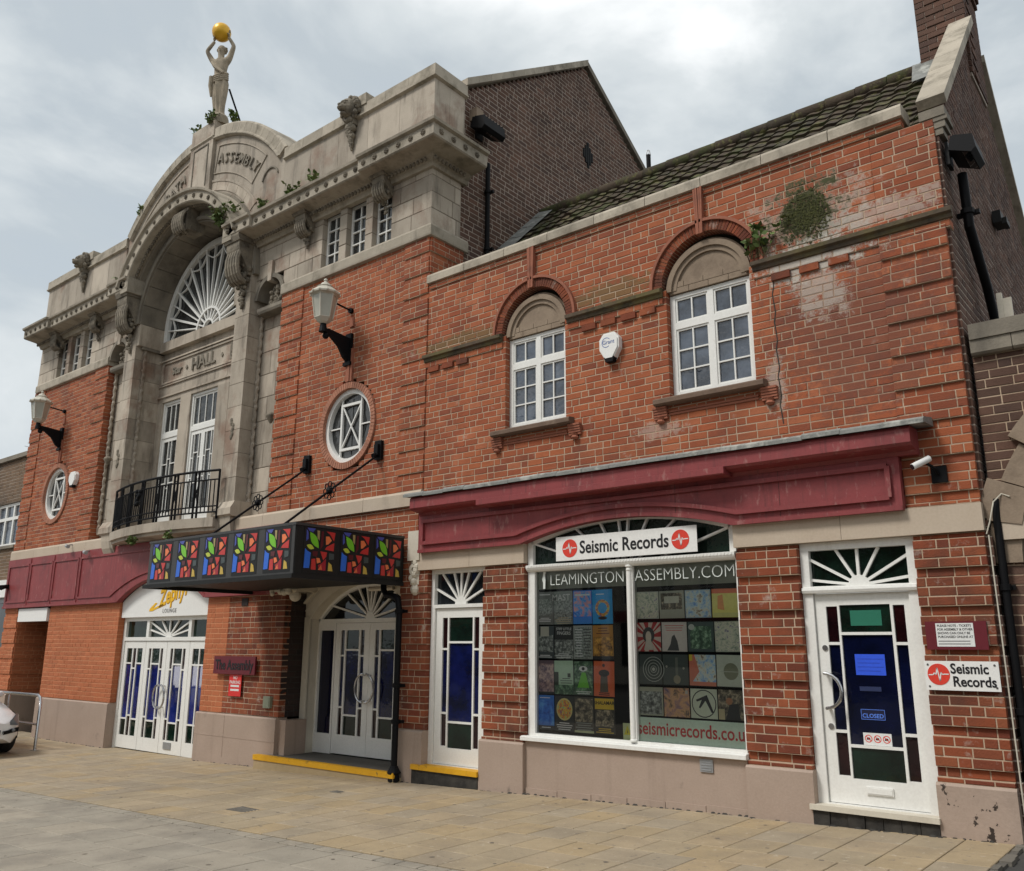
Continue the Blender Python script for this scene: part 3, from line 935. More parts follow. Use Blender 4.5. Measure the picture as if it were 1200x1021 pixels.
def fanlight(parent, x0, x1, z0, z1, y, angs, hub, mt, wd=.026, shape='rect'):
    f = MB(); cx = (x0+x1)/2
    t = .0
    for a in angs:
        r = math.radians(a); c, s_ = math.cos(r), math.sin(r)
        k_ = 9.
        if abs(c) > 1e-6: k_ = min(k_, ((x1-x0)/2)/abs(c))
        k_ = min(k_, (z1-z0)/s_)
        f.bar((cx, z0), (cx+c*k_, z0+s_*k_), wd, y+.004, y+.03)
    f.prism([(cx+hub*math.cos(PI*i/12), z0-.005+hub*math.sin(PI*i/12)) for i in range(13)], y, y+.032)
    o = part(parent, 'fanlight_bars', f, M['white'])
    m_ = MB(); m_.box(x0-.003, x1+.003, y+.034, y+.038, z0-.003, z1+.003); part(parent, 'fanlight_pane', m_, mt)
    return o

# right-hand shop door
f = MB(); f.plate(5.165, 6.215, .13, 2.482, [(5.26, 6.125, .14, 2.02), (5.245, 6.14, 2.07, 2.41)], .03, .12)
fr_ = part(SH, 'door_frame', f, M['white'])
tb = MB(); tb.profx([(.03, 2.0), (.0, 2.005), (-.01, 2.03), (-.005, 2.055), (.03, 2.065)], 5.17, 6.21); part(fr_, 'transom', tb, M['white'])
fanlight(fr_, 5.245, 6.14, 2.07, 2.41, .06, (8, 30, 60, 90, 120, 150, 172), .10, M['ggreen'])
dR = leaf(SH, 5.265, 6.12, .145, 2.0, .06, (.36, .64, 1.63, 1.89), (.38, .76, 1.54, 1.88), cols=((5.365, 5.47), (5.49, 5.945), (5.97, 6.07)), blue=M['gdeep'])
hd = MB()
hd.tube([(5.33, .06, 1.27), (5.33, -.02, 1.27)]+[(5.33+.15*math.sin(PI*i/12), -.03, 1.115+.155*math.cos(PI*i/12)) for i in range(13)]+[(5.33, -.02, .96), (5.33, .06, .96)], .016, 8)
part(dR, 'handle', hd, M['steel'], smooth=True)
lb = MB(); lb.box(5.60, 5.83, .045, .06, .24, .305); lb.box(5.61, 5.82, .04, .05, .25, .295); part(dR, 'letter_box', lb, M['white'])
for z_ in (1.50, .80):
    lk = MB(); lk.revolve([(.05, .0), (.05, .026), (.062, .026), (.062, 0)], 5.33, z_, 0, 2*PI, 14); part(dR, 'lock', lk, M['steel'])
st = MB(); st.box(5.13, 6.22, -.10, .14, .085, .13); part(SH, 'door_step', st, M['cream'])
st = MB()
for i in range(7): 
    r = random.Random(i); st.box(5.15+i*.152, 5.15+(i+1)*.152-.006, -.06-r.uniform(0, .015), .1, -.1, .085)
part(SH, 'step_riser', st, M['stepd'])

# narrow door
f = MB(); f.plate(.15, 1.125, .05, 2.485, [(.215, 1.075, .06, 1.985), (.20, 1.09, 2.03, 2.43)], .06, .14)
fr_ = part(SH, 'door_frame', f, M['white'])
fanlight(fr_, .20, 1.09, 2.03, 2.43, .09, (25, 50, 72, 90, 108, 130, 155), .10, M['glass'])
dN = leaf(SH, .22, 1.07, .065, 1.98, .09, (.26, .57, 1.55, 1.86), (.28, .675, 1.465, 1.86), cols=((.335, .425), (.45, .86), (.885, .97)))
st = MB(); st.box(.0, 1.12, -.10, .14, -.01, .05); part(SH, 'door_step', st, M['yellow'], label='yellow painted step edge')
st = MB(); st.box(.0, 1.11, -.075, .14, -.25, -.01); part(SH, 'step_riser', st, M['stepd'])

# ---- roof, gable wall, chimney
RY, RZ = 2.72, 8.86
EY, EZ = .30, 6.42
rf = MB()
rf.profx([(EY, EZ-.06), (RY, RZ-.06), (5.3, EZ-.06)], .02, 6.62); rd = part(SH, 'roof', rf, M['tile'])
sl_ = math.hypot(RY-EY, RZ-EZ); nrow = 15; ncol = 32; tw = 6.6/ncol
ta = math.atan2(RZ-EZ, RY-EY)
def tile_mesh(L_):
    t = MB(); n_ = 8; vs = []
    for e_ in (0, 1):
        for i in range(n_+1):
            u = i/n_; h = .009*math.sin(2*PI*u)+.010
            vs.append(((u-.5)*tw*1.03, e_*L_, h+(.030 if e_ == 0 else 0)))
    for i in range(n_+1):
        u = i/n_; vs.append(((u-.5)*tw*1.03, 0, .009*math.sin(2*PI*u)-.004))
    fs = [(i, i+1, n_+2+i, n_+1+i) for i in range(n_)]+[(2*n_+2+i, 2*n_+3+i, i+1, i) for i in range(n_)]
    t.add(vs, fs); return t.mesh('roof_tile', M['tile'], recalc=False)
L_ = sl_/nrow*1.12
tmesh = [tile_mesh(L_) for _ in range(2)]
tl = []
for r in range(nrow):
    for c in range(ncol):
        d = sl_*r/nrow
        tl.append(((.02+tw*(c+.5)+random.uniform(-.008, .008), EY+d*math.cos(ta)+random.uniform(-.012, .012), EZ-.055+d*math.sin(ta)+random.uniform(0, .012)),
             (ta+random.uniform(-.02, .02), random.uniform(-.03, .03), random.uniform(-.03, .03))))
tl.sort(key=lambda q: (0 if q[0][1] > .8 else 1, (Vector(q[0])-CAM).length))
for p_, r_ in tl[:300]: link('roof_tile', tmesh[0], rd, p_, r_)
from mathutils import Euler
tr_ = MB()
for p_, r_ in tl[300:]:
    mw = Matrix.Translation(p_) @ Euler(r_).to_matrix().to_4x4()
    tr_.add([mw @ v.co for v in tmesh[0].vertices], [tuple(f.vertices) for f in tmesh[0].polygons])
link('roof_tiles', tr_.mesh('roof_tiles', M['tile'], recalc=False), rd, kind='stuff')
rg = MB()
for i in range(16):
    a = .02+i*.415
    rg.tube([(a, RY, RZ-.02), (a+.405, RY, RZ-.02)], [.11, .10], 10)
part(rd, 'ridge_tiles', rg, M['tile'], smooth=True)
fl_ = MB()
for i in range(8):
    t0, t1 = i/8, (i+1)/8
    y0_, y1_ = EY+(RY-EY)*t0, EY+(RY-EY)*t1; z0_, z1_ = EZ+(RZ-EZ)*t0, EZ+(RZ-EZ)*t1
    fl_.add([(.01, y0_, z0_+.10), (.30, y0_, z0_+.045), (.30, y1_, z1_+.04), (.01, y1_, z1_+.09)], [(0, 1, 2, 3)])
part(rd, 'lead_flashing', fl_, M['lead'])
SX = 6.83
def gab(z0, z1):
    z = z1
    c = []
    if z > 6.55: c.append((-5, .12+(z-6.55)*1.0))
    if z > 6.3: c.append((5.55-(z-6.3)*1.0, 20))
    return c
SIDE = Frame((SX, 0, 0), (0, 1, 0), (1, 0, 0))
masonry(SH, 'gable_wall', [(.03, 5.8, 2.5, 9.3, 0.), (.03, .5, 0., 2.5, quoin(.02))], [gab], M['brickd'], M['mortard'], fr=SIDE, nind=40, ch=.0826, dp=.1, j=.015)
sw_ = MB(); sw_.box(6.3, 6.74, .15, 5.4, 0, 6.3); part(SH, 'hidden_core', sw_, M['inside'])  # unseen dark box added as a core behind the gable wall
ps = [(y_, 6.58+(y_-.0)*1.005) for y_ in (.05, .45, .85, 1.25, 1.65, 2.05, 2.45)]
for (a, b) in zip(ps[:-1], ps[1:]):
    m_ = MB()
    n_ = Vector((0, -(b[1]-a[1]), b[0]-a[0])).normalized()*.10
    m_.add([(6.67, a[0], a[1]+.0), (6.93, a[0], a[1]), (6.93, b[0]-.004, b[1]-.004), (6.67, b[0]-.004, b[1]-.004)]+
           [(x_, q[0]+n_.y, q[1]+n_.z) for x_, q in ((6.67, a), (6.93, a), (6.93, (b[0]-.004, b[1]-.004)), (6.67, (b[0]-.004, b[1]-.004)))],
           [(0, 1, 2, 3), (4, 5, 6, 7), (0, 1, 5, 4), (1, 2, 6, 5), (2, 3, 7, 6), (3, 0, 4, 7)])
    part(SH, 'gable_coping', m_, M['cope'])
kn = MB(); kn.box(6.68, 6.91, -.01, .26, 6.485, 6.58); kn.box(6.80, 6.925, .0, .25, 6.44, 6.484)
kn.box(6.80, 6.90, .01, .22, 6.37, 6.439); kn.box(6.80, 6.875, .02, .2, 6.30, 6.369)
part(SH, 'kneeler', kn, M['stoned'])
bc = MB(); bc.profx([(3.2, 8.95), (3.2, 9.05), (5.6, 6.60), (5.6, 6.50)], 6.66, 6.90); part(SH, 'rear_coping', bc, M['cope'])
CH = [(6.30, 6.86, 2.38, 3.25)]
ch_core = MB(); ch_core.box(6.31, 6.85, 2.39, 3.24, 8.3, 10.7)
chm = part(SH, 'chimney', ch_core, M['mortard'])
def chim_face(fr, u0, u1):
    it = MB(); z = 8.35; k_ = 0
    while z < 10.62:
        o = .0
        if z > 9.72: o = .03
        if z > 9.80: o = .055
        x = u0-(.0 if k_ % 2 else .11)
        while x < u1:
            a, b = max(x, u0), min(x+.225, u1)
            if b-a > .03:
                q = .012 if u0+.16 < (a+b)/2 < u0+.30 else 0.
                it.add(*piece_mesh(fr, b-a-.009, .073, .04, .004, fr.p((a+b)/2, z+.04, o+q), .002))
            x += .225
        z += .0826; k_ += 1
    return it
part(chm, 'brickwork', chim_face(Frame((0, 2.38, 0), (1, 0, 0), (0, -1, 0)), 6.30, 6.86), M['brickd'], kind='stuff')
part(chm, 'brickwork', chim_face(Frame((6.865, 0, 0), (0, 1, 0), (1, 0, 0)), 2.38, 3.25), M['brickd'], kind='stuff')
lf = MB(); lf.add([(6.22, 2.15, 8.36), (6.52, 2.15, 8.36), (6.52, 2.4, 8.72), (6.2, 2.4, 8.75)], [(0, 1, 2, 3)]); lf.box(6.24, 6.5, 2.33, 2.37, 8.45, 8.68)
part(chm, 'lead_apron', lf, M['lead'])
# ================================================================== hall
XC = -6.6
HL, HR = -13.3, 0.0
HA = thing('assembly_hall', (XC, 0, zg(XC)), 'long red brick and pale stone hall with a great arched centre bay', 'building')
OVX = 4.93
OVZ = 4.76
bays = []
hq = quoin(.022)
for s in (1, -1):
    e_out = 0. if s == 1 else 6.70
    inn = 3.06
    if s == 1:
        rs_ = [(-3.55, -2.96, 3.58, 7.38, hq), (-2.96, -.52, 3.58, 7.38, 0.), (-.52, -.004, 3.58, 7.38, hq), (-2.9, -.085, 2.40, 3.375, 0.)]
    else:
        rs_ = [(HL, -12.75, 3.58, 7.38, hq), (-12.75, -10.25, 3.58, 7.38, 0.), (-10.25, -9.66, 3.58, 7.38, hq)]
    cx = XC+s*OVX
    masonry(HA, 'wall', rs_, [oval_hole(cx, OVZ, .63, .67)], M['brick'], M['mortar'], nind=170 if s == 1 else 40, dp=.26, za=4.83)
    # oval window
    ring = MB(); nv = 72
    for i in range(nv):
        a0, a1 = 2*PI*i/nv+.008, 2*PI*(i+1)/nv-.008
        ring.revolve([(-.03, .548), (-.03, .640), (.12, .640), (.12, .548)], cx, OVZ, a0, a1, 1, True, 1.0, 1.06)
    part(HA, 'oval_surround', ring, M['terra2'])
    j_ = MB(); j_.revolve([(-.022, .550), (-.022, .638), (.11, .638), (.11, .550)], cx, OVZ, 0, 2*PI, 48, True, 1.0, 1.06); part(HA, 'surround_joint', j_, M['terra2'])
    f = MB()
    f.revolve([(.03, .480), (.03, .549), (.13, .549), (.13, .480)], cx, OVZ, 0, 2*PI, 48, True, 1.0, 1.06)
    ow = part(HA, 'oval_window', f, M['white'], smooth=True)
    b = MB()
    hw, hh = .215, .345
    f2 = MB(); f2.plate(cx-hw-.025, cx+hw+.025, OVZ-hh-.025, OVZ+hh+.025, [(cx-hw+.015, cx+hw-.015, OVZ-hh+.015, OVZ+hh-.015)], .062, .10)
    part(ow, 'sash', f2, M['white'])
    b.bar((cx-hw, OVZ-hh), (cx+hw, OVZ+hh), .02, .068, .094); b.bar((cx-hw, OVZ+hh), (cx+hw, OVZ-hh), .02, .07, .092)
    for t in (-1, 1):
        b.bar((cx+t*(hw+.02), OVZ), (cx+t*.485, OVZ), .02, .066, .094)
        b.bar((cx+t*(hw+.01), OVZ+hh), (cx+t*(hw+.01), OVZ+.455), .022, .066, .094); b.bar((cx+t*(hw+.01), OVZ-hh), (cx+t*(hw+.01), OVZ-.455), .022, .066, .094)
    part(ow, 'glazing_bars', b, M['white'])
    p_ = MB(); p_.prism([(cx+.485*math.cos(2*PI*i/36), OVZ+.515*math.sin(2*PI*i/36)) for i in range(36)], .105, .11)
    part(ow, 'pane', p_, M['glassl'])
    ld_ = MB()
    ld_.revolve([(.098, .30), (.098, .312), (.106, .312), (.106, .30)], cx, OVZ, 0, 2*PI, 36, True, 1.0, 1.06)
    ld_.bar((cx, OVZ-.44), (cx, OVZ+.44), .01, .099, .106)
    part(ow, 'leading', ld_, M['blackm'])
    ks = MB()
    for i in range(3): ks.prism([(cx-.07+i*.05, 5.45), (cx-.03+i*.05, 5.45), (cx-.025+i*.05, 5.98), (cx-.075+i*.05, 5.98)], -.03-.012*(i % 2), .02)
    part(HA, 'keystone', ks, M['terra'])
    sc_ = MB(); sc_.box(cx-.05, cx+.04, -.02, .01, 5.60+.75, 6.5); part(HA, 'terracotta_tile', sc_, M['terra'])

# ---- stone ledge band at first floor
for a in range(11):
    x0, x1 = HL-.04+a*1.216, HL-.04+(a+1)*1.216
    m_ = MB(); m_.profx([(-.05, 3.375), (-.05, 3.55), (-.03, 3.585), (.25, 3.60), (.25, 3.375)], x0+.003, min(x1, -.005)-.003)
    part(HA, 'ledge_stone', m_, M['band'])

# ---- attic storey in stone, both sides
LIGHTS = [(-2.56, -2.12), (-1.94, -1.48), (-1.31, -.87)]
def mirror(x): return 2*XC-x
for s in (1, -1):
    fx = (lambda x: x) if s == 1 else mirror
    def iv(a, b):
        p, q = fx(a), fx(b)
        return (min(p, q), max(p, q))
    lights = [iv(a, b) for a, b in LIGHTS]
    holes = [rect_hole(a, b, 7.575, 8.53) for a, b in lights]
    nx0, nx1 = iv(-4.30, -3.56)
    ncx = (nx0+nx1)/2
    holes.append(arch_hole(ncx, 7.46, (nx1-nx0)/2)); holes.append(rect_hole(nx0, nx1, 7.0, 7.47))
    a, b = iv(-4.40, 0.0)
    if s == -1: a = HL
    masonry(HA, 'attic_wall', [(a, b, 7.575, 8.70, 0.)], holes, M['stone'], M['joint'], ch=.275, sl=.62, hl=.4, j=.010, za=7.575, dp=.22, nind=60, name='stone_block', rest='stone_blocks', chamfer=.006, jit=.001, bond=0, random_len=True, sink=.008)
    a2, b2 = iv(-3.55, -.3 if s == 1 else .02)
    m_ = MB(); m_.profx([(0., 7.36), (-.055, 7.375), (-.06, 7.40), (-.06, 7.53), (-.03, 7.575), (.2, 7.58), (.2, 7.36)], a2, b2)
    part(HA, 'stone_string', m_, M['cope'])
    # window lights
    for (p, q) in lights:
        f = MB(); hs = []
        y = .10
        for i in range(2):
            for k_ in range(4):
                W_ = (q-p-.09)/2; H_ = (.955-.09)/4
                hs.append((p+.045+W_*i+(.01 if i else 0), p+.045+W_*(i+1)-(0 if i else .01), 7.62+H_*k_+(.01 if k_ else 0), 7.62+H_*(k_+1)-(.01 if k_ < 3 else 0)))
        f.plate(p+.004, q-.004, 7.578, 8.528, hs, y, y+.05)
        wn = part(HA, 'attic_window', f, M['white'])
        for h in hs:
            m_ = MB(); m_.box(-(h[1]-h[0])/2-.004, (h[1]-h[0])/2+.004, -.002, .002, -(h[3]-h[2])/2-.004, (h[3]-h[2])/2+.004)
            link('pane', m_.mesh('pane', M['glassl']), wn, ((h[0]+h[1])/2, y+.03, (h[2]+h[3])/2), (random.uniform(-.02, .02), 0, random.uniform(-.02, .02)))
    # niche: recessed blocks, carved head
    masonry(HA, 'niche_wall', [(nx0-.10, nx1+.10, 3.60, 8.0, 0.)], [], M['stone'], M['joint'], fr=Frame((0, .20, 0), (1, 0, 0), (0, -1, 0)), ch=.42, sl=.46, j=.010, za=3.60, dp=.1,
            nind=30, name='stone_block', rest='stone_blocks', chamfer=.006, jit=.001, bond=0, sink=.008)
    nr = MB(); nr.arc(ncx, 7.46, (nx1-nx0)/2-.03, (nx1-nx0)/2+.05, -.03, .2, 0, PI, 20); part(HA, 'niche_arch', nr, M['stoned'])
    im = MB(); im.profx([(.2, 7.18), (.02, 7.20), (.0, 7.24), (.0, 7.30), (.2, 7.32)], nx0, nx1); part(HA, 'niche_impost', im, M['stoned'])
    cv = MB(); rr = random.Random(5)
    cv.profx([(.2, 7.32), (.14, 7.32), (.10, 7.45), (.12, 7.62), (.17, 7.70), (.2, 7.72)], ncx-.13, ncx+.17)
    for i in range(40):
        t_ = rr.random(); cv.ball((ncx+.03+rr.uniform(-.17, .17)*(1-.4*t_), .12+rr.uniform(-.05, .03), 7.34+.36*t_), rr.uniform(.02, .042), 6, 5)
    part(HA, 'niche_carving', cv, M['carve'])
    kb = MB(); kb.prism([(ncx-.05, 7.74), (ncx+.05, 7.74), (ncx+.065, 8.12), (ncx-.065, 8.12)], -.05, .15); part(HA, 'keystone', kb, M['stone'])
    # rope mouldings
    def rope(x, y, z0, z1, r=.03):
        t = MB(); nseg = int((z1-z0)/.055)
        t.tube([(x+.010*math.cos(i*2.1), y+.010*math.sin(i*2.1), z0+(z1-z0)*i/nseg) for i in range(nseg+1)], [r*(1.0+.28*(i % 2)) for i in range(nseg+1)], 7)
        part(HA, 'rope_moulding', t, M['stone'])
    rope(fx(-4.36), .16, 3.70, 7.2); rope(fx(-3.60), .14, 3.70, 7.2)
    rope(fx(-4.84), .10, 3.75, 7.6)
    sc = MB(); 
    for i in range(5): sc.ball((ncx+.16*s-.0, .08-.02*i*0, 5.28-.03*i), .10-.017*i, 8, 6, (1, .8, .55))
    part(HA, 'niche_bracket', sc, M['carve'])
    # pier: stacked blocks
    p0, p1 = iv(-4.82, -4.38)
    z = 3.86; i = 0
    while z < 8.5:
        h_ = min(.42, 8.66-z)
        if 8.66-(z+h_) < .2: h_ = 8.66-z
        pb = MB(); d = random.uniform(-.0015, .0015)
        c_ = .006
        pb.box(p0+c_, p1-c_, -.10+d, .5, z+.004, z+h_-.004)
        part(HA, 'pier_block', pb, M['stone'])
        z += h_; i += 1
    pj_ = MB(); pj_.box(p0+.012, p1-.012, -.09, .62, 3.6, 8.66); part(HA, 'pier_core', pj_, M['joint'])
    pb = MB(); pb.profx([(.5, 3.60), (-.16, 3.60), (-.20, 3.63), (-.20, 3.74), (-.16, 3.80), (-.13, 3.86), (.5, 3.86)], p0-.06, p1+.06)
    pb.profx([(.0, 3.20), (-.06, 3.22), (-.12, 3.34), (-.15, 3.48), (-.16, 3.60), (.0, 3.60)], p0, p1)
    part(HA, 'pier_base', pb, M['stone'])
    ov = MB(); rr = random.Random(3)
    for q in range(7): ov.ball((p0+.22+rr.uniform(-.05, .05), -.105, 5.0+q*.05), .04, 6, 4, (1, .5, 1.2))
    part(HA, 'pier_ornament', ov, M['carve'])
    # corbels
    def corbel(x, w_, z0, z1, y0, proj, big=False):
        c = MB()
        H_ = z1-z0
        prof = []
        for k_ in range(13):
            t = k_/12
            yy = y0-proj*(.25+.75*math.sin(PI*min(1, t*1.15)*.5)**2) if t < .9 else y0-proj
            prof.append((yy, z0+H_*.45+H_*.45*t))
        prof = [(y0+.02, z0+H_*.45)]+prof+[(y0+.02, z0+H_*.9)]
        c.profx(prof, x-w_/2, x+w_/2)
        c.profx([(y0+.02, z1-H_*.1), (y0-proj-.02, z1-H_*.1), (y0-proj-.05, z1-H_*.03), (y0-proj-.05, z1), (y0+.02, z1)], x-w_/2-.03, x+w_/2+.03)
        nr_ = 5
        for k_ in range(nr_):      # fluted scroll
            c.tube([(x-w_/2+w_*(k_+.5)/nr_, y0-proj*(.35+.6*math.sin(t_)), z0+H_*(.60+.26*math.cos(t_)-.0)) for t_ in [q*PI/7 for q in range(8)]], w_/nr_*.55, 6)
        rr = random.Random(int(abs(x)*100))
        for k_ in range(46 if big else 26):
            t = rr.random()
            zz = z0+H_*.62*t
            ww = w_*.5*(.15+.95*t)
            c.ball((x+rr.uniform(-ww, ww), y0-.03-proj*.42*t*rr.random(), zz), (.022+.035*t*rr.random())*(1.35 if big else 1.), 6, 4)
        part(HA, 'corbel', c, M['carve'])
    for x in (-.98, -2.92): corbel(fx(x), .27, 8.05, 8.66, 0., .22)
    corbel(fx(-4.60), .40, 7.36, 8.66, -.10, .30, True)
    # cornice with egg moulding and rosettes
    def cornice(a, b, yp, z0=8.66):
        c = MB()
        c.profx([(.05, z0-.16), (-.05, z0-.16), (-.08, z0-.10), (-.16, z0-.03), (-yp+.02, z0), (-yp, z0+.02), (-yp, z0+.19), (-yp-.05, z0+.21), (-yp-.06, z0+.25), (.05, z0+.29)], a, b)
        part(HA, 'cornice', c, M['cope'])
        e2 = MB(); n_ = int((b-a)/.075)
        for i in range(n_):
            e2.ball((a+(i+.5)*(b-a)/n_, -.135, z0-.075), .034, 6, 4, (.8, .8, 1.2))
        part(HA, 'egg_moulding', e2, M['carve'], kind='stuff')
        n_ = max(1, round((b-a)/.245))
        for i in range(n_):
            x = a+(i+.5)*(b-a)/n_
            link('rosette', ROS, HA, (x, -yp, z0+.105))
    if s == 1:
        ro = MB(); ro.revolve([(.0, .0), (-.012, .045), (0., .05)], 0, 0, 0, 2*PI, 10, False)
        for q in range(5): ro.ball((.028*math.cos(q*2*PI/5), -.016, .028*math.sin(q*2*PI/5)), .016, 5, 4)
        ro.ball((0, -.025, 0), .014, 5, 4)
        ROS = ro.mesh('rosette', M['carve'])
    a, b = iv(-4.40, -3.95); cornice(*iv(-4.85, -4.05), .46)
    cornice(*iv(-4.05, -1.18), .40)
    if s == -1: cornice(*iv(-1.18, .1), .46)
    # parapet
    pa, pb_ = iv(-3.75, 0.)
    if s == -1: pa = HL
    n_ = 5
    for i in range(n_):
        x0, x1 = pa+(pb_-pa)*i/n_, pa+(pb_-pa)*(i+1)/n_
        m_ = MB(); m_.box(x0+.003, x1-.003, -.02, .42, 8.93, 10.055); part(HA, 'parapet_slab', m_, M['stone'])
    for i in range(7):
        x0, x1 = pa+(pb_-pa)*i/7, pa+(pb_-pa)*(i+1)/7
        e0 = -.05 if (s == -1 and i == 0) else 0; e1 = 0
        if s == 1 and i == 6: continue
        m_ = MB(); m_.profx([(-.02, 10.03), (-.075, 10.05), (-.075, 10.075), (-.05, 10.09), (-.05, 10.27), (-.02, 10.30), (.46, 10.32), (.46, 10.03)], x0+.003+e0, x1-.003+e1)
        part(HA, 'parapet_cap', m_, M['cope'])
    lx = fx(-1.86)
    m_ = MB(); m_.box(lx-.33, lx+.33, -.07, .46, 10.24, 10.44); part(HA, 'parapet_block', m_, M['cope'])
    # lion head with drop
    li = MB(); rr = random.Random(9)
    lz = 10.22
    li.ball((lx, -.16, lz), .15, 12, 9, (1., .95, 1.15))
    li.ball((lx, -.30, lz-.055), .078, 8, 7, (1.05, 1, .8)); li.ball((lx, -.35, lz-.02), .034, 6, 5, (1.2, 1, .8))
    li.ball((lx, -.27, lz-.15), .06, 8, 6, (.9, .9, .6)); li.ball((lx, -.26, lz+.065), .07, 8, 6, (1.4, .7, .5))
    for t in (-1, 1):
        li.ball((lx+t*.055, -.285, lz+.03), .022, 6, 5); li.ball((lx+t*.14, -.12, lz+.14), .05, 6, 5)
    for i in range(22):
        a_ = 2*PI*i/22
        li.ball((lx+.175*math.cos(a_), -.10+rr.uniform(-.04, .03), lz+.20*math.sin(a_)), rr.uniform(.042, .062), 6, 5)
    for i in range(26):
        t = i/26
        li.ball((lx+rr.uniform(-.075, .075)*(1-t), -.05-.04*(1-t), 9.92-.44*t), .05*(1-t)+.022, 6, 5)
    li.box(lx-.10, lx+.10, -.12, 0., 9.93, 10.12)
    part(HA, 'lion_head', li, M['carve'], label='carved stone lion head with a hanging drop')

# ---- returns of the attic at the right-hand corner
RET = Frame((0., 0, 0), (0, 1, 0), (1, 0, 0))
masonry(HA, 'attic_return', [(.0, .64, 7.575, 8.70, 0.)], [], M['stone'], M['joint'], fr=RET, ch=.275, sl=.45, j=.01, za=7.575, dp=.2, nind=12, name='stone_block', rest='stone_blocks', chamfer=.006, jit=.001, bond=0, random_len=True, sink=.008)
masonry(HA, 'brick_return', [(.0, .70, 6.3, 7.38, hq)], [], M['brick'], M['mortar'], fr=RET, dp=.1, nind=15)
m_ = MB(); m_.sweepL([(-.1, 7.36), (0., 7.36), (.055, 7.375), (.06, 7.40), (.06, 7.53), (.03, 7.575), (-.1, 7.58)], -.3, .76); part(HA, 'stone_string', m_, M['cope'])
c = MB(); z0 = 8.66
c.sweepL([(-.05, z0-.16), (.05, z0-.16), (.08, z0-.10), (.16, z0-.03), (.44, z0), (.46, z0+.02), (.46, z0+.19), (.51, z0+.21), (.52, z0+.25), (-.05, z0+.29)], -1.18, .72)
part(HA, 'cornice', c, M['cope'])
for i in range(4): link('rosette', ROS, HA, (.46, -.30+i*.26, 8.765), (0, 0, PI/2))
for i in range(6): link('rosette', ROS, HA, (-1.05+i*.26, -.46, 8.765))
e2 = MB()
for i in range(15): e2.ball((-1.14+i*.08, -.135, z0-.075), .034, 6, 4, (.8, .8, 1.2))
for i in range(9): e2.ball((.135, -.08+i*.08, z0-.075), .034, 6, 4, (.8, .8, 1.2))
part(HA, 'egg_moulding', e2, M['carve'], kind='stuff')
for i in range(2):
    m_ = MB(); m_.box(-.4, .02, -.0195+.345*i, .322+.345*i, 8.931, 10.054); part(HA, 'parapet_slab', m_, M['stone'])
m_ = MB(); m_.sweepL([(-.4, 10.03), (.02, 10.03), (.075, 10.05), (.075, 10.075), (.05, 10.09), (.05, 10.27), (.02, 10.30), (-.4, 10.318)], -.533, .70); part(HA, 'parapet_cap', m_, M['cope'])

# ---- centre bay: window wall, reveal arch, fan window
XW = -6.64
YW = .50
ww = MB(); WZ0, WZ1 = 3.62, 7.44
WL = [(-8.20, -7.50), (-7.12, -6.17), (-5.79, -5.09)]
ww.plate(-8.40, -4.86, WZ0, WZ1, [(a, b, 3.80, 6.37) for a, b in WL], YW, YW+.12)
part(HA, 'window_wall', ww, M['stone'])
for (a, b, z, h_, y) in ((-8.40, -4.86, 7.44, .21, YW-.12), (-8.40, -4.86, 7.25, .03, YW-.05), (-8.40, -4.86, 6.71, .03, YW-.03), (-8.40, -4.86, 6.47, .035, YW-.03)):
    m_ = MB(); m_.box(a, b, y, YW+.02, z, z+h_); part(HA, 'stone_moulding', m_, M['stone'])
m_ = MB(); m_.plate(-8.28, -4.98, 6.76, 7.23, [(-8.22, -5.04, 6.80, 7.19)], YW-.03, YW+.01); part(HA, 'name_panel', m_, M['stone'])
for body, x, sz in (('Star', -7.72, .22), ('HALL', -6.75, .36), ('1921', -5.60, .20)):
    if body == '1921': continue
    lettering(HA, body, sz, (x, YW-.012, 6.985), M['stoned'], extrude=.014, offset=.006)
for x in (-7.36, -6.10):
    m_ = MB(); m_.prism([(x-.04, 6.98), (x, 6.93), (x+.04, 6.98), (x, 7.03)], YW-.02, YW+.01); part(HA, 'diamond_boss', m_, M['stoned'])
m_ = MB(); m_.box(-5.82, -5.46, YW-.02, YW+.01, 6.82, 7.17)
for i in range(14):
    m_.ball((-5.64+random.uniform(-.13, .13), YW-.02, 6.99+random.uniform(-.13, .13)), .035, 6, 4, (1, .5, 1))
part(HA, 'date_plaque', m_, M['carve'])
# reveal arch voussoirs
RCZ = 7.96
nv = 13
for i in range(nv):
    a0, a1 = PI*i/nv+.003, PI*(i+1)/nv-.003
    v = MB(); v.arc(XC, RCZ, 1.69, 2.3, -.10, .56, a0, a1, 4); part(HA, 'voussoir', v, M['stoned'])
for sx in (-1, 1):
    v = MB(); x = XC+sx*1.90
    v.box(x-.21, x+.21, -.095, .56, 7.5, RCZ-.004); part(HA, 'voussoir', v, M['stone'])
    im = MB(); im.box(min(XC+sx*1.70, XC+sx*1.80), max(XC+sx*1.70, XC+sx*1.80), -.0, .5, 7.44, 7.64); part(HA, 'impost', im, M['stoned'])
am = MB(); am.revolve([(-.10, 1.99), (-.20, 1.99), (-.22, 2.02), (-.22, 2.06), (-.10, 2.1)], XC, 7.90, .25, PI-.25, 40); part(HA, 'arch_moulding', am, M['stoned'])
am = MB(); am.revolve([(-.09, 1.72), (-.14, 1.72), (-.15, 1.78), (-.12, 1.82), (-.09, 1.82)], XC, RCZ, .0, PI, 40); part(HA, 'arch_moulding', am, M['stoned'])
eg = MB()
for i in range(62):
    a = math.radians(24)+(PI-2*math.radians(24))*i/61
    eg.ball((XC+2.03*math.cos(a), -.29, 7.88+2.03*math.sin(a)), .036, 6, 4)
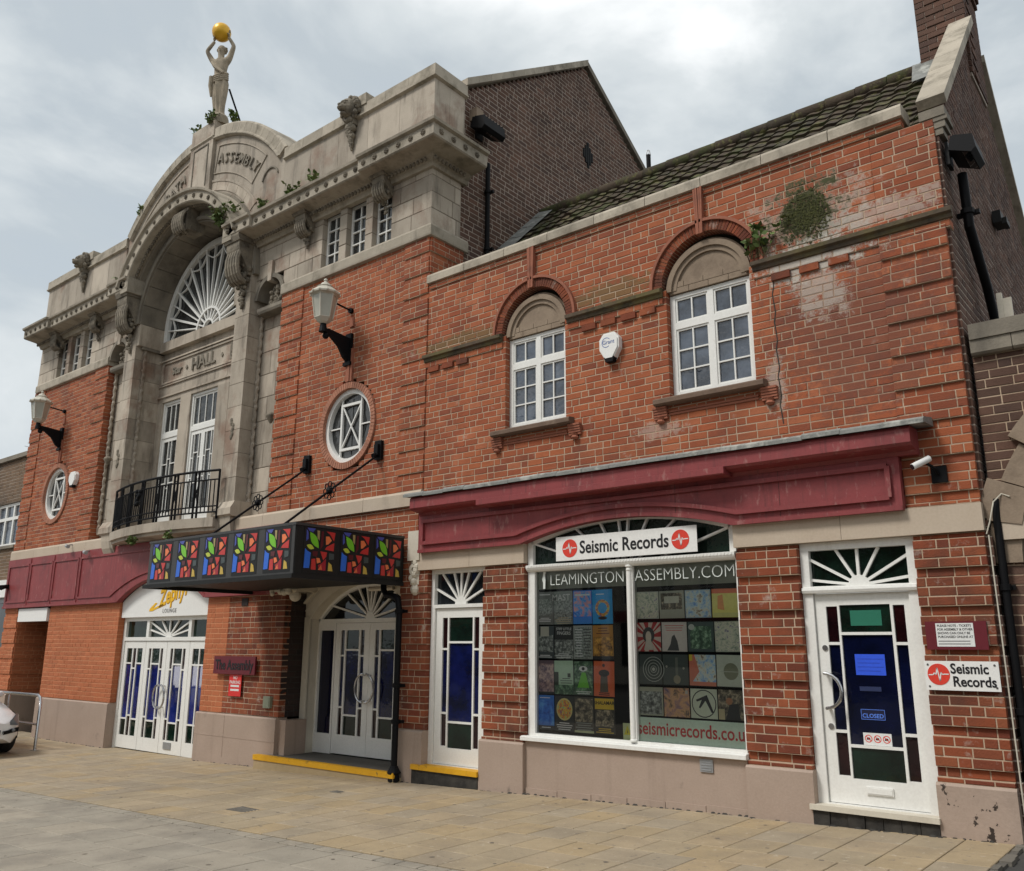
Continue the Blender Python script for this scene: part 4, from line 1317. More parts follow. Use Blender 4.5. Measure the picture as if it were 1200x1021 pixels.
part(HA, 'egg_moulding', eg, M['carve'], kind='stuff')
ac = MB(); A0 = math.radians(22.7)
ac.revolve([(-.44, 2.05), (-.46, 2.07), (-.46, 2.24), (-.51, 2.26), (-.52, 2.30), (.02, 2.34), (.02, 2.05)], XC, 7.87, A0, PI-A0, 48); part(HA, 'arch_cornice', ac, M['cope'])
for i in range(17):
    a = A0+.08+(PI-2*A0-.16)*i/16
    link('rosette', ROS, HA, (XC+2.155*math.cos(a), -.46, 7.87+2.155*math.sin(a)))
for sx in (-1, 1):
    fl0 = MB(); x_ = XC+sx*1.86; fl0.box(x_-.14, x_+.14, -.455, .0, 8.58, 8.90); part(HA, 'cornice_block', fl0, M['cope'])
kc = MB(); rr = random.Random(2)
kc.prism([(XC-.17, 9.45), (XC+.17, 9.45), (XC+.21, 9.88), (XC-.21, 9.88)], -.34, .05)
for q in range(5): kc.tube([(XC-.15+.075*q, -.34-.09*math.sin(t), 9.60+.20*math.cos(t)) for t in [i*PI/7 for i in range(8)]], .042, 6)
for i in range(26): kc.ball((XC+rr.uniform(-.16, .16), -.2-rr.random()*.2, 9.40+rr.random()*.14), rr.uniform(.03, .05), 6, 4)
part(HA, 'keystone_corbel', kc, M['carve'])
# fan window
FZ = 7.66
FY = .45
fw = MB(); FCZ = 7.90; R_ = 1.63
a_s = math.asin((FZ-FCZ)/R_)
fw.revolve([(FY-.02, R_-.09), (FY-.02, R_+.03), (FY+.06, R_+.03), (FY+.06, R_-.09)], XW, FCZ, a_s, PI-a_s, 48)
fan = part(HA, 'fan_window', fw, M['white'], smooth=True)
fb = MB()
hub = (XW, FZ)
for i in range(1, 18):
    a = PI*i/18
    r1 = None
    c_, s_ = math.cos(a), math.sin(a)
    # distance from hub to circle
    dz = FZ-FCZ
    bq = dz*s_; r1 = -bq+math.sqrt(bq*bq-(dz*dz-(R_-.05)**2))
    fb.bar((hub[0]+.42*c_, hub[1]+.42*s_), (hub[0]+r1*c_, hub[1]+r1*s_), .045 if i % 2 == 0 else .022, FY, FY+.05)
    if i % 2 == 0: fb.bar((hub[0]+.17*c_, hub[1]+.17*s_), (hub[0]+.40*c_, hub[1]+.40*s_), .03, FY+.002, FY+.045)
fb.bar((XW-R_+.06, FZ+.015), (XW+R_-.06, FZ+.015), .03, FY, FY+.05)
for r_, w_ in ((.42, .05), (.17, .04)):
    fb.arc(XW, FZ, r_-w_/2, r_+w_/2, FY-.006, FY+.055, 0, PI, 24)
for i in range(9):       # scalloped festoons between the main bars
    a0, a1 = PI*2*i/18, PI*2*(i+1)/18
    am_ = (a0+a1)/2
    pts = []
    for q in range(9):
        t = q/8; a = a0+(a1-a0)*t; rr_ = 1.40-.20*math.sin(PI*t)+.17*math.sin(a)**2*0
        dz = FZ-FCZ; bq = dz*math.sin(a); rmax = -bq+math.sqrt(bq*bq-(dz*dz-(R_-.08)**2))
        rr_ = rmax-.10-.17*math.sin(PI*t)
        pts.append((XW+rr_*math.cos(a), FZ+rr_*math.sin(a)))
    strip(pts, .022, FY+.006, FY+.04, fb)
part(fan, 'glazing_bars', fb, M['white'])
m_ = MB(); m_.prism([(XW+(R_-.04)*math.cos(a_s+(PI-2*a_s)*i/36), FCZ+(R_-.04)*math.sin(a_s+(PI-2*a_s)*i/36)) for i in range(37)], FY+.055, FY+.06); part(fan, 'pane', m_, M['glassl'])

# balcony windows
def tall(x0, x1, ncol, doors):
    f = MB(); y = YW+.07; fr_ = .05
    f.plate(x0, x1, 3.80, 6.37, [(x0+fr_, x1-fr_, 5.70, 6.37-fr_), (x0+fr_, x1-fr_, 3.83, 5.60)], y-.03, y+.05)
    wn = part(HA, 'balcony_window' if not doors else 'balcony_door', f, M['white'])
    hs = []
    def cols(a, b, wts, gap=.018):
        tot = sum(wts); x = a; r = []
        for i, w_ in enumerate(wts):
            nx = x+(b-a)*w_/tot
            r.append((x+(gap/2 if i else 0), nx-(gap/2 if i < len(wts)-1 else 0))); x = nx
        return r
    for (a, b) in cols(x0+fr_+.03, x1-fr_-.03, ncol): hs.append((a, b, 5.74, 6.28))
    s1 = MB(); s1.plate(x0+fr_, x1-fr_, 5.70, 6.32, hs, y-.005, y+.03); part(wn, 'sash', s1, M['white'])
    allh = list(hs)
    segs = [(x0+fr_, x1-fr_)] if not doors else [(x0+fr_, (x0+x1)/2-.002), ((x0+x1)/2+.002, x1-fr_)]
    for (a, b) in segs:
        hs2 = []
        cl = cols(a+.06, b-.06, (1, 2.4, 1) if doors else (1.6, 1, 1.6))
        for i, (p, q) in enumerate(cl):
            sp = (4.05, 4.55, 5.15, 5.52) if i == 1 else (4.05, 4.65, 5.05, 5.52)
            for k_ in range(3): hs2.append((p, q, sp[k_]+(.01 if k_ else 0), sp[k_+1]-(.01 if k_ < 2 else 0)))
        s2 = MB(); s2.plate(a, b, 3.83, 5.60, hs2, y-.012, y+.03); part(wn, 'sash', s2, M['white'])
        allh += hs2
    for h in allh:
        m_ = MB(); m_.box(-(h[1]-h[0])/2-.004, (h[1]-h[0])/2+.004, -.002, .002, -(h[3]-h[2])/2-.004, (h[3]-h[2])/2+.004)
        link('pane', m_.mesh('pane', M['glassl']), wn, ((h[0]+h[1])/2, y+.015, (h[2]+h[3])/2), (random.uniform(-.02, .02), 0, random.uniform(-.02, .02)))
tall(*WL[0], (1, 1, 1), False); tall(*WL[1], (.7, 1, 1, .7), True); tall(*WL[2], (1, 1, 1), False)

# balcony slab and railing (curved plan)
BX, BH = -6.50, 1.78
def by(t, d=0.): return -.20-d-.27*(1-t*t)
sl_ = MB(); n = 24
top = [(BX+BH*(-1+2*i/n), by(-1+2*i/n, .06)) for i in range(n+1)]
def ring_slab(mbx, pts, z0, z1, yb):
    k_ = len(pts)
    vs = [(x, y, z0) for x, y in pts]+[(pts[-1][0], yb, z0), (pts[0][0], yb, z0)]
    vs += [(x, y, z1) for x, y in pts]+[(pts[-1][0], yb, z1), (pts[0][0], yb, z1)]
    m2 = k_+2
    mbx.add(vs, [tuple(range(m2)), tuple(range(2*m2-1, m2-1, -1))]+[(i, (i+1) % m2, m2+(i+1) % m2, m2+i) for i in range(m2)])
ring_slab(sl_, top, 3.44, 3.60, .55)
ring_slab(sl_, [(x, y+.05) for x, y in top], 3.38, 3.44, .2)
part(HA, 'balcony_slab', sl_, M['stone'])
rl = MB()
pl = [(BX+BH*(-1+2*i/n), by(-1+2*i/n)) for i in range(n+1)]
for z_, r_ in ((4.42, .022), (4.26, .014), (3.80, .014), (3.70, .016)):
    rl.tube([(x, y, z_) for x, y in pl], r_, 6)
ral = part(HA, 'balcony_railing', rl, M['black'], smooth=True)
nb = 41
bar_m = MB(); bar_m.tube([(0, 0, 3.70), (0, 0, 4.27)], .011, 5); bar_me = bar_m.mesh('bar', M['black'])
post_m = MB(); post_m.tube([(0, 0, 3.58), (0, 0, 4.43)], .022, 6); post_me = post_m.mesh('post', M['black'])
for i in range(nb+1):
    t = -1+2*i/nb
    link('post' if i % 6 in (0, 5) and i not in (0,) or i == 0 else 'bar', post_me if i % 6 in (0, 5) or i == 0 else bar_me, ral, (BX+BH*t, by(t), 0))
for i in range(0, nb, 6):
    if i == 0: i0, i1 = 0, 0
    j0 = i-1 if i else 0
    t0, t1 = -1+2*max(j0, 0)/nb, -1+2*(j0+1)/nb
    x = MB()
    p0_, p1_ = (BX+BH*t0, by(t0)), (BX+BH*t1, by(t1))
    for (a, b) in ((3.82, 4.24), (4.24, 3.82)):
        x.tube([(p0_[0], p0_[1], a), (p1_[0], p1_[1], b)], .010, 5)
    xc_, yc_ = (p0_[0]+p1_[0])/2, (p0_[1]+p1_[1])/2
    x.tube([(xc_+.04*math.cos(q*PI/5), yc_, 4.34+.05*math.sin(q*PI/5)) for q in range(11)], .009, 5)
    part(ral, 'cross_panel', x, M['black'])
x = MB()
for q in range(10): x.ball((BX+BH*-.22+random.uniform(-.07, .07), by(-.22)-.02, 4.1+random.uniform(-.1, .14)), .045, 6, 5)
part(ral, 'crest', x, M['black'])

# ---- arched gable parapet with lettering
GP = MB(); OC, OR_ = 8.09, 3.60
n = 40
ax = math.sqrt(OR_*OR_-(10.30-OC)**2)
a0 = math.asin((10.30-OC)/OR_)
outl = [(XC+OR_*math.cos(a0+(PI-2*a0)*i/n), OC+OR_*math.sin(a0+(PI-2*a0)*i/n)) for i in range(n+1)]
ia = math.asin((8.93-7.87)/2.22)
inn_ = [(XC+2.22*math.cos(PI-ia-(PI-2*ia)*i/n), 7.87+2.22*math.sin(PI-ia-(PI-2*ia)*i/n)) for i in range(n+1)]
GP.prism(outl+[(XC-ax, 8.93)]+inn_+[(XC+ax, 8.93)], 0.005, .42)
part(HA, 'gable_parapet', GP, M['stone'])
nv = 27
for i in range(nv):
    b0, b1 = a0+(PI-2*a0)*i/nv+.0012, a0+(PI-2*a0)*(i+1)/nv-.0012
    v = MB(); v.revolve([(-.03, 3.36), (-.075, 3.385), (-.075, 3.41), (-.05, 3.43), (-.05, 3.61), (-.02, 3.65), (.5, 3.67), (.5, 3.36)], XC, OC, b0, b1, 3)
    part(HA, 'cap_stone', v, M['cope'])
rb = MB(); rb.arc(XC, OC, 2.42, 2.47, -.02, .02, a0-.05, PI-a0+.05, 40); part(HA, 'arch_band', rb, M['stone'])
for i in range(11):
    b0, b1 = .62+(PI-1.24)*i/11+.002, .62+(PI-1.24)*(i+1)/11-.002
    v = MB(); v.arc(XC, OC, 2.24, 2.42, -.008, .02, b0, b1, 3); part(HA, 'band_stone', v, M['stone'])
for (q0, q1) in ((46, 80), (100, 134)):
    q0, q1 = math.radians(q0), math.radians(q1)
    fr2 = MB(); fr2.arc(XC, OC, 3.20, 3.22, -.015, .01, q0, q1, 16); fr2.arc(XC, OC, 2.60, 2.62, -.015, .01, q0, q1, 16)
    for q in (q0, q1): fr2.bar((XC+2.60*math.cos(q), OC+2.60*math.sin(q)), (XC+3.22*math.cos(q), OC+3.22*math.sin(q)), .02, -.014, .01)
    part(HA, 'panel_frame', fr2, M['stone'])
def arc_text(body, d0, d1, r_, size):
    for i, chh in enumerate(body):
        if chh == ' ': continue
        a = math.radians(d0+(d1-d0)*i/(len(body)-1))
        me = text_mesh('letter', chh, size, M['stoned'], extrude=.016, offset=.001)
        o = link('letter', me, HA, (XC+r_*math.cos(a), -.012, OC+r_*math.sin(a)))
        o.rotation_mode = 'XYZ'
        o.rotation_euler = (Matrix.Rotation(PI/2-a, 3, 'Y') @ Matrix.Rotation(PI/2, 3, 'X')).to_euler()
arc_text('ASSEMBLY', 76.5, 48.5, 2.90, .30)
arc_text('THE BATH', 131.5, 104.5, 2.90, .30)
for s in (1, -1):
    sa = MB(); sa.arc(XC+s*2.40, 9.84, .22, .25, -.02, .02, .25, PI-.1, 14) if s == 1 else sa.arc(XC+s*2.40, 9.84, .22, .25, -.02, .02, .1, PI-.25, 14)
    part(HA, 'scroll_panel', sa, M['stoned'])
kb = MB(); kb.box(XC-.42, XC+.40, -.07, .50, 10.14, 11.88); part(HA, 'key_block', kb, M['stone'])
m_ = MB(); m_.profx([(-.07, 11.47), (-.10, 11.49), (-.10, 11.515), (-.07, 11.53), (0., 11.53), (0., 11.47)], XC-.42, XC+.40); part(HA, 'key_block_moulding', m_, M['cope'])
m_ = MB(); m_.plate(XC-.28, XC+.26, 10.45, 11.4, [(XC-.255, XC+.235, 10.45, 11.375)], -.085, -.06); part(HA, 'panel_frame', m_, M['stoned'])

# ---- side gable wall of dark brick, roof, verge copings
def hg(z0, z1):
    c = []
    if z1 > 10.25: c.append((-5, .70+(z1-10.25)/.70)); c.append((4.17+(12.66-z1)/.64, 30))
    return c
HS = Frame((-.012, 0, 0), (0, 1, 0), (1, 0, 0))
masonry(HA, 'gable_wall', [(.64, 8.8, 6.6, 12.62, 0.)], [hg], M['brickd'], M['mortard'], fr=HS, nind=60, dp=.15, j=.015)
rf = MB(); rf.profx([(.45, 10.0), (4.17, 12.6), (8.8, 9.6), (8.8, 9.5), (4.17, 12.45), (.45, 9.9)], HL+.1, -.13); part(HA, 'roof', rf, M['tile'])
ps = [(.66+3.51*i/12, 10.26+(12.66-10.26)*i/12) for i in range(13)]
for (a, b) in zip(ps[:-1], ps[1:]):
    m_ = MB(); m_.add([(x_, q[0], q[1]+dz) for dz in (0., .13) for x_, q in ((-.25, a), (.08, a), (.08, (b[0]-.006, b[1]-.004)), (-.25, (b[0]-.006, b[1]-.004)))],
                      [(0, 1, 2, 3), (4, 5, 6, 7), (0, 1, 5, 4), (1, 2, 6, 5), (2, 3, 7, 6), (3, 0, 4, 7)])
    part(HA, 'verge_coping', m_, M['cope'])
m_ = MB(); m_.profx([(4.17, 12.67), (4.17, 12.80), (8.6, 9.98), (8.6, 9.87)], -.25, .05); part(HA, 'rear_verge', m_, M['stoned'])
co_ = MB(); co_.box(HL+.05, -.2, .75, 8.6, zg(-8)-.3, 9.4); part(HA, 'hidden_core', co_, M['inside'])  # unseen dark box added to stop light leaks and sky showing through gaps
lw = MB(); lw.box(HL+.002, HL+.25, .02, 8.6, -.5, 8.6); part(HA, 'side_wall', lw, M['brickd'])

# ---- ground floor of the hall
def pier(name, x0, x1, z1, mb_, mm, nind, pr_=0.):
    return masonry(HA, name, [(x0, x1, .44, z1, pr_)], [], mb_, mm, nind=nind, dp=.12)
pier('pier_wall', -11.05, -8.07, 2.30, M['brickp'], M['mortarp'], 60)
pier('pier_wall', HL, -12.62, 2.30, M['brickp'], M['mortarp'], 10, quoin(.02))
pier('pier_wall', -5.06, -4.42, 2.42, M['brickp'], M['mortarp'], 30)
pier('pier_wall', -4.42, -2.935, 2.42, M['brickw'], M['mortar'], 60)
SD = Frame((-2.935, 0, 0), (0, 1, 0), (1, 0, 0))
masonry(HA, 'recess_wall', [(.012, .40, .44, 2.60, 0.)], [], M['brickb'], M['mortarb'], fr=SD, dp=.06, nind=10)
SD = Frame((-12.62, 0, 0), (0, 1, 0), (1, 0, 0))
masonry(HA, 'passage_wall', [(.012, 2.6, .40, 2.3, quoin(.018))], [], M['brickp'], M['mortarp'], fr=SD, dp=.06, nind=10)
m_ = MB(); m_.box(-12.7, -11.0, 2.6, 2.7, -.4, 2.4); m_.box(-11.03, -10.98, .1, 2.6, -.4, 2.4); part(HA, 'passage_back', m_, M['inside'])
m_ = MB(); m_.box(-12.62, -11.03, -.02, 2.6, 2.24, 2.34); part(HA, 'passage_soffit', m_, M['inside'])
SD = Frame((-8.07, 0, 0), (0, 1, 0), (1, 0, 0))
masonry(HA, 'jamb_wall', [(.012, .16, .44, 2.3, 0.)], [], M['brickp'], M['mortarp'], fr=SD, dp=.05, nind=6)
for (a, b, mm_) in ((-13.34, -12.60, 'plinth'), (-11.08, -8.05, 'plinth'), (-5.08, -2.92, 'plinth')):
    plinth(HA, a, b, .445, M[mm_], -.05)
m_ = MB(); m_.box(-2.96, -2.76, .02, .40, -.4, .42); part(HA, 'plinth', m_, M['plinth'])
m_ = MB(); m_.box(-12.62, -12.595, -.04, 2.6, -.4, .42); part(HA, 'plinth', m_, M['plinth'])
# dark joint of the plinth on the plaque pier
m_ = MB(); m_.box(-5.075, -2.925, -.054, -.04, .10, .112); m_.box(-4.25, -4.24, -.054, -.04, -.2, .42); part(HA, 'plinth_joint', m_, M['plinth'])
# maroon fascia with raised panels and an arch above the lounge doors
ZX, ZHW, ZR = -6.56, 1.50, .42
def zarch(x, base, rise=ZR, hw=ZHW):
    R = (hw*hw+rise*rise)/(2*rise); d = x-ZX
    return base+rise-R+math.sqrt(max(R*R-d*d, 0)) if abs(d) < hw else base
f = MB()
f.prism([(HL-.02, 2.28)]+[(ZX-ZHW+2*ZHW*i/28, zarch(ZX-ZHW+2*ZHW*i/28, 2.28)) for i in range(29)]+[(-3.0, 2.28), (-3.0, 3.37), (HL-.02, 3.37)], -.07, .02)
fz = part(HA, 'fascia', f, M['maroon'])
pn = MB()
for (a, b) in ((-13.20, -12.17), (-12.06, -11.02), (-10.91, -9.83)):
    strip([(a, 2.42), (b, 2.42), (b, 3.22), (a, 3.22), (a, 2.42)], .04, -.09, -.06, pn)
strip([(-9.71, 2.42)]+[(x, zarch(x, 2.42, ZR, ZHW+.3)) for x in [ZX-ZHW-.3+(2*ZHW+.6)*i/28 for i in range(29)]]+[(-3.2, 2.42), (-3.2, 3.22), (-9.71, 3.22), (-9.71, 2.42)], .04, -.09, -.06, pn)
for x in (-12.115, -10.965, -9.77): pn.box(x-.012, x+.012, -.085, -.06, 2.3, 3.35)
pn.box(HL-.02, ZX-ZHW, -.095, -.06, 2.285, 2.33); pn.box(ZX+ZHW, -3.0, -.095, -.06, 2.285, 2.33)
strip([(x, zarch(x, 2.305)) for x in [ZX-ZHW+2*ZHW*i/28 for i in range(29)]], .045, -.095, -.06, pn)
part(fz, 'panel_moulding', pn, M['maroon'])
wb = MB(); wb.box(-12.52, -11.09, -.04, .2, 1.985, 2.26); part(HA, 'shutter_box', wb, M['board'])

# lounge doors
ZY = .12
bd = MB(); bd.prism([(ZX-ZHW, 2.0), (ZX+ZHW, 2.0)]+[(ZX+ZHW-2*ZHW*i/28, zarch(ZX+ZHW-2*ZHW*i/28, 2.29)) for i in range(29)], ZY-.07, ZY+.05)
part(HA, 'sign_board', bd, M['board'])
f = MB(); zf = zg(-8)
f.plate(-8.06, -5.06, zf, 2.0, [(-7.97, -7.22, 1.64, 1.93), (-7.13, -5.80, 1.64, 1.93), (-5.71, -5.13, 1.64, 1.93), (-7.99, -5.12, zf-.1, 1.575)], ZY, ZY+.09)
lf_ = part(HA, 'door_frame', f, M['white'])
for (a, b) in ((-7.97, -7.22), (-5.71, -5.13)):
    m_ = MB(); m_.box(a-.003, b+.003, ZY+.05, ZY+.054, 1.637, 1.933); part(lf_, 'pane', m_, M['ggreen'])
fanlight(lf_, -7.13, -5.80, 1.64, 1.93, ZY+.02, (11, 22, 45, 90, 135, 158, 169), .09, M['ggreen'])
lz_ = (zf+.02, 1.57)
LV = [(-7.985, -7.225), (-7.215, -6.485), (-6.475, -5.745), (-5.735, -5.125)]
wide = (-.10, .19, 1.17, 1.44); nar = (-.10, .25, 1.08, 1.44)
for i, (a, b) in enumerate(LV):
    w_ = b-a
    if i in (1, 2):
        cols = ((a+.12, a+.205), (a+.235, b-.235), (b-.205, b-.12)); inv = False
    else:
        cols = ((a+.10, a+.29), (a+.325, b-.325), (b-.29, b-.10)); inv = True
    dz_ = leaf(HA, a, b, lz_[0], lz_[1], ZY+.02, wide, nar, cols=cols, inv=inv, blue=M['gblue2'])
    if i in (1, 2):
        sg = 1 if i == 1 else -1
        cx_ = -6.48
        h_ = MB(); h_.tube([(cx_-sg*.035-sg*.15*math.sin(PI*q/14), ZY-.06, .62+.20*math.cos(PI*q/14)) for q in range(15)], .016, 8)
        h_.tube([(cx_-sg*.05, ZY-.06, .80), (cx_-sg*.05, ZY+.03, .80)], .012, 6); h_.tube([(cx_-sg*.05, ZY-.06, .44), (cx_-sg*.05, ZY+.03, .44)], .012, 6)
        part(dz_, 'handle', h_, M['steel'], smooth=True)
    if i == 2:
        lb = MB(); lb.box(-6.30, -6.06, ZY+.006, ZY+.02, -.24, -.13); part(dz_, 'letter_box', lb, M['galv'])

# main entrance, recessed and arched
EX, EHW, EY2 = -1.60, 1.18, .40
wl = MB()
def earch(x, base=1.90, rise=.52, hw=EHW):
    R = (hw*hw+rise*rise)/(2*rise); d = x-EX
    return base+rise-R+math.sqrt(max(R*R-d*d, 0))
ap = [(EX-EHW+2*EHW*i/24, earch(EX-EHW+2*EHW*i/24)) for i in range(25)]
wl.prism([(-2.93, -.1), (EX-EHW, -.1)]+ap+[(EX+EHW, -.1), (-.36, -.1), (-.36, 2.95), (-2.93, 2.95)], EY2, EY2+.22)
part(HA, 'entrance_wall', wl, M['cream'])
tr = MB()
op = [(EX+(x-EX)*1.11, z+.13 if True else z) for x, z in ap]
for i in range(24): tr.prism([ap[i], ap[i+1], op[i+1], op[i]], EY2-.03, EY2+.01)
tr.box(EX-EHW-.13, EX-EHW, EY2-.03, EY2+.01, .42, 1.93)
part(HA, 'architrave', tr, M['cream'])
hm = MB(); o2 = [(EX+(x-EX)*1.17, z+.21) for x, z in ap]; strip(o2, .02, EY2-.05, EY2+.01, hm); part(HA, 'hood_mould', hm, M['cream'])
DY = .55
f = MB(); f.plate(EX-EHW, EX+EHW, -.06, 1.90, [(EX-EHW+.04, EX-.80, .22, 1.73), (EX-.77, EX+.77, -.07, 1.84), (EX+.80, EX+EHW-.04, .22, 1.73)], DY, DY+.08)
for i in range(24): f.prism([(ap[i][0], ap[i][1]-.05), (ap[i+1][0], ap[i+1][1]-.05), (ap[i+1][0], ap[i+1][1]+.02), (ap[i][0], ap[i][1]+.02)], DY, DY+.08)
ef = part(HA, 'door_frame', f, M['white'])
for (a, b) in ((EX-EHW+.04, EX-.80), (EX+.80, EX+EHW-.04)):
    m_ = MB(); m_.box(a-.003, b+.003, DY+.04, DY+.044, .217, 1.733); part(ef, 'pane', m_, M['gnavy'])
fb = MB()
for a in (13, 35, 57, 77, 90, 103, 123, 145, 167):
    t = math.radians(a); q = None
    for s_ in range(1, 300):
        X, Z = EX+1.5*s_/300*math.cos(t), 1.90+1.5*s_/300*math.sin(t)
        if abs(X-EX) > EHW-.02 or Z > earch(X)-.04: break
        q = (X, Z)
    fb.bar((EX, 1.90), q, .028, DY+.01, DY+.04)
fb.prism([(EX+.10*math.cos(PI*i/12), 1.895+.10*math.sin(PI*i/12)) for i in range(13)], DY+.004, DY+.045)
part(ef, 'fanlight_bars', fb, M['white'])
m_ = MB(); m_.prism([(EX-EHW+.01, 1.89), (EX+EHW-.01, 1.89)]+[(x, z-.03) for x, z in ap[::-1]], DY+.05, DY+.055); part(ef, 'fanlight_pane', m_, M['glass'])
for i, (a, b) in enumerate(((EX-.765, EX-.003), (EX+.003, EX+.765))):
    de = leaf(HA, a, b, -.05, 1.835, DY+.015, (.22, .50, 1.44, 1.73), (.22, .61, 1.355, 1.73), cols=((a+.115, a+.20), (a+.235, b-.235), (b-.20, b-.115)))
    sg = 1 if i == 0 else -1
    h_ = MB(); h_.tube([(EX-sg*.03-sg*.17*math.sin(PI*q/14), DY-.06, .90+.20*math.cos(PI*q/14)) for q in range(15)], .016, 8)
    h_.tube([(EX-sg*.06, DY-.06, 1.08), (EX-sg*.06, DY+.03, 1.08)], .012, 6); h_.tube([(EX-sg*.06, DY-.06, .72), (EX-sg*.06, DY+.03, .72)], .012, 6)
    part(de, 'handle', h_, M['steel'], smooth=True)
vb = MB(); vb.box(-3.12, -2.70, -.10, .36, 2.30, 2.55)
for q in range(30): vb.ball((-2.78+random.uniform(-.11, .13), -.12+random.uniform(-.05, .04), 2.40+random.uniform(-.12, .10)), random.uniform(.03, .055), 7, 5)
for q in range(12): vb.ball((-3.10+random.uniform(-.06, .06), -.11, 2.36+random.uniform(-.1, .12)), .04, 7, 5)
part(HA, 'carved_bracket', vb, M['cream'])
st = MB(); st.box(-3.18, -.20, -.20, .7, -.40, -.135); part(HA, 'entrance_step', st, M['stepb'])
st = MB(); st.box(-3.19, -.19, -.215, -.12, -.135, -.065); part(HA, 'step_edge', st, M['yellow'], label='yellow painted step nosing')
st = MB(); st.box(-3.0, -.20, -.12, .6, -.135, -.07); part(HA, 'step_tread', st, M['setts'])
# scrolled white brackets beside the canopy
for x, y in ((-.10, .06), (-2.72, .05)):
    b = MB(); b.box(x-.11, x+.11, y-.12, .36, 2.62, 3.02); b.box(x-.08, x+.08, y-.08, .36, 2.30, 2.62)
    for q in range(6): b.ball((x+random.uniform(-.06, .06), y-.08, 2.34+.05*q), .055, 7, 5)
    b.revolve([(y-.12, .03), (y-.12, .075), (y-.08, .085), (y-.06, .03)], x, 2.50, 0, 2*PI, 12)
    b.ball((x, y-.03, 2.24), .09, 8, 6)
    part(HA, 'scroll_bracket', b, M['cream'])
# ================================================================== entrance canopy
CP = thing('entrance_canopy', (-2.35, -.8, 2.33), 'black box canopy with rows of stained glass rose panels over entrance doors', 'canopy')
CX0, CX1, CY0, CZ0, CZ1 = -3.66, -.27, -1.86, 2.285, 2.945
c = MB(); c.box(CX0, CX1, CY0, -.075, CZ0+.05, CZ1)
part(CP, 'box', c, M['blackm'])
c = MB(); c.box(CX0-.001, CX1-.012, CY0-.014, CY0+.02, CZ0+.052, CZ1-.02); part(CP, 'front_board', c, M['canopyf'])
c = MB(); c.box(CX0-.05, CX1+.02, CY0-.05, CY0+.0, CZ0, CZ0+.052); c.box(CX0-.05, CX0, CY0, -.09, CZ0, CZ0+.052); c.box(CX1-.01, CX1+.02, CY0, -.075, CZ0, CZ0+.052)
part(CP, 'rim', c, M['blackm'])
c = MB(); c.box(CX0-.02, CX1+.012, CY0-.022, CY0+.03, CZ1-.02, CZ1+.012); c.box(CX1-.02, CX1+.012, CY0+.03, -.075, CZ1-.02, CZ1+.012); part(CP, 'top_trim', c, M['canopyf'])
ROSE = [flat('sg_black', (.010, .010, .010)), flat('sg_blue', (.03, .14, .62), .3), flat('sg_red', (.52, .04, .035), .3), flat('sg_green', (.18, .52, .03), .3), flat('sg_lime', (.50, .55, .06), .3),
        flat('sg_orange', (.80, .20, .07), .3), flat('sg_dark', (.10, .015, .02), .3), flat('sg_ochre', (.55, .38, .07), .3), flat('sg_violet', (.07, .09, .36), .3), flat('sg_grey', (.06, .075, .075), .3), flat('sg_sand', (.36, .28, .12), .3), flat('sg_crim', (.34, .02, .03), .3)]
def ell(cu, cv, ru, rv, rot, n=14):
    return [(cu+ru*math.cos(2*PI*i/n)*math.cos(rot)-rv*math.sin(2*PI*i/n)*math.sin(rot), cv+ru*math.cos(2*PI*i/n)*math.sin(rot)+rv*math.sin(2*PI*i/n)*math.cos(rot)) for i in range(n)]
def leafp(p, q, w_):
    d = Vector((q[0]-p[0], q[1]-p[1])); n_ = Vector((-d.y, d.x)).normalized()
    a = [(p[0]+d.x*t+n_.x*w_*math.sin(PI*t), p[1]+d.y*t+n_.y*w_*math.sin(PI*t)) for t in [i/7 for i in range(8)]]
    b = [(p[0]+d.x*t-n_.x*w_*math.sin(PI*t), p[1]+d.y*t-n_.y*w_*math.sin(PI*t)) for t in [i/7 for i in range(7, -1, -1)]]
    return a+b[1:-1]
SG = [(8, [(.05,1.),(.34,1.),(.26,.90),(.12,.93)]), (8, [(.04,.97),(.10,.92),(.12,.74),(.05,.68)]), (3, leafp((.14,.92), (.47,.54), .11)), (4, leafp((.06,.60), (.32,.53), .06)),
      (1, [(.02,.54),(.10,.48),(.22,.44),(.19,.06),(.0,.05)]), (10, [(.38,.97),(.47,.97),(.47,.72),(.40,.78)]), (6, [(.52,.97),(.60,.97),(.60,.62),(.50,.50)]), (2, [(.66,.97),(.99,.96),(.95,.74),(.80,.90)]),
      (5, [(.66,.85),(.78,.86),(.88,.76),(.76,.66),(.68,.64)]), (2, [(.70,.60),(.78,.64),(.97,.72),(.96,.51),(.64,.53)]),
      (2, [(.50,.49),(.74,.48),(.72,.38),(.62,.27)]), (6, [(.26,.48),(.44,.48),(.42,.35),(.27,.36)]), (5, [(.39,.33),(.50,.33),(.55,.23),(.42,.19)]), (2, [(.24,.30),(.37,.32),(.39,.18),(.40,.04),(.23,.04)]),
      (11, [(.44,.16),(.57,.21),(.72,.34),(.72,.04),(.50,.04)]), (5, [(.46,.05),(.56,.19),(.60,.06)]), (9, [(.79,.47),(.97,.46),(.97,.32),(.80,.30)]), (7, [(.79,.26),(.90,.20),(.95,.04),(.78,.04)])]
pm = MB(); PW, PH = .52, .53
for mi, pts in SG:
    pm.mi = mi
    cu_, cv_ = sum(q[0] for q in pts)/len(pts), sum(q[1] for q in pts)/len(pts)
    pm.prism([((cu_+(u-cu_)*.90-.5)*PW, (cv_+(v-cv_)*.92-.5)*PH) for u, v in pts], -.006, .004)
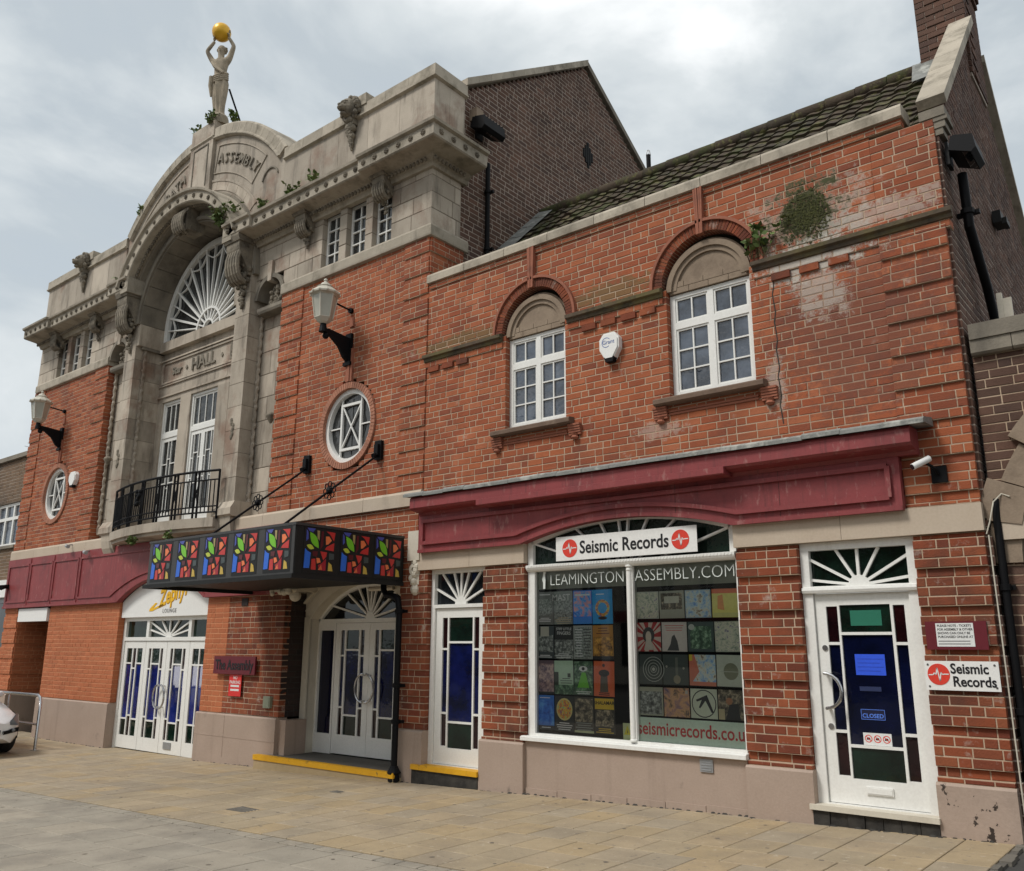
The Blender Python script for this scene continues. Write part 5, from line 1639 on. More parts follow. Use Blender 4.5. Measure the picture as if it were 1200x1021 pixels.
pm.mi = 0; pm.box(-PW/2-.01, PW/2+.01, -.002, .004, -PH/2-.01, PH/2+.01)
RM = pm.mesh('rose_panel', ROSE)
for i in range(5):
    link('rose_panel', RM, CP, (CX0+.345+i*.675, CY0-.015, (CZ0+CZ1)/2+.025))
for i in range(3):
    link('rose_panel', RM, CP, (CX1+.003, CY0+.36+i*.57, (CZ0+CZ1)/2+.025), (0, 0, PI/2)).scale = (.92, 1, 1)
# the right-hand brackets and tie rods belong to the canopy
for x, xe in ((-2.57, -2.18), (-.92, -.60)):
    r = MB(); r.tube([(x, -.02, 4.20), (xe, CY0+.03, CZ1)], .016, 7); rod = part(CP, 'tie_rod', r, M['black'])
    t = .55; p_ = Vector((x+t*(xe-x), -.02+t*(CY0+.05), 4.20+t*(CZ1-4.20)))
    fl_ = MB()
    for q in range(8):
        a = 2*PI*q/8
        ax_ = Vector((math.cos(a), 0, math.sin(a)))
        fl_.tube([p_+ax_*.03]+[p_+ax_*(.09+.035*math.cos(b))+Vector((-math.sin(a), 0, math.cos(a)))*.035*math.sin(b) for b in [k_*PI/4 for k_ in range(-4, 5)]], .008, 5)
    fl_.ball(tuple(p_), .05, 8, 6)
    part(rod, 'rosette', fl_, M['black'])
    pl_ = MB(); pl_.box(x-.06, x+.08, -.05, -.0, 4.12, 4.40); pl_.tube([(x, -.05, 4.2), (x, -.13, 4.16)], .035, 8); pl_.box(x-.03, x+.05, -.09, -.04, 4.18, 4.34)
    part(rod, 'wall_plate', pl_, M['black'])

# ================================================================== wall lanterns
def lantern(label):
    T = thing('wall_lantern', (0, 0, 0), label, 'lantern', 'wall lanterns on the hall front')
    y = -.58
    b = MB()
    b.box(-.07, .07, -.05, 0, -.22, .30)
    b.add([(x, yy, z) for x in (-.03, .03) for yy, z in ((-.05, -.20), (-.05, .22), (-.48, .26), (-.60, .24), (-.60, .18), (-.42, .14), (-.25, .02), (-.14, -.14))],
          [tuple(range(8)), tuple(range(15, 7, -1))]+[(i, (i+1) % 8, 8+(i+1) % 8, 8+i) for i in range(8)])
    b.ball((0, -.52, .13), .055, 8, 6); b.box(-.09, .09, -.07, 0, -.26, -.20)
    b.tube([(0, y, .18), (0, y, .34)], [.07, .045], 10)
    part(T, 'bracket', b, M['black'])
    sty = MB(); sty.tube([(0, 0, .72), (0, y+.15, .76)], .016, 6); sty.tube([(0, 0, .72), (0, -.05, .722)], .05, 8); part(T, 'stay', sty, M['black'])
    h = [(.08, .34), (.12, .38), (.135, .40)]
    bs = MB(); bs.lathe([(.06, .32), (.10, .345), (.15, .40), (.15, .41)], (0, y, 0), 6); part(T, 'base', bs, M['opal'])
    r0, r1, z0, z1 = .145, .205, .41, .80
    fr_ = MB()
    for i in range(6):
        a = 2*PI*i/6
        fr_.tube([(r0*math.cos(a), y+r0*math.sin(a), z0), (r1*math.cos(a), y+r1*math.sin(a), z1)], .012, 5)
        a2 = 2*PI*(i+1)/6
        fr_.tube([(r0*math.cos(a), y+r0*math.sin(a), z0), (r0*math.cos(a2), y+r0*math.sin(a2), z0)], .012, 5)
        fr_.tube([(r1*math.cos(a), y+r1*math.sin(a), z1), (r1*math.cos(a2), y+r1*math.sin(a2), z1)], .012, 5)
    part(T, 'frame', fr_, M['opal'])
    for i in range(6):
        a, a2 = 2*PI*i/6, 2*PI*(i+1)/6; k_ = .985
        g_ = MB(); g_.add([(k_*r*math.cos(q), y+k_*r*math.sin(q), z) for r, z, q in ((r0, z0, a), (r0, z0, a2), (r1, z1, a2), (r1, z1, a))], [(0, 1, 2, 3)])
        part(T, 'pane', g_, M['frost'])
    cp = MB(); cp.lathe([(.20, .80), (.245, .815), (.25, .84), (.235, .86), (.16, .92), (.12, .945), (.13, .965), (.095, .985), (.07, 1.02), (.03, 1.045), (.025, 1.06), (.035, 1.075), (.03, 1.10), (.008, 1.115)], (0, y, 0), 12)
    for i in range(12):
        a = 2*PI*i/12; cp.ball((.245*math.cos(a), y+.245*math.sin(a), .835), .022, 5, 4)
    part(T, 'cap', cp, M['opal'])
    return T
L1 = lantern('cream lantern on black bracket nearest the brick shop, above its oval window')
L1.location = (-1.70, 0, 5.95); L1.scale = (.93, .93, .93)
L2 = copy_tree(L1, None, (-11.56, 0, 5.98))
L2['label'] = 'cream lantern on black bracket at the hall end beside the brown brick building'

# ================================================================== signs
def sign(name, x0, x1, z0, z1, y, mt, label, cat='sign', th=.012, screws=False):
    T = thing(name, ((x0+x1)/2, y, z0), label, cat)
    b = MB(); b.box(x0, x1, y-th, y, z0, z1); part(T, 'board', b, mt)
    if screws:
        for a in (x0+.03, x1-.03):
            for c_ in (z0+.03, z1-.03):
                s_ = MB(); s_.revolve([(y-th-.004, 0.), (y-th-.004, .009), (y-th+.002, .010)], a, c_, 0, 2*PI, 8, False); part(T, 'screw', s_, M['steel'])
    return T
def pulse(T, cx, cz, r, y):
    d = MB(); d.revolve([(y-.002, 0.), (y-.002, r), (y+.001, r)], cx, cz, 0, 2*PI, 32, False); part(T, 'red_disc', d, SIGNRED)
    z = MB(); pts = [(-.9, -.05), (-.5, -.05), (-.36, .14), (-.22, -.05), (-.10, .62), (.08, -.62), (.22, .18), (.34, -.02), (.5, .02), (.9, .02)]
    for p, q in zip(pts[:-1], pts[1:]): z.bar((cx+p[0]*r, cz+p[1]*r), (cx+q[0]*r, cz+q[1]*r), r*.10, y-.004, y-.0025)
    part(T, 'pulse_line', z, PAPER)
B1 = sign('shop_banner', 2.27, 4.105, 2.475, 2.755, -.03, M['board'], 'long white banner with black lettering between two red discs', 'banner', .006)
pulse(B1, 2.47, 2.615, .105, -.037); pulse(B1, 3.91, 2.615, .105, -.037)
lettering(B1, 'Seismic Records', .205, (3.19, -.0375, 2.61), INK, extrude=.001, offset=.0042, sx=.86)
B2 = sign('shop_sign', 6.215, 6.79, 1.155, 1.395, -.045, M['board'], 'square white sign with one red disc and two lines of lettering by right door', 'sign', .01, True)
pulse(B2, 6.325, 1.285, .088, -.056)
lettering(B2, 'Seismic', .115, (6.42, -.0565, 1.33), INK, extrude=.001, offset=.0028, align='LEFT', sx=.86)
lettering(B2, 'Records', .115, (6.43, -.0565, 1.225), INK, extrude=.001, offset=.0028, align='LEFT', sx=.86)
B3 = sign('notice_board', 6.255, 6.735, 1.49, 1.725, -.04, flat('burgundy', (.13, .012, .02)), 'burgundy notice board with white ticket paper above the square sign')
p_ = MB(); p_.box(6.34, 6.635, -.0545, -.052, 1.515, 1.71); part(B3, 'paper', p_, PAPER)
for i, tx in enumerate(('PLEASE NOTE - TICKETS', 'FOR ASSEMBLY & OTHER', 'SHOWS CAN ONLY BE', 'PURCHASED ONLINE AT')):
    lettering(B3, tx, .027, (6.352, -.0552, 1.688-.031*i), INK, extrude=.0004, offset=.0004, align='LEFT', sx=.92)
for z_ in (1.56, 1.537):
    q_ = MB(); q_.box(6.352, 6.60, -.0552, -.0542, z_-.004, z_+.004); part(B3, 'fine_print', q_, flat('grey_ink', (.2, .2, .2)))
B4 = sign('venue_plaque', -4.63, -3.50, 1.055, 1.33, -.04, flat('burgundy', (.13, .012, .02)), 'burgundy plaque with dark lettering on brick pier beside the entrance', 'plaque', .03)
lettering(B4, 'The Assembly', .215, (-4.065, -.072, 1.19), INK, extrude=.003, offset=.004, sx=.84)
B5 = sign('no_parking_sign', -4.21, -3.88, .72, 1.05, -.03, flat('warning_red', (.66, .035, .03)), 'small red warning sign with white words below the burgundy plaque', 'sign', .008)
for i, tx in enumerate(('NO', 'PARKING')): lettering(B5, tx, .07, (-4.045, -.0385, 1.0-.07*i), PAPER, extrude=.0006, offset=.001)
for i in range(2):
    q_ = MB(); q_.box(-4.16, -3.93, -.0392, -.0375, .80+.06*i, .83+.06*i); part(B5, 'fine_print', q_, PAPER)
B6 = thing('lounge_sign', (-6.55, .05, 2.03), 'yellow slanted script and small grey capitals on white arched board', 'sign')
GOLDP = flat('sign_yellow', (.85, .48, .01))
lettering(B6, 'Zephyr', .40, (-6.28, .047, 2.40), GOLDP, extrude=.003, offset=.010, shear=.35, roty=math.radians(-13), sx=.82)
lettering(B6, 'Zephyr', .40, (-6.272, .0475, 2.392), flat('sign_ochre', (.42, .20, .01)), extrude=.001, offset=.015, shear=.35, roty=math.radians(-13), sx=.82)
q_ = MB(); q_.prism([(-7.06, 2.10), (-6.95, 2.10), (-6.58, 2.20), (-6.60, 2.225), (-6.93, 2.15), (-6.80, 2.24), (-6.86, 2.25), (-7.05, 2.14)], .044, .048); part(B6, 'flourish', q_, GOLDP)
lettering(B6, 'LOUNGE', .10, (-6.36, .047, 2.095), flat('sign_grey', (.16, .15, .15)), extrude=.002, space=1.25)

# window graphics
TW = flat('window_white', (.70, .74, .70))
G1 = thing('window_lettering', (2.6, .065, 2.2), 'thin pale capitals across the top of the poster window', 'lettering')
lettering(G1, 'LEAMINGTON', .185, (2.62, .0655, 2.262), TW, extrude=.0005, offset=-.0035, sx=.88)
lettering(G1, 'ASSEMBLY.COM', .185, (3.87, .0655, 2.262), TW, extrude=.0005, offset=-.0035, sx=.92)
fg = MB()
fg.prism([(2.00, 2.17), (2.03, 2.17), (2.035, 2.27), (2.03, 2.34), (2.045, 2.36), (2.03, 2.375), (2.005, 2.37), (2.0, 2.33), (1.985, 2.28), (2.0, 2.24)], .0655, .067)
part(G1, 'figure_emblem', fg, TW)
bk = MB(); bk.box(1.87, 3.18, .10, .105, 2.165, 2.375); bk.box(3.27, 4.49, .10, .105, 2.145, 2.375)
single('header_strip', bk, flat('header', (.26, .27, .21)), 'grey green strip behind the thin pale capitals in shop window', 'strip')
W_ = thing('web_banner', (3.87, .1, .50), 'pale green strip with red web address along foot of shop window', 'banner')
q_ = MB(); q_.box(3.225, 4.50, .098, .101, .505, .775); part(W_, 'sheet', q_, flat('pale_green', (.78, .95, .82)))
lettering(W_, 'seismicrecords.co.uk', .185, (3.235, .0972, .66), flat('crimson', (.62, .03, .035)), extrude=.0005, offset=.0028, align='LEFT', sx=.83)

# ---- posters and record sleeves
def picmat(name, cols, scale, w3=False, seed=0.):
    m = bpy.data.materials.new(name); m.use_nodes = True
    n = m.node_tree.nodes; l = m.node_tree.links; b = n['Principled BSDF']
    g_ = n.new('ShaderNodeNewGeometry'); mp = n.new('ShaderNodeMapping'); mp.inputs['Location'].default_value = (seed, seed*1.7, seed*.3)
    l.new(g_.outputs['Position'], mp.inputs['Vector'])
    t = n.new('ShaderNodeTexNoise'); t.inputs['Scale'].default_value = scale; t.inputs['Detail'].default_value = 8; t.inputs['Roughness'].default_value = .65; t.inputs['Distortion'].default_value = .35
    l.new(mp.outputs[0], t.inputs['Vector'])
    r = n.new('ShaderNodeValToRGB'); el = r.color_ramp.elements
    while len(el) < len(cols): el.new(.5)
    for i, c in enumerate(cols): el[i].position = .36+.28*i/(len(cols)-1); el[i].color = (*[min(.9, v*1.5) for v in c], 1)
    l.new(t.outputs['Fac'], r.inputs['Fac']); l.new(r.outputs['Color'], b.inputs['Base Color'])
    b.inputs['Roughness'].default_value = .35
    return m
BK, WH, GY = (.02, .022, .024), (.62, .64, .60), (.22, .24, .23)
def poster(x0, x1, z0, z1, bgc, shapes, label, cat, group, name):
    T = MB(); mats = []
    def mi(c):
        if isinstance(c, tuple): c = tuple(min(.85, v*1.45+.004) for v in c)
        mtl = c if not isinstance(c, tuple) else flat('p_%d_%d_%d' % tuple(int(v*200) for v in c), c, .35)
        if mtl not in mats: mats.append(mtl)
        return mats.index(mtl)
    w_, h_ = x1-x0, z1-z0
    T.mi = mi(bgc); T.box(x0, x1, .102, .1035, z0, z1)
    lay = 0
    for s_ in shapes:
        lay += 1
        y1 = .102-.0003*lay; T.mi = mi(s_[-1])
        if s_[0] == 'r': T.box(x0+s_[1]*w_, x0+s_[3]*w_, y1, .1021, z0+s_[2]*h_, z0+s_[4]*h_)
        elif s_[0] == 'e': T.prism([(x0+(s_[1]+s_[3]*math.cos(2*PI*i/20))*w_, z0+(s_[2]+s_[4]*math.sin(2*PI*i/20))*h_) for i in range(20)], y1, .1021)
        elif s_[0] == 'p': T.prism([(x0+u*w_, z0+v*h_) for u, v in s_[1]], y1, .1021)
        elif s_[0] == 'o':
            T.revolve([(y1, s_[3]*h_), (y1, s_[4]*h_), (.1021, s_[4]*h_), (.1021, s_[3]*h_)], x0+s_[1]*w_, z0+s_[2]*h_, 0, 2*PI, 22)
        elif s_[0] == 'l':
            for i in range(s_[5]):
                q = random.Random(i*31+int(x0*100)).uniform(.55, 1.)
                zz = s_[4]-(s_[4]-s_[2])*(i+.5)/s_[5]; cu = (s_[1]+s_[3])/2; hw = (s_[3]-s_[1])/2*q
                T.box(x0+(cu-hw)*w_, x0+(cu+hw)*w_, y1, .1021, z0+(zz-.012)*h_, z0+(zz+.012)*h_)
    o = single(name, T, mats, label, cat, group)
    o.rotation_euler = (0, random.uniform(-.012, .012), 0)
    return o
pc = [1.862, 2.13, 2.405, 2.675, 2.955]
pz = [(1.752, 2.14), (1.36, 1.742), (.965, 1.348), (.565, .955)]
PM = lambda nm, cols, sc, sd: picmat('print_'+nm, cols, sc, seed=sd)
grey = PM('grey', [(.03,.035,.035), (.14,.15,.14), (.42,.44,.41)], 26, 1)
grey2 = PM('grey2', [(.05,.055,.055), (.20,.22,.20), (.34,.37,.34)], 40, 4)
blue = PM('blue', [(.02,.09,.45), (.05,.30,.62), (.5,.25,.3), (.62,.3,.18)], 14, 2)
blue2 = PM('blue2', [(.01,.05,.28), (.03,.14,.5), (.10,.32,.62)], 10, 7)
amber = PM('amber', [(.05,.03,.015), (.35,.17,.03), (.6,.34,.06)], 18, 3)
mauve = PM('mauve', [(.08,.05,.09), (.30,.2,.2), (.5,.36,.3)], 24, 5)
gr = PM('grn', [(.02,.04,.03), (.06,.12,.07), (.25,.38,.25)], 20, 6)
sep = PM('sepia', [(.02,.018,.014), (.10,.085,.06), (.38,.32,.22)], 22, 8)
multi = PM('multi', [(.03,.10,.25), (.5,.12,.04), (.62,.45,.05), (.05,.35,.3)], 30, 9)
land = PM('land', [(.12,.10,.16), (.34,.20,.16), (.50,.30,.16), (.10,.07,.06)], 9, 11)
sky_ = PM('sky', [(.10,.22,.45), (.3,.42,.5), (.5,.5,.42), (.16,.12,.08)], 16, 12)
pale = PM('pale', [(.16,.2,.16), (.36,.38,.3), (.5,.48,.38), (.12,.12,.2)], 24, 13)
PG = 'concert posters in the shop window'
P = [
 [((.16,.17,.16), [('r',.1,.28,.9,.78,grey2), ('r',.2,.90,.8,.93,WH), ('l',.15,.08,.85,.22,3,WH)], 'faded grey poster in the upper corner under the window emblem'),
  ((.20,.225,.205), [('r',.02,.1,.98,.72,grey2), ('l',.05,.0,.95,.22,4,(.42,.36,.25))], 'grey poster with white brush lettering'),
  ((.03,.16,.62), [('r',.04,.22,.96,.97,blue), ('r',.1,.84,.9,.89,(.5,.62,.75)), ('r',.0,.0,1.,.2,(.04,.22,.70))], 'bright blue poster with orange burst'),
  ((.02,.28,.58), [('o',.5,.46,.16,.25,multi), ('e',.5,.17,.22,.05,BK), ('r',.2,.85,.6,.88,(.5,.68,.72))], 'turquoise poster with a ring of colours')],
 [((.06,.07,.075), [('r',.05,.2,.95,.72,grey), ('r',.25,.68,.72,.98,(.42,.40,.34)), ('l',.1,.02,.9,.12,2,WH)], 'dark photo poster with a pale square at top'),
  ((.035,.036,.036), [('r',.0,.0,1.,.58,grey), ('l',.05,.02,.95,.18,3,WH)], 'black poster with white block words over a band photo'),
  ((.30,.31,.29), [('r',.05,.02,.95,.95,grey2), ('l',.06,.05,.5,.92,11,WH), ('l',.5,.05,.95,.92,10,(.06,.06,.06))], 'grey list poster of two columns of small lines'),
  ((.42,.20,.04), [('r',.03,.02,.97,.66,amber), ('l',.15,.72,.85,.95,3,(.10,.03,.02)), ('r',.0,.0,1.,.10,BK)], 'amber poster with dark silhouettes below sunset sky')],
 [((.13,.09,.11), [('r',.02,.04,.98,.9,mauve), ('p',[(.3,.2),(.75,.25),(.55,.85),(.25,.92)],mauve), ('r',.0,.0,1.,.06,BK)], 'mauve brown poster of pale writhing figures'),
  ((.40,.52,.40), [('r',.0,.0,.22,.66,(.04,.05,.04)), ('r',.0,.0,1.,.28,gr), ('r',.7,.5,.86,.62,(.05,.06,.05)), ('l',.3,.3,.95,.5,3,(.1,.12,.1))], 'pale mint poster with black side blocks'),
  ((.045,.06,.05), [('r',.02,.02,.98,.98,gr), ('p',[(.18,.22),(.80,.22),(.62,.66),(.42,.66)],(.16,.46,.06)), ('e',.5,.77,.22,.08,WH), ('e',.5,.77,.08,.05,BK), ('l',.08,.02,.92,.13,2,WH)], 'dark poster with a green pyramid below an eye'),
  ((.62,.13,.05), [('p',[(.3,.12),(.7,.12),(.66,.62),(.34,.62)],(.10,.09,.07)), ('e',.5,.66,.26,.10,(.03,.03,.03)), ('e',.48,.88,.07,.045,(.05,.03,.03)), ('l',.1,.02,.9,.12,2,BK)], 'orange poster with one dark standing figure')],
 [((.03,.16,.50), [('r',.03,.15,.97,.86,blue2), ('l',.1,.88,.9,.97,1,WH), ('r',.0,.0,1.,.12,BK), ('l',.2,.03,.9,.1,1,WH)], 'deep blue poster with a cloudy portrait'),
  ((.03,.033,.033), [('e',.5,.62,.42,.32,(.62,.5,.2)), ('e',.5,.62,.36,.27,multi), ('l',.08,.02,.92,.26,4,WH)], 'black poster with a round badge of many colours'),
  ((.05,.047,.04), [('r',.04,.3,.96,.95,sep), ('l',.05,.05,.95,.3,4,GY), ('r',.0,.0,1.,.06,(.42,.44,.26))], 'sepia poster of a face with pale strip at foot'),
  ((.025,.024,.02), [('r',.04,.68,.96,.98,(.62,.40,.03)), ('r',.06,.2,.94,.66,sep), ('l',.04,.02,.96,.17,3,(.62,.40,.03))], 'black poster with bold words on yellow bars')]]
for r in range(4):
    for c in range(4):
        bgc, sh, lb = P[r][c]
        poster(pc[c]+.004, pc[c+1]-.004, pz[r][0]+random.uniform(0, .006), pz[r][1]-.004, bgc, sh, lb, 'poster', PG, 'poster')
for (tx, cx, cz, sz, mt, sh_) in (('STIFF LITTLE', 2.268, 1.705, .05, PAPER, 0), ('FINGERS', 2.268, 1.655, .06, PAPER, 0), ('SHALAMAR', 2.815, .895, .062, INK, 0), ('Mast', 2.25, 2.05, .12, PAPER, .2)):
    pass
TX = [('STIFF LITTLE', 2.268, 1.70, .040, PAPER), ('FINGERS', 2.268, 1.652, .052, PAPER), ('SHALAMAR', 2.815, .895, .052, INK), ('MAST', 2.24, 2.06, .105, PAPER)]
for tx, cx, cz, sz, mt in TX:
    me = text_mesh('poster_words', tx, sz, mt, extrude=.0003, offset=.001)
    o = link('poster_words', me, None, (cx, .1000, cz), (PI/2, 0, 0))
    best = min([q for q in bpy.data.objects if q.name.startswith('poster') and q.type == 'MESH' and not q.name.startswith('poster_words')], key=lambda q: abs(q.location.x-cx)+abs(q.location.z+.19-cz))
    o.parent = best; o.location = Vector((cx, .1000, cz))-best.location
poster(3.05, 3.16, .53, .70, (.50, .55, .30), [('p', [(.1,.3),(.9,.3),(.5,.85)], (.70,.52,.02)), ('p', [(.45,.4),(.55,.4),(.5,.65)], BK)], 'small yellow warning triangle sheet at the foot of shop window', 'sheet', None, 'warning_sheet')
ac = [3.235, 3.545, 3.855, 4.165, 4.475]
az = [(1.80, 2.09), (1.455, 1.76), (1.115, 1.425), (.795, 1.085)]
rays = [('p', [(.5,.5), (.5+1.0*math.cos(a), .5+1.0*math.sin(a)), (.5+1.0*math.cos(a+.2), .5+1.0*math.sin(a+.2))]) for a in [i*2*PI/16 for i in range(16)]]
def clipray(pts):
    return [(min(max(u, 0), 1), min(max(v, 0), 1)) for u, v in pts]
A = [
 [((.36,.38,.33), [('r',.03,.03,.97,.97,pale)], 'pale sleeve of faint crowded figures'), ((.30,.31,.25), [('r',.06,.32,.92,.92,sep), ('r',.2,.55,.8,.8,(.45,.44,.36))], 'sleeve with a dark framed picture and blank foot'),
  ((.25,.33,.38), [('r',.03,.03,.97,.97,sky_)], 'sleeve of rocky shapes under a blue sky'), ((.60,.55,.18), [('r',.0,.84,1.,1.,(.68,.16,.08)), ('p',[(.2,.3),(.45,.25),(.4,.8),(.22,.75)],(.58,.26,.10)), ('r',.02,.02,.98,.16,(.5,.5,.2))], 'yellow sleeve with red band along its top')],
 [((.50,.42,.36), [('p', clipray(q[1]), (.34,.035,.035)) for q in rays]+[('e',.5,.56,.24,.28,(.05,.05,.05)), ('e',.5,.5,.12,.2,(.5,.44,.36)), ('p',[(.3,.05),(.7,.05),(.6,.4),(.4,.4)],(.45,.42,.36))], 'sleeve with red rays behind a dark head'),
  ((.50,.46,.42), [('p',[(.2,.03),(.68,.03),(.62,.35),(.5,.58),(.4,.5),(.34,.25)],(.06,.06,.06)), ('l',.05,.68,.95,.92,3,(.45,.12,.10))], 'pale sleeve with red words and a dark seated figure'),
  ((.06,.085,.08), [('r',.1,.1,.9,.85,gr), ('e',.15,.82,.12,.1,(.4,.42,.38))], 'dark green sleeve with a pale round sticker'), ((.32,.34,.27), [('r',.02,.02,.98,.98,pale)], 'mottled sage and stone coloured sleeve')],
 [((.05,.062,.058), [('o',.66,.5,.10*k_, .10*k_+.02, (.36,.38,.34)) for k_ in (1, 2, 3, 4)]+[('e',.66,.5,.06,.06,(.4,.4,.36))], 'dark sleeve with pale spiral rings'),
  ((.05,.065,.06), [('r',.5,.1,.6,.9,(.12,.13,.11)), ('e',.55,.18,.14,.14,(.22,.2,.14)), ('e',.15,.6,.04,.04,(.3,.3,.25)), ('e',.82,.55,.04,.04,(.3,.3,.25))], 'almost black sleeve with a faint stringed instrument'),
  ((.50,.16,.10), [('p',[(.2,1.),(1.,1.),(1.,.13),(.12,.13),(.38,.45)],sky_), ('r',.0,.8,.12,1.,(.55,.45,.05))], 'sleeve of a teal shape on salmon pink'), ((.42,.45,.38), [('e',.52,.48,.27,.27,(.17,.18,.12)), ('r',.1,.46,.9,.48,(.36,.38,.32))], 'pale sleeve with one dark disc')],
 [((.33,.34,.27), [('r',.05,.05,.95,.95,grey), ('r',.0,.85,1.,1.,(.36,.36,.28))], 'grey sleeve of a crowded etching'), ((.26,.17,.14), [('r',.0,.0,1.,1.,land), ('r',.85,.8,.95,.92,(.4,.4,.36))], 'sleeve of a purple and rust sunset field'),
  ((.50,.54,.44), [('o',.5,.5,.44,.475,BK), ('p',[(.2,.62),(.62,.80),(.86,.22),(.78,.2),(.56,.6),(.36,.34),(.30,.36),(.42,.62),(.24,.56)],BK)], 'white sleeve with black ring and angular mark'), ((.05,.045,.04), [('r',.0,.0,1.,1.,sep), ('p',[(.25,.0),(.8,.0),(.7,.55),(.4,.5)],BK), ('e',.4,.62,.12,.12,(.34,.16,.08)), ('r',.0,.0,.22,.35,(.42,.36,.22))], 'black sleeve with dark coat and tan face')]]
for r in range(4):
    for c in range(4):
        bgc, sh, lb = A[r][c]
        poster(ac[c]+.006+.015*min(r, 1), ac[c+1]-.006+.015*min(r, 1), az[r][0], az[r][1], bgc, sh, lb, 'record sleeve', 'record sleeves in the shop window', 'record_sleeve')

# notices on the right-hand door
def notice(x0, x1, z0, z1, mt, label, name='door_notice', y=.076):
    q = thing(name, ((x0+x1)/2, y, z0), label, 'notice')
    b = MB(); b.box(x0, x1, y-.001, y, z0, z1); part(q, 'sheet', b, mt); return q
q = notice(5.59, 5.855, 1.26, 1.445, flat('blue_paper', (.03, .10, .72)), 'bright blue paper taped inside door glass')
for i in range(4):
    b = MB(); b.box(5.61, 5.84-.03*(i % 2), .0742, .0752, 1.40-.035*i, 1.405-.035*i); part(q, 'fine_print', b, flat('blue_ink', (.02, .05, .4)))
q = notice(5.60, 5.815, .87, .965, flat('navy_card', (.008, .010, .04)), 'dark closed card inside the door glass')
lettering(q, 'CLOSED', .05, (5.707, .0745, .905), flat('blue_letters', (.10, .22, .75)), extrude=.0004, offset=.001)
b = MB(); strip([(5.605, .875), (5.81, .875), (5.81, .96), (5.605, .96), (5.605, .875)], .004, .0742, .0752, b); part(q, 'border', b, flat('blue_letters', (.10, .22, .75)))
q = notice(5.605, 5.85, .655, .76, PAPER, 'white strip of three red prohibition symbols on door')
for i in range(3):
    cx = 5.65+i*.078
    b = MB(); b.revolve([(.0742, .026), (.0742, .033), (.0752, .033), (.0752, .026)], cx, .71, 0, 2*PI, 18); b.bar((cx-.02, .73), (cx+.02, .69), .006, .0743, .0752); part(q, 'symbol', b, SIGNRED)
    b = MB(); b.prism([(cx-.018, .70), (cx-.012, .722), (cx+.012, .718), (cx+.016, .70)], .0746, .0752); part(q, 'pictogram', b, INK)
q = notice(5.61, 5.80, 1.12, 1.16, flat('navy_card2', (.02, .03, .09)), 'thin dark label under the blue paper on door')
q = notice(5.58, 5.86, 1.70, 1.84, flat('green_card', (.02, .16, .10)), 'green card behind the top pane of right door', y=.0765)

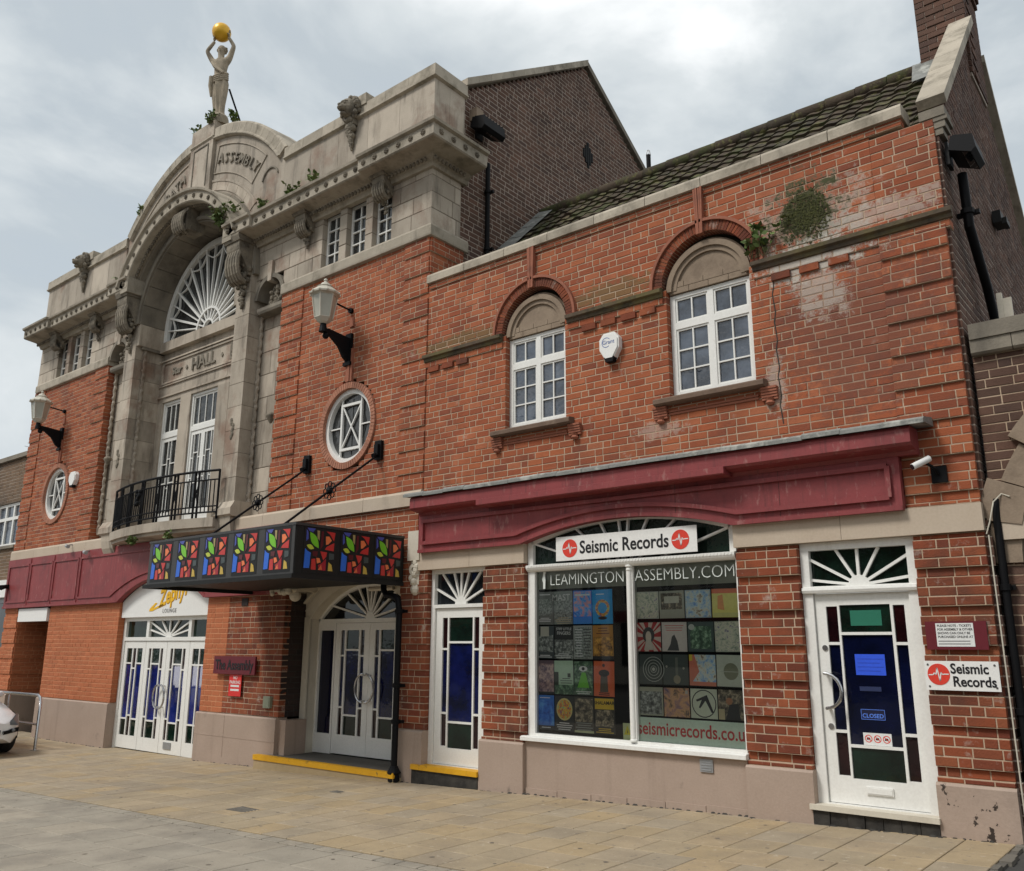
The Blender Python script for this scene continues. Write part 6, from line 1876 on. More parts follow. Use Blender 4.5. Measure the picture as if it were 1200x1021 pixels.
# ================================================================== statue
def statue():
    T = thing('statue', (-6.36, .10, 12.07), 'stone draped figure standing on arch top with arms raised', 'statue')
    L = T.location
    J = {'pel': ((0, 0, .82), (.135, .11)), 'wai': ((.0, .0, 1.0), (.115, .095)), 'che': ((.02, .0, 1.22), (.155, .11)), 'nec': ((.02, -.01, 1.40), (.055, .055)), 'hea': ((.03, -.03, 1.50), (.075, .085)), 'top': ((.03, -.03, 1.62), (.07, .08)),
         'shl': ((-.16, .0, 1.33), (.065, .065)), 'ell': ((-.27, -.05, 1.56), (.045, .045)), 'wrl': ((-.10, -.06, 1.77), (.032, .032)),
         'shr': ((.19, .0, 1.36), (.065, .065)), 'elr': ((.30, -.04, 1.62), (.045, .045)), 'wrr': ((.185, -.06, 1.84), (.032, .032)),
         'hil': ((-.075, .0, .72), (.10, .10)), 'knl': ((-.07, -.04, .42), (.07, .07)), 'anl': ((-.065, .0, .08), (.05, .05)), 'tol': ((-.08, -.13, .03), (.035, .03)),
         'hir': ((.075, .0, .72), (.10, .10)), 'knr': ((.06, -.03, .42), (.07, .07)), 'anr': ((.05, .02, .08), (.05, .05)), 'tor': ((.06, -.11, .03), (.035, .03))}
    E = [('pel','wai'),('wai','che'),('che','nec'),('nec','hea'),('hea','top'),('che','shl'),('shl','ell'),('ell','wrl'),('che','shr'),('shr','elr'),('elr','wrr'),('pel','hil'),('hil','knl'),('knl','anl'),('anl','tol'),('pel','hir'),('hir','knr'),('knr','anr'),('anr','tor')]
    names = list(J)
    me = bpy.data.meshes.new('body')
    me.from_pydata([J[k_][0] for k_ in names], [(names.index(a), names.index(b)) for a, b in E], [])
    o = bpy.data.objects.new('body', me); C.objects.link(o)
    md = o.modifiers.new('s', 'SKIN'); md.use_smooth_shade = True
    sv = me.skin_vertices[0].data
    for i, k_ in enumerate(names): sv[i].radius = J[k_][1]; sv[i].use_root = (k_ == 'pel')
    ss = o.modifiers.new('u', 'SUBSURF'); ss.levels = 2; ss.render_levels = 2
    dg = bpy.context.evaluated_depsgraph_get()
    m2 = bpy.data.meshes.new_from_object(o.evaluated_get(dg)); m2.materials.clear(); m2.materials.append(M['statue'])
    bpy.data.objects.remove(o)
    body = link('body', m2, T, L)
    def add(nm, mb, mt, par=None, sm=True): return link(nm, mb.mesh(nm, mt, sm), par or T, L)
    hb = MB(); hb.ball((.03, .0, 1.585), .092, 12, 9, (1., 1.05, 1.05))
    for i in range(14):
        a = -.3+i*3.75/13; hb.ball((.03+.085*math.cos(a), .01+.085*math.sin(a), 1.60+.02*math.sin(i*2.3)), .03, 6, 5)
    add('hair', hb, M['statue'])
    fc = MB(); fc.ball((.03, -.115, 1.545), .016, 6, 5, (.8, 1, 1.4)); fc.ball((.0, -.105, 1.57), .013, 6, 4, (1.4, .6, .8)); fc.ball((.06, -.105, 1.57), .013, 6, 4, (1.4, .6, .8)); fc.ball((.03, -.108, 1.505), .013, 6, 4, (1.7, .6, .6))
    for t in (-1, 1): fc.ball((.03+t*.082, -.03, 1.55), .02, 6, 5, (.5, .8, 1.3))
    add('face', fc, M['statue'])
    # drapery: folded skirt and a twisted sash
    dr = MB(); nn = 40; vs = []; prof = [(.150, .88), (.168, .76), (.158, .60), (.138, .42), (.120, .26), (.112, .12), (.120, .03)]
    for k_, (r_, z_) in enumerate(prof):
        for i in range(nn):
            a = 2*PI*i/nn; f_ = 1+.10*math.sin(a*7+k_*.35)+.05*math.sin(a*13-k_*.6)
            vs.append((.0+r_*f_*math.cos(a)*.95, r_*f_*math.sin(a)*.78, z_))
    fs = [(k_*nn+i, k_*nn+(i+1) % nn, (k_+1)*nn+(i+1) % nn, (k_+1)*nn+i) for k_ in range(len(prof)-1) for i in range(nn)]
    dr.add(vs, fs+[tuple(range(nn))]); 
    add('drapery', dr, M['statue'])
    sa = MB()
    for d in range(4): sa.tube([(.155*math.cos(a), .125*math.sin(a)-.0, .84+.045*d+.07*math.sin(a*1.0+.6)) for a in [2*PI*i/18 for i in range(19)]], .024, 6)
    sa.tube([(-.13, -.10, .90), (-.16, -.09, .70), (-.14, -.09, .45)], [.05, .04, .02], 6); sa.tube([(-.17, -.02, 1.32), (-.06, -.12, 1.12), (.12, -.12, .95)], [.035, .04, .035], 6)
    add('sash', sa, M['statue'])
    bc_ = Vector((.02, -.05, 1.985))
    for sgn, w0 in ((-1, Vector((-.10, -.06, 1.77))), (1, Vector((.185, -.06, 1.84)))):
        hnd = MB()
        d = (bc_-w0).normalized(); pal = w0+Vector((sgn*.01, -.01, .045))
        hnd.ball(tuple(pal), .036, 8, 6, (.8, .9, 1.3))
        side = Vector((0, 1, 0))
        for q in range(4):
            s0 = pal+Vector((0, (q-1.5)*.017, .03)); up = Vector((sgn*.035, 0, .05)) if sgn > 0 else Vector((-.035, 0, .05))
            ln = (.85, 1., .95, .75)[q]
            hnd.tube([s0, s0+up*ln*.6, s0+up*ln+Vector((-sgn*.004, 0, .012))], [.010, .009, .007], 5)
        hnd.tube([pal+Vector((0, -.03, -.01)), pal+Vector((-sgn*.02, -.05, .015)), pal+Vector((-sgn*.03, -.055, .035))], [.011, .010, .008], 5)
        add('hand', hnd, M['statue'])
    bs = MB(); bs.lathe([(.20, -.20), (.19, -.02), (.16, .03)], (0, 0, 0), 14); add('base', bs, M['statue'], None, False)
    rd = MB(); rd.tube([(.16, .10, .72), (.22, .22, .45), (.42, .32, -.25)], .02, 6); add('support_rod', rd, M['black'])
    T.rotation_euler = (0, -.06, math.radians(34)); T.scale = (1.02, 1.02, 1.02)
    return T
ST = statue()
gb = MB(); gb.ball((0, 0, .195), .195, 24, 16)
o = link('golden_ball', gb.mesh('golden_ball', M['gold'], True), None, tuple(ST.location+ST.rotation_euler.to_matrix() @ Vector((.03, -.05, 1.975*1.02))-Vector((0, 0, .195))))
meta(o, 'shiny golden ball held above the head of the statue', 'ball')

# ================================================================== plants growing on the masonry
def weed(x, y, z, h, n, spread, label, droop=0., name='weed'):
    T = thing(name, (x, y, z), label, 'plant', 'weeds growing on the masonry')
    r = random.Random(int(abs(x*313+z*77)))
    st = MB(); lf = MB()
    for i in range(n):
        a = r.uniform(0, 2*PI); d = r.uniform(.1, 1)*spread
        p0 = Vector((x+r.uniform(-.3, .3)*spread, y, z)); p2 = p0+Vector((d*math.cos(a), d*math.sin(a)*.6-.02, h*r.uniform(.5, 1)-droop*d)); p1 = (p0+p2)/2+Vector((0, 0, h*.2))
        st.tube([p0, p1, p2], [.005, .004, .002], 4)
        for k_ in range(9):
            t = r.uniform(.2, 1); c_ = p0.lerp(p1, t*2) if t < .5 else p1.lerp(p2, t*2-1)
            d1 = Vector((r.uniform(-1, 1), r.uniform(-1, 1), r.uniform(-.5, .8))).normalized(); s_ = r.uniform(.06, .11)*(.7+h)
            d2 = d1.cross(Vector((r.uniform(-1, 1), r.uniform(-1, 1), r.uniform(-1, 1)))).normalized()*s_*.32
            q = [c_, c_+d1*s_*.5+d2, c_+d1*s_, c_+d1*s_*.5-d2]
            lf.add(q, [(0, 1, 2, 3)])
    part(T, 'stem', st, M['stem']); part(T, 'foliage', lf, M['leaf'])
    return T
weed(-4.95, -.42, 8.90, .46, 40, .45, 'bushy green plant on cornice end at the foot of the arch')
weed(-4.20, -.12, 8.95, .50, 9, .20, 'spiky tuft on the ledge below the carved scroll')
weed(-3.25, -.12, 8.95, .45, 7, .26, 'thin weed on the cornice beside the scroll panel')
weed(-2.70, -.12, 8.95, .42, 7, .30, 'dry wispy weed on cornice before the lion head')
weed(-6.30, -.10, 11.80, .28, 12, .28, 'green tuft at the feet of the statue')
weed(-5.85, .15, 11.66, .45, 7, .18, 'upright sprigs beside the support rod of the statue')
weed(-6.95, .0, 11.86, .30, 4, .30, 'sprig leaning out over the arch left of the statue')
weed(-9.05, -.02, 10.62, .35, 7, .24, 'small bush on the outer rim of the arch')
weed(5.00, -.06, 5.54, .40, 9, .30, 'arching fern growing from shop brickwork beside the upper window arch')
weed(-6.9, -.50, 3.24, .16, 9, .16, 'dry tuft hanging under the balcony slab beside the railing crest')
weed(-5.7, -.46, 3.24, .18, 9, .16, 'straw coloured tuft under the balcony by the canopy rod')
ms = MB(); rr = random.Random(8)
for i in range(1300):
    x = rr.gauss(5.50, .125); z = 5.84+abs(rr.gauss(0, .17))*rr.choice((-.7, 1, 1))
    if z < 5.55 or z > 6.2 or abs(x-5.50) > .27-.45*max(0, z-5.9): continue
    s_ = rr.uniform(.007, .017); a = rr.uniform(0, PI)
    d1 = Vector((math.cos(a), rr.uniform(-.3, .0), math.sin(a)))*s_; d2 = Vector((-math.sin(a), rr.uniform(-.3, .0), math.cos(a)))*s_*.8
    c_ = Vector((x, -.004-rr.random()*.010, z))
    ms.add([c_-d1, c_+d2*.8, c_+d1, c_-d2*.8], [(0, 1, 2, 3)])
M['mossy'] = mat('moss', (.06, .07, .02), ramp=[(.045,.052,.018), (.075,.08,.022), (.035,.036,.016), (.095,.095,.03)], rough=.95, bump=0)
single('moss_patch', ms, M['mossy'], 'dark green moss patch on the shop wall above the string course', 'moss')
gm = MB(); rr = random.Random(21)
for i in range(110):
    x = rr.uniform(-6, 6.6); y_ = rr.uniform(-5.2, -.15); r_ = rr.uniform(.008, .022); z_ = zg(x)+.0015
    gm.add([(x+r_*rr.uniform(.8, 1.2)*math.cos(q*PI/4), y_+r_*rr.uniform(.8, 1.2)*math.sin(q*PI/4), z_) for q in range(8)], [tuple(range(8))])
meta(link('gum_spots', gm.mesh('gum_spots', M['bed'])), 'small trodden gum spots scattered over the paving', 'gum', kind='stuff')
dl = MB(); rr = random.Random(4)
for (a, b, y_) in ((-11.0, -8.1, -.05), (-5.05, -3.2, -.05), (-.38, .15, -.06), (1.13, 1.79, -.07), (1.8, 4.51, -.035), (4.52, 5.16, -.07), (5.17, 6.2, -.08), (6.21, 6.8, -.06)):
    x = a
    while x < b:
        w_ = rr.uniform(.03, .12); h_ = rr.uniform(.004, .022); d_ = rr.uniform(.006, .03)
        z_ = zg(x)-.004
        dl.add([(x, y_+.01, z_), (x+w_, y_+.01, z_), (x+w_*.8, y_-d_, z_), (x+w_*.2, y_-d_, z_), (x+w_*.3, y_+.005, z_+h_), (x+w_*.7, y_+.005, z_+h_)], [(0, 3, 2, 1), (3, 2, 5, 4), (0, 1, 5, 4), (1, 2, 5), (0, 3, 4)])
        x += w_*rr.uniform(.7, 1.5)
meta(link('dirt_line', dl.mesh('dirt_line', M['stepd'])), 'dark grit and moss gathered where the walls meet the pavement', 'grit', kind='stuff')
weed(-9.0, -.3, 8.93, .3, 5, .22, 'faint weed on the cornice near the brown building')

# ================================================================== pipes, floodlights, alarms, cameras
def pipe(name, pts, r, label, rings=(), mt=None, shoe=None):
    T = thing(name, tuple(pts[-1]), label, 'pipe')
    m_ = MB(); m_.tube(pts, r, 10); part(T, 'barrel', m_, mt or M['black'], smooth=True)
    for z_ in rings:
        m_ = MB(); p_ = min(pts, key=lambda q: abs(q[2]-z_)); m_.lathe([(r*.9, -.03), (r*1.4, -.025), (r*1.4, .025), (r*.9, .03)], (p_[0], p_[1], z_), 10)
        m_.box(p_[0]-r*2.2, p_[0]+r*2.2, p_[1]+r*.5, p_[1]+r*1.6, z_-.02, z_+.02); part(T, 'collar', m_, mt or M['black'])
    if shoe:
        m_ = MB(); m_.lathe([(r*1.2, 0), (r*1.9, .02), (r*1.7, .09), (r*2.2, .12), (r*1.6, .16), (r*1.2, .2)], shoe, 10); part(T, 'foot', m_, mt or M['black'])
    return T
pipe('downpipe', [(-.62, -.10, 2.34), (-.60, -.11, 2.24), (-.52, -.13, 2.17), (-.36, -.14, 2.15), (-.28, -.14, 2.10), (-.25, -.14, 1.95), (-.25, -.14, -.18)], .042,
     'black cast iron downpipe from the canopy corner to the pavement', (1.0, .55, 1.95), shoe=(-.25, -.14, -.19))
pipe('downpipe', [(.06, 1.20, 9.1), (.06, 1.20, 7.0)], .04, 'dark downpipe on the side gable of the hall', (8.6, 7.6))
pipe('vent_pipe', [(.0, 6.55, 10.2), (.0, 6.55, 11.85)], .05, 'black soil pipe standing past the gable verge of the hall', (11.5,))
vc = MB()
for i in range(6): vc.tube([(.055*math.cos(i*PI/3), 6.55+.055*math.sin(i*PI/3), 11.85), (.03*math.cos(i*PI/3), 6.55+.03*math.sin(i*PI/3), 11.95), (0, 6.55, 11.98)], .008, 5)
single('vent_cowl', vc, M['galv'], 'wire cowl on top of the soil pipe', 'cowl')
pipe('downpipe', [(6.93, .36, 6.0), (6.93, .38, 5.45), (6.93, .9, 5.0), (6.93, 1.15, 4.65), (6.93, 1.2, 4.2)], .045, 'black pipe bending down the side wall below the floodlight', (5.6,))
pipe('downpipe', [(6.915, .05, 2.75), (6.90, .04, 2.6), (6.90, .04, .0)], .032, 'black pipe in corner between shop pier and archway wall', (2.0, 1.0))
cbl = MB(); cbl.tube([(6.82, -.03, 2.45), (6.86, -.05, 2.55), (6.90, -.02, 2.72), (6.96, .03, 2.79), (7.02, .02, 2.76)], .006, 6); cbl.tube([(6.835, -.03, 2.44), (6.84, -.03, .2)], .006, 6)
single('cable', cbl, M['cream'], 'pale grey cable looping past the end of the stone band', 'cable', smooth=True)
def flood(loc, rot, label):
    T = thing('floodlight', loc, label, 'floodlight', 'black floodlights on the gable walls')
    T.rotation_euler = (0, 0, rot)
    b = MB(); b.prism([(-.17, -.10), (.17, -.10), (.17, .06), (.12, .12), (-.12, .12), (-.17, .06)], -.42, -.10)
    for i in range(6): b.box(-.15+i*.052, -.135+i*.052, -.40, -.12, .10, .15)
    link('housing', b.mesh('housing', M['black']), None); h = bpy.data.objects[-1] if False else None
    return T
def flood2(loc, label, k=1.):
    T = thing('floodlight', loc, label, 'floodlight', 'black floodlights on the gable walls')
    x, y, z = loc
    b = MB()   # box lying along the wall, glass facing down and out
    b.add([(x+a, y+q, z+c_) for q in (-.26, .26) for a, c_ in ((.06, .0), (.10, .17), (.34, .10), (.36, -.06), (.30, -.11))],
          [tuple(range(5)), tuple(range(9, 4, -1))]+[(i, (i+1) % 5, 5+(i+1) % 5, 5+i) for i in range(5)])
    hs = part(T, 'housing', b, M['black'])
    f_ = MB()
    for i in range(7): f_.add([(x+a, y-.22+i*.073+q, z+c_) for q in (0, .012) for a, c_ in ((.11, .165), (.12, .20), (.33, .14), (.335, .10))], [(0, 1, 2, 3), (7, 6, 5, 4), (0, 1, 5, 4), (1, 2, 6, 5), (2, 3, 7, 6), (3, 0, 4, 7)])
    part(hs, 'fins', f_, M['black'])
    g_ = MB(); g_.add([(x+a, y+q, z+c_) for q in (-.23, .23) for a, c_ in ((.09, -.005), (.29, -.105))], [(0, 1, 3, 2)])
    g_.v = [(p[0], p[1], p[2]-.004) for p in g_.v]
    part(T, 'lens', g_, M['glass'])
    if k != 1.:
        for ch_ in T.children_recursive: ch_.data.transform(Matrix.Translation(loc) @ Matrix.Scale(k, 4) @ Matrix.Translation(-Vector(loc)))
    k_ = MB(); k_.box(x, x+.03, y-.08, y+.08, z-.08, z+.16); k_.tube([(x, y, z+.05), (x+.12, y, z+.06)], .03, 8); part(T, 'bracket', k_, M['blackm'])
flood2((.0, 1.02, 9.55), 'black floodlight beside the stone parapet on the hall gable')
flood2((6.85, .20, 6.10), 'black floodlight below the kneeler on the shop gable', .78)
tk = MB(); tk.box(-.02, .14, .82, .98, 9.72, 9.92); single('junction_box', tk, M['tympanum'], 'buff block above the floodlight on the hall gable', 'box')
gv = MB()
for i in range(5):
    h_ = (1, 2, 3, 2, 1)[i]*.09
    gv.box(-.012, .012, 4.05+i*.065, 4.10+i*.065, 10.72-h_, 10.72+h_)
single('gable_vent', gv, M['inside'], 'dark diamond shaped vent of pierced bricks in hall gable', 'vent')
sv = MB(); sv.box(6.84, 6.93, 2.45, 2.7, 6.35, 6.5); sv.box(6.93, 6.98, 2.47, 2.68, 6.33, 6.40); single('wall_vent', sv, M['blackm'], 'small black outlet high on the side wall of shop', 'vent')
def alarm(x, z, h, w_, label, m2):
    T = thing('alarm_box', (x, -.0, z-h/2), label, 'alarm box')
    pts = [(x-w_*.5, z+h*.30), (x-w_*.28, z+h*.5), (x+w_*.28, z+h*.5), (x+w_*.5, z+h*.30), (x+w_*.5, z-h*.05), (x+w_*.2, z-h*.42), (x-w_*.2, z-h*.42), (x-w_*.5, z-h*.05)]
    b = MB(); b.prism(pts, -.075, 0.); b.prism([(x+(u-x)*.88, z+(v-z)*.88) for u, v in pts], -.09, -.07); part(T, 'cover', b, M['board'])
    b = MB(); b.prism([(x-w_*.18, z-h*.5), (x+w_*.18, z-h*.5), (x+w_*.26, z-h*.34), (x-w_*.26, z-h*.34)], -.085, -.01); part(T, 'beacon', b, m2)
    return T
T_ = alarm(3.10, 4.94, .36, .27, 'white shield shaped alarm box between the shop upper windows', M['black'])
lettering(T_, 'Grant', .07, (3.10, -.0915, 5.0), flat('alarm_blue', (.06, .12, .35)), extrude=.0006)
b = MB(); b.arc(3.07, 5.0, .055, .062, -.0915, -.089, .6, 5.4, 18); part(T_, 'logo_ring', b, flat('alarm_blue', (.06, .12, .35)))
alarm(-10.62, 4.96, .34, .30, 'white alarm box beside the oval window near the brown building', M['black'])
T_ = thing('cctv_camera', (6.50, -.0, 2.93), 'white bullet camera with black bracket beside the end of maroon fascia', 'camera')
b = MB(); d0, d1 = Vector((6.46, -.13, 3.14)), Vector((6.34, -.24, 3.06)); b.tube([d0, d1], .030, 10); part(T_, 'body', b, M['board'], smooth=True)
b = MB(); b.tube([d1, d1+(d1-d0)*.04], .025, 10); part(T_, 'lens', b, M['glass'])
b = MB(); b.tube([d0+Vector((-.03, 0, -.04)), (6.49, -.10, 3.05), (6.50, -.05, 3.0)], .014, 6); b.box(6.44, 6.57, -.05, -.0, 2.93, 3.08); part(T_, 'bracket', b, M['black'])
for x, z, lb in ((-10.28, 3.50, 'tiny grey camera on the stone ledge above maroon panels'), (-9.45, 3.32, 'small grey camera hanging over the wide maroon panel')):
    T_ = thing('cctv_camera', (x, -.1, z), lb, 'camera')
    b = MB(); b.tube([(x, -.16, z), (x+.16, -.20, z-.03)], .04, 8); part(T_, 'body', b, M['galv'])
    b = MB(); b.tube([(x, -.04, z+.04), (x+.03, -.15, z+.01)], .015, 6); part(T_, 'bracket', b, M['galv'])
T_ = thing('spotlight', (-13.2, -.07, 2.75), 'black twin spotlight on the end panel of maroon fascia', 'spotlight')
for dx in (-.12, .10):
    b = MB(); b.tube([(-13.18+dx*.3, -.12, 2.78), (-13.18+dx, -.26, 2.74)], [.04, .06], 8); part(T_, 'head', b, M['black'])
b = MB(); b.box(-13.23, -13.13, -.13, -.07, 2.73, 2.82); part(T_, 'bracket', b, M['black'])
b = MB(); b.box(-3.26, -3.09, -.05, .0, .58, .75); b.box(-3.24, -3.11, -.055, -.04, .60, .73)
single('meter_box', b, flat('sage', (.24, .26, .19)), 'small sage green switch box at the dark corner of entrance pier', 'box')
b = MB(); b.box(-4.07, -3.9, -.012, .01, 2.12, 2.24); single('air_brick', b, M['brickb'], 'dark red air brick under the maroon strip on plaque pier', 'air brick')
b = MB(); b.tube([(-1.35, .30, 2.30), (-.85, .30, 2.30)], .03, 8); b.box(-1.35, -.85, .30, .34, 2.29, 2.34); single('strip_light', b, M['cream'], 'pale strip light fixed across the entrance arch', 'light')

# ================================================================== archway wall to the right
AW = thing('archway_wall', (8.6, .2, 0), 'dark brick wall with pale coping and stone arch right of the shop', 'wall')
AWY = .10
AF = Frame((0, AWY, 0), (1, 0, 0), (0, -1, 0))
AXC, AR, AZ = 8.55, 1.50, 2.20
masonry(AW, 'brick_face', [(6.86, 10.6, 0, 4.06, 0.)], [arch_hole(AXC, AZ, AR+.02), rect_hole(AXC-AR, AXC+AR, -1, AZ+.01)], M['brickd'], M['mortar'], fr=AF, nind=90, dp=.24)
for i in range(7):
    a = 6.865+i*.53
    m_ = MB(); m_.box(a+.003, a+.527, AWY-.09, AWY+.3, 4.20, 4.345); part(AW, 'coping_stone', m_, M['stoned'])
    m_ = MB(); m_.profx([(AWY-.05, 4.06), (AWY-.07, 4.08), (AWY-.075, 4.197), (AWY+.28, 4.197), (AWY+.28, 4.06)], a-.2+.003 if i else a, a+.33-.003); part(AW, 'coping_stone', m_, M['stoned'])
nv = 15
for i in range(nv):
    a0_, a1_ = PI*i/nv+.004, PI*(i+1)/nv-.004
    out_ = .34 if i % 2 == 1 else .24
    m_ = MB(); m_.arc(AXC, AZ, AR, AR+out_, AWY-.07 if i % 2 else AWY-.03, AWY+.25, a0_, a1_, 3); part(AW, 'voussoir', m_, M['tympanum'])
m_ = MB(); m_.box(AXC-AR-.18, AXC-AR+.05, AWY-.06, AWY+.2, 2.40, 2.72); part(AW, 'springer', m_, M['band'])
m_ = MB(); m_.box(AXC-AR-.0, AXC-AR+.24, AWY+.22, AWY+.4, 0, 3.9); m_.box(AXC-AR, AXC+AR, AWY+.25, AWY+.33, .0, 3.8); part(AW, 'gate', m_, flat('gate_brown', (.06, .055, .045)))
m_ = MB(); m_.box(7.04, 7.085, .6, .65, 4.3, 4.80); m_.box(7.085, 7.16, .61, .64, 4.3, 4.74); single('timber_frame', m_, M['cream'], 'pale timber frame standing behind the archway wall coping', 'frame')

# ================================================================== neighbouring building at the far left
NB = thing('neighbour_building', (-17.5, .3, zg(-17)), 'flat roofed brown brick building beyond the hall', 'building')
NF = Frame((0, .3, 0), (1, 0, 0), (0, -1, 0))
masonry(NB, 'wall', [(-21.5, -13.31, 2.97, 6.0, 0.)], [rect_hole(-15.55, -14.10, 3.82, 4.90), rect_hole(-19.5, -17.2, 3.82, 4.90)], M['brickn'], M['mortard'], fr=NF, nind=40)
m_ = MB(); m_.box(-21.6, -13.31, .22, 7.5, 6.0, 6.11); part(NB, 'roof_edge', m_, M['stoned'])
m_ = MB(); m_.box(-21.4, -13.4, .42, 7.4, -.4, 5.99); part(NB, 'hidden_core', m_, M['inside'])  # unseen dark box added as a core behind the neighbour front
for (a, b) in ((-15.55, -14.10), (-19.5, -17.2)):
    n_ = 3 if b-a < 2 else 4
    hs = []; w_ = (b-a-.06)/n_
    for i in range(n_):
        hs.append((a+.03+w_*i+.05, a+.03+w_*(i+1)-.03, 3.90, 4.48)); hs.append((a+.03+w_*i+.05, a+.03+w_*(i+1)-.03, 4.56, 4.83))
    f = MB(); f.plate(a, b, 3.83, 4.90, hs, .36, .42); wn = part(NB, 'window', f, M['white'])
    for h in hs:
        m_ = MB(); m_.box(h[0]-.004, h[1]+.004, .40, .404, h[2]-.004, h[3]+.004); part(wn, 'pane', m_, M['glassb'])
    m_ = MB(); m_.box(a-.05, b+.05, .24, .36, 3.76, 3.83); part(NB, 'window_sill', m_, M['stoned'])
m_ = MB(); m_.box(-21.5, -13.36, .12, .38, 2.57, 2.97); part(NB, 'fascia', m_, M['board'])
m_ = MB(); m_.plate(-21.5, -13.36, -.36, 2.57, [(-21.4+1.6*i, -19.88+1.6*i, .25, 2.45) for i in range(5)], .25, .33); sf = part(NB, 'shopfront', m_, M['galv'])
for i in range(5):
    m_ = MB(); m_.box(-21.4+1.6*i, -19.88+1.6*i, .29, .295, .25, 2.45); part(sf, 'pane', m_, M['glass'])
AE = thing('tv_aerial', (-15.1, 1.2, 6.1), 'thin television aerial on flat roof of the brown building', 'aerial')
b = MB(); b.tube([(-14.95, 1.2, 6.1), (-15.35, 1.2, 6.95)], .014, 6); part(AE, 'mast', b, M['galv'])
b = MB(); b.tube([(-16.4, 1.2, 6.62), (-15.1, 1.2, 7.10)], .012, 6)
for i in range(7): b.tube([(-16.2+i*.17, 1.0, 6.69+i*.063), (-16.2+i*.17, 1.4, 6.69+i*.063)], .006, 4)
b.tube([(-15.15, 1.2, 6.85), (-15.0, 1.2, 7.3)], .008, 4); b.tube([(-15.25, 1.2, 6.9), (-15.05, 1.2, 7.32)], .008, 4)
part(AE, 'array', b, M['galv'])

# ================================================================== handrail and parked car
RL = thing('handrail', (-9.4, -.75, zg(-9)), 'stainless steel tube barrier rail beside the white car', 'rail')
y_ = -1.0; x1, x0 = -8.62, -11.6
zt_, zb_ = .60, zg(-9)
b = MB(); b.tube([(x1, y_, zb_), (x1, y_, zt_-.12), (x1-.03, y_, zt_-.04), (x1-.12, y_, zt_), (x0, y_, zt_)], .028, 8); part(RL, 'top_rail', b, M['steel'], smooth=True)
b = MB(); b.tube([(x1, y_, .10), (x0, y_, .10)], .022, 8); part(RL, 'middle_rail', b, M['steel'], smooth=True)
for x in (-10.0, -11.5):
    b = MB(); b.tube([(x, y_, zb_), (x, y_, zt_)], .025, 8); part(RL, 'post', b, M['steel'], smooth=True)
for x in (x1, -10.0, -11.5):
    b = MB(); b.tube([(x, y_, zb_), (x, y_, zb_+.012)], .07, 12); part(RL, 'foot_plate', b, M['steel'])

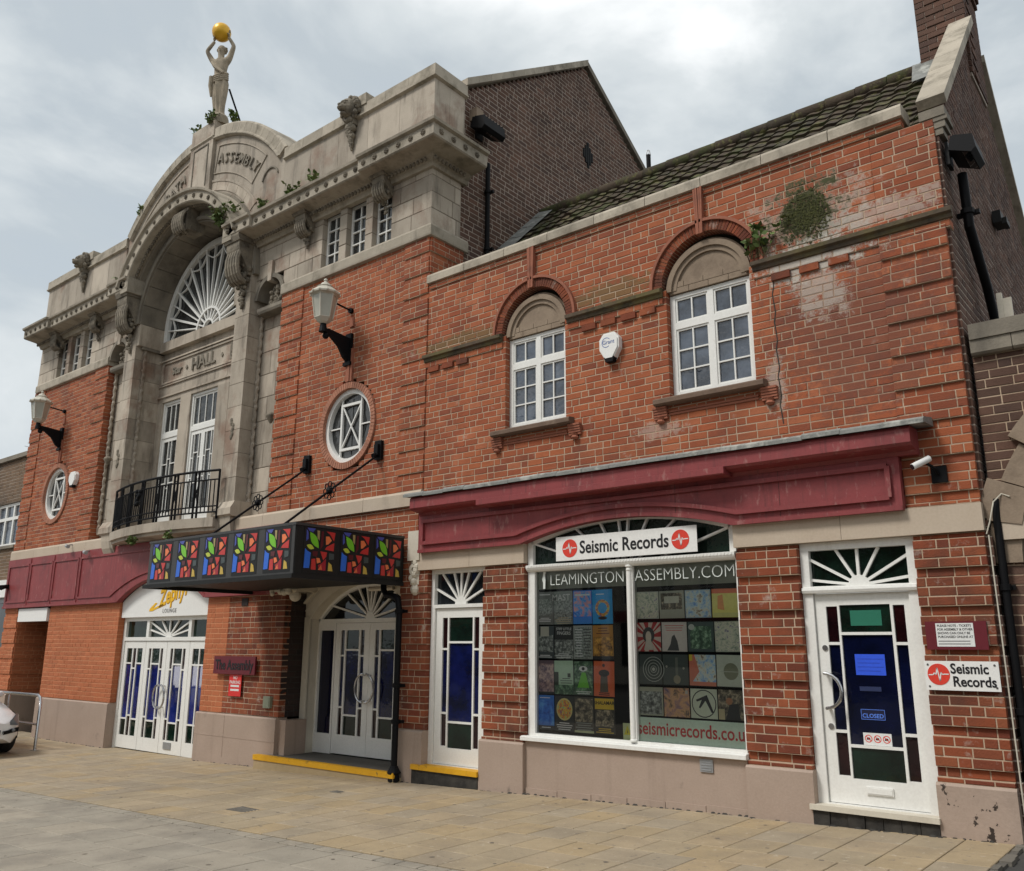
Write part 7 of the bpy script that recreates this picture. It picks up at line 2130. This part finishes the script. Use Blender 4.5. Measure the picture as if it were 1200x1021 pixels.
def car(xf, yc, label):
    z0 = zg(-9)
    T = thing('parked_car', (xf-2., yc, z0), label, 'car')
    # stations along x from nose: (x, half width, z bottom, z waist, z top)
    stn = [(0., .52, .30, .52, .58), (-.10, .70, .22, .54, .63), (-.30, .82, .20, .62, .74), (-.75, .86, .20, .68, .84), (-1.15, .87, .20, .78, .92), (-1.75, .87, .20, .86, 1.38), (-2.3, .87, .20, .88, 1.48), (-3.0, .87, .20, .90, 1.45), (-3.6, .84, .22, .90, 1.22), (-3.9, .74, .30, .82, .95)]
    b = MB(); vs = []; n_ = 14
    for (x, hw, zb, zw, zt) in stn:
        ring = [(-hw*.9, zb), (-hw, zb+.12), (-hw, zw-.06), (-hw*.96, zw+.02), (-hw*(.80 if zt > zw+.2 else .86), zt-.04), (-hw*.6, zt), (-hw*.2, zt+.015)]
        ring = ring+[(-q[0], q[1]) for q in ring[::-1]]
        vs += [(xf+x, yc+q[0], z0+q[1]) for q in ring]
    m = len(stn)
    fs = [(k_*n_+i, k_*n_+(i+1) % n_, (k_+1)*n_+(i+1) % n_, (k_+1)*n_+i) for k_ in range(m-1) for i in range(n_)]+[tuple(range(n_)), tuple(range((m-1)*n_, m*n_))]
    b.add(vs, fs); body = part(T, 'body', b, M['carw'], smooth=True)
    for sg in (-1, 1):
        h = MB(); h.add([(xf-.04, yc+sg*.50, z0+.51), (xf-.10, yc+sg*.72, z0+.50), (xf-.32, yc+sg*.80, z0+.63), (xf-.28, yc+sg*.755, z0+.68), (xf-.09, yc+sg*.62, z0+.60)], [(0, 1, 2, 3, 4)])
        h.add([(p[0]+.02, p[1]+sg*.012, p[2]+.004) for p in h.v], [(0, 1, 2, 3, 4)])
        part(T, 'headlight', h, M['lampg'])
        f = MB(); f.add([(xf+.0, yc+sg*.45, z0+.36), (xf-.075, yc+sg*.72, z0+.40), (xf-.085, yc+sg*.73, z0+.47), (xf+.01, yc+sg*.46, z0+.42)], [(0, 1, 2, 3)]); f.add([(p[0]+.02, p[1]+sg*.01, p[2]) for p in f.v], [(0, 1, 2, 3)])
        lg = part(T, 'fog_lamp_recess', f, M['black'])
        f = MB(); f.ball((xf-.035, yc+sg*.64, z0+.425), .035, 8, 6); part(lg, 'fog_lamp', f, M['lampg'])
        for xw in (-.80, -3.25):
            w2 = MB(); w2.revolve([(yc+sg*.70, .19), (yc+sg*.70, .30), (yc+sg*.72, .315), (yc+sg*.88, .315), (yc+sg*.90, .30), (yc+sg*.90, .19)], xf+xw, z0+.315, 0, 2*PI, 24); wh = part(T, 'wheel', w2, M['rubber'], smooth=True)
            r_ = MB(); r_.revolve([(yc+sg*.86, .19), (yc+sg*.885, .185), (yc+sg*.87, .05), (yc+sg*.88, .0)], xf+xw, z0+.315, 0, 2*PI, 20, False); part(wh, 'rim', r_, M['galv'], smooth=True)
            wa = MB(); wa.arc(xf+xw, z0+.315, .33, .385, yc+sg*.8, yc+sg*.876, -.15, PI+.15, 20); part(T, 'wheel_arch', wa, M['black'])
        sw = MB(); sw.add([(xf-1.35, yc+sg*.835, z0+.92), (xf-3.3, yc+sg*.84, z0+.96), (xf-3.1, yc+sg*.73, z0+1.36), (xf-1.95, yc+sg*.73, z0+1.36)], [(0, 1, 2, 3)]); sw.add([(p[0], p[1]+sg*.02, p[2]) for p in sw.v], [(0, 1, 2, 3)])
        part(T, 'side_window', sw, M['glass'])
        mi_ = MB(); mi_.ball((xf-1.55, yc+sg*.94, z0+.95), .08, 8, 6, (.5, 1, .7)); part(T, 'mirror', mi_, M['carw'], smooth=True)
    ws = MB(); ws.add([(xf-1.17, yc-.70, z0+.945), (xf-1.17, yc+.70, z0+.945), (xf-1.74, yc+.62, z0+1.37), (xf-1.74, yc-.62, z0+1.37)], [(0, 1, 2, 3)]); ws.v = [(p[0]+.02, p[1], p[2]+.025) for p in ws.v]
    part(T, 'windscreen', ws, M['glass'])
    gr_ = MB(); gr_.box(xf-.02, xf+.015, yc-.42, yc+.42, z0+.33, z0+.44); gr_.box(xf-.03, xf+.008, yc-.35, yc+.35, z0+.52, z0+.56); part(T, 'grille', gr_, M['black'])
    np_ = MB(); np_.box(xf+.012, xf+.022, yc-.26, yc+.26, z0+.45, z0+.51); part(T, 'number_plate', np_, M['board'])
    return T
car(-7.96, -2.30, 'white hatchback with its bonnet beside the steel barrier rail')

# ================================================================== terrace across the street (unseen, added for the shop and door glass to mirror)
def terrace(x0, x1, h, mt, nwin, label):
    T = thing('terrace_house', ((x0+x1)/2, -34, -.2), label, 'building', 'terrace across the street')
    y = -31.
    hs = []; w_ = (x1-x0)/nwin
    for i in range(nwin):
        for z in (3.6, 5.9):
            if z+1.6 < h: hs.append((x0+w_*i+w_*.3, x0+w_*i+w_*.7, z, z+1.55))
    sh = [(x0+.5, x1-.5, .5, 2.7)]
    b = MB(); b.plate(x0, x1, -.4, h, hs+sh, y-.25, y); b.box(x0, x1, y-8, y-.25, -.4, h); part(T, 'wall', b, mt)
    for q in hs:
        f = MB(); xm, zm = (q[0]+q[1])/2, (q[2]+q[3])/2
        f.plate(*q, [(q[0]+.07, xm-.03, q[2]+.07, zm-.03), (xm+.03, q[1]-.07, q[2]+.07, zm-.03), (q[0]+.07, xm-.03, zm+.03, q[3]-.07), (xm+.03, q[1]-.07, zm+.03, q[3]-.07)], y-.12, y-.06)
        wn = part(T, 'window', f, M['white'])
        p_ = MB(); p_.box(q[0]+.02, q[1]-.02, y-.13, y-.12, q[2]+.02, q[3]-.02); part(wn, 'pane', p_, M['glass'])
    f = MB(); f.plate(*sh[0], [(x0+.6+(x1-x0-1.2)*i/3+.05, x0+.6+(x1-x0-1.2)*(i+1)/3-.05, .6, 2.6) for i in range(3)], y-.15, y-.05); sf = part(T, 'shopfront', f, M['blackm'])
    p_ = MB(); p_.box(x0+.55, x1-.55, y-.17, y-.15, .55, 2.65); part(sf, 'pane', p_, M['glass'])
    f = MB(); f.box(x0+.2, x1-.2, y-.02, y+.15, 2.75, 3.3); part(T, 'fascia', f, M['maroon'])
    r_ = MB(); r_.profx([(y+.2, h), (y-4, h+2.6), (y-8.2, h)], x0, x1); rf = part(T, 'roof', r_, M['tile'])
    c_ = MB(); c_.box(x1-1.1, x1-.3, y-4.6, y-3.4, h+1.6, h+3.6); part(rf, 'chimney', c_, M['brickd'])
for i, (a, b_, h, m_, n_, lb) in enumerate(((-34, -25.2, 8.6, 'brickn', 4, 'brown brick house at the far end of the opposite terrace'), (-25, -17.2, 8.2, 'board', 3, 'white house in the opposite terrace facing the maroon panels'), (-17, -8.2, 8.0, 'cream', 4, 'pale stone house in the opposite terrace facing the balcony'),
        (-8, .3, 9.0, 'brickd', 3, 'dark brick house in the opposite terrace facing the canopy'), (.5, 9.3, 8.6, 'brickn', 4, 'brown brick house in the opposite terrace facing the shop window'), (9.5, 18.4, 8.8, 'stoned', 4, 'sooty stone house in the opposite terrace facing the archway'), (18.6, 27, 8.5, 'brickd', 3, 'dark brick house ending the opposite terrace beyond the archway'))):
    terrace(a, b_, h, M[m_], n_, lb)
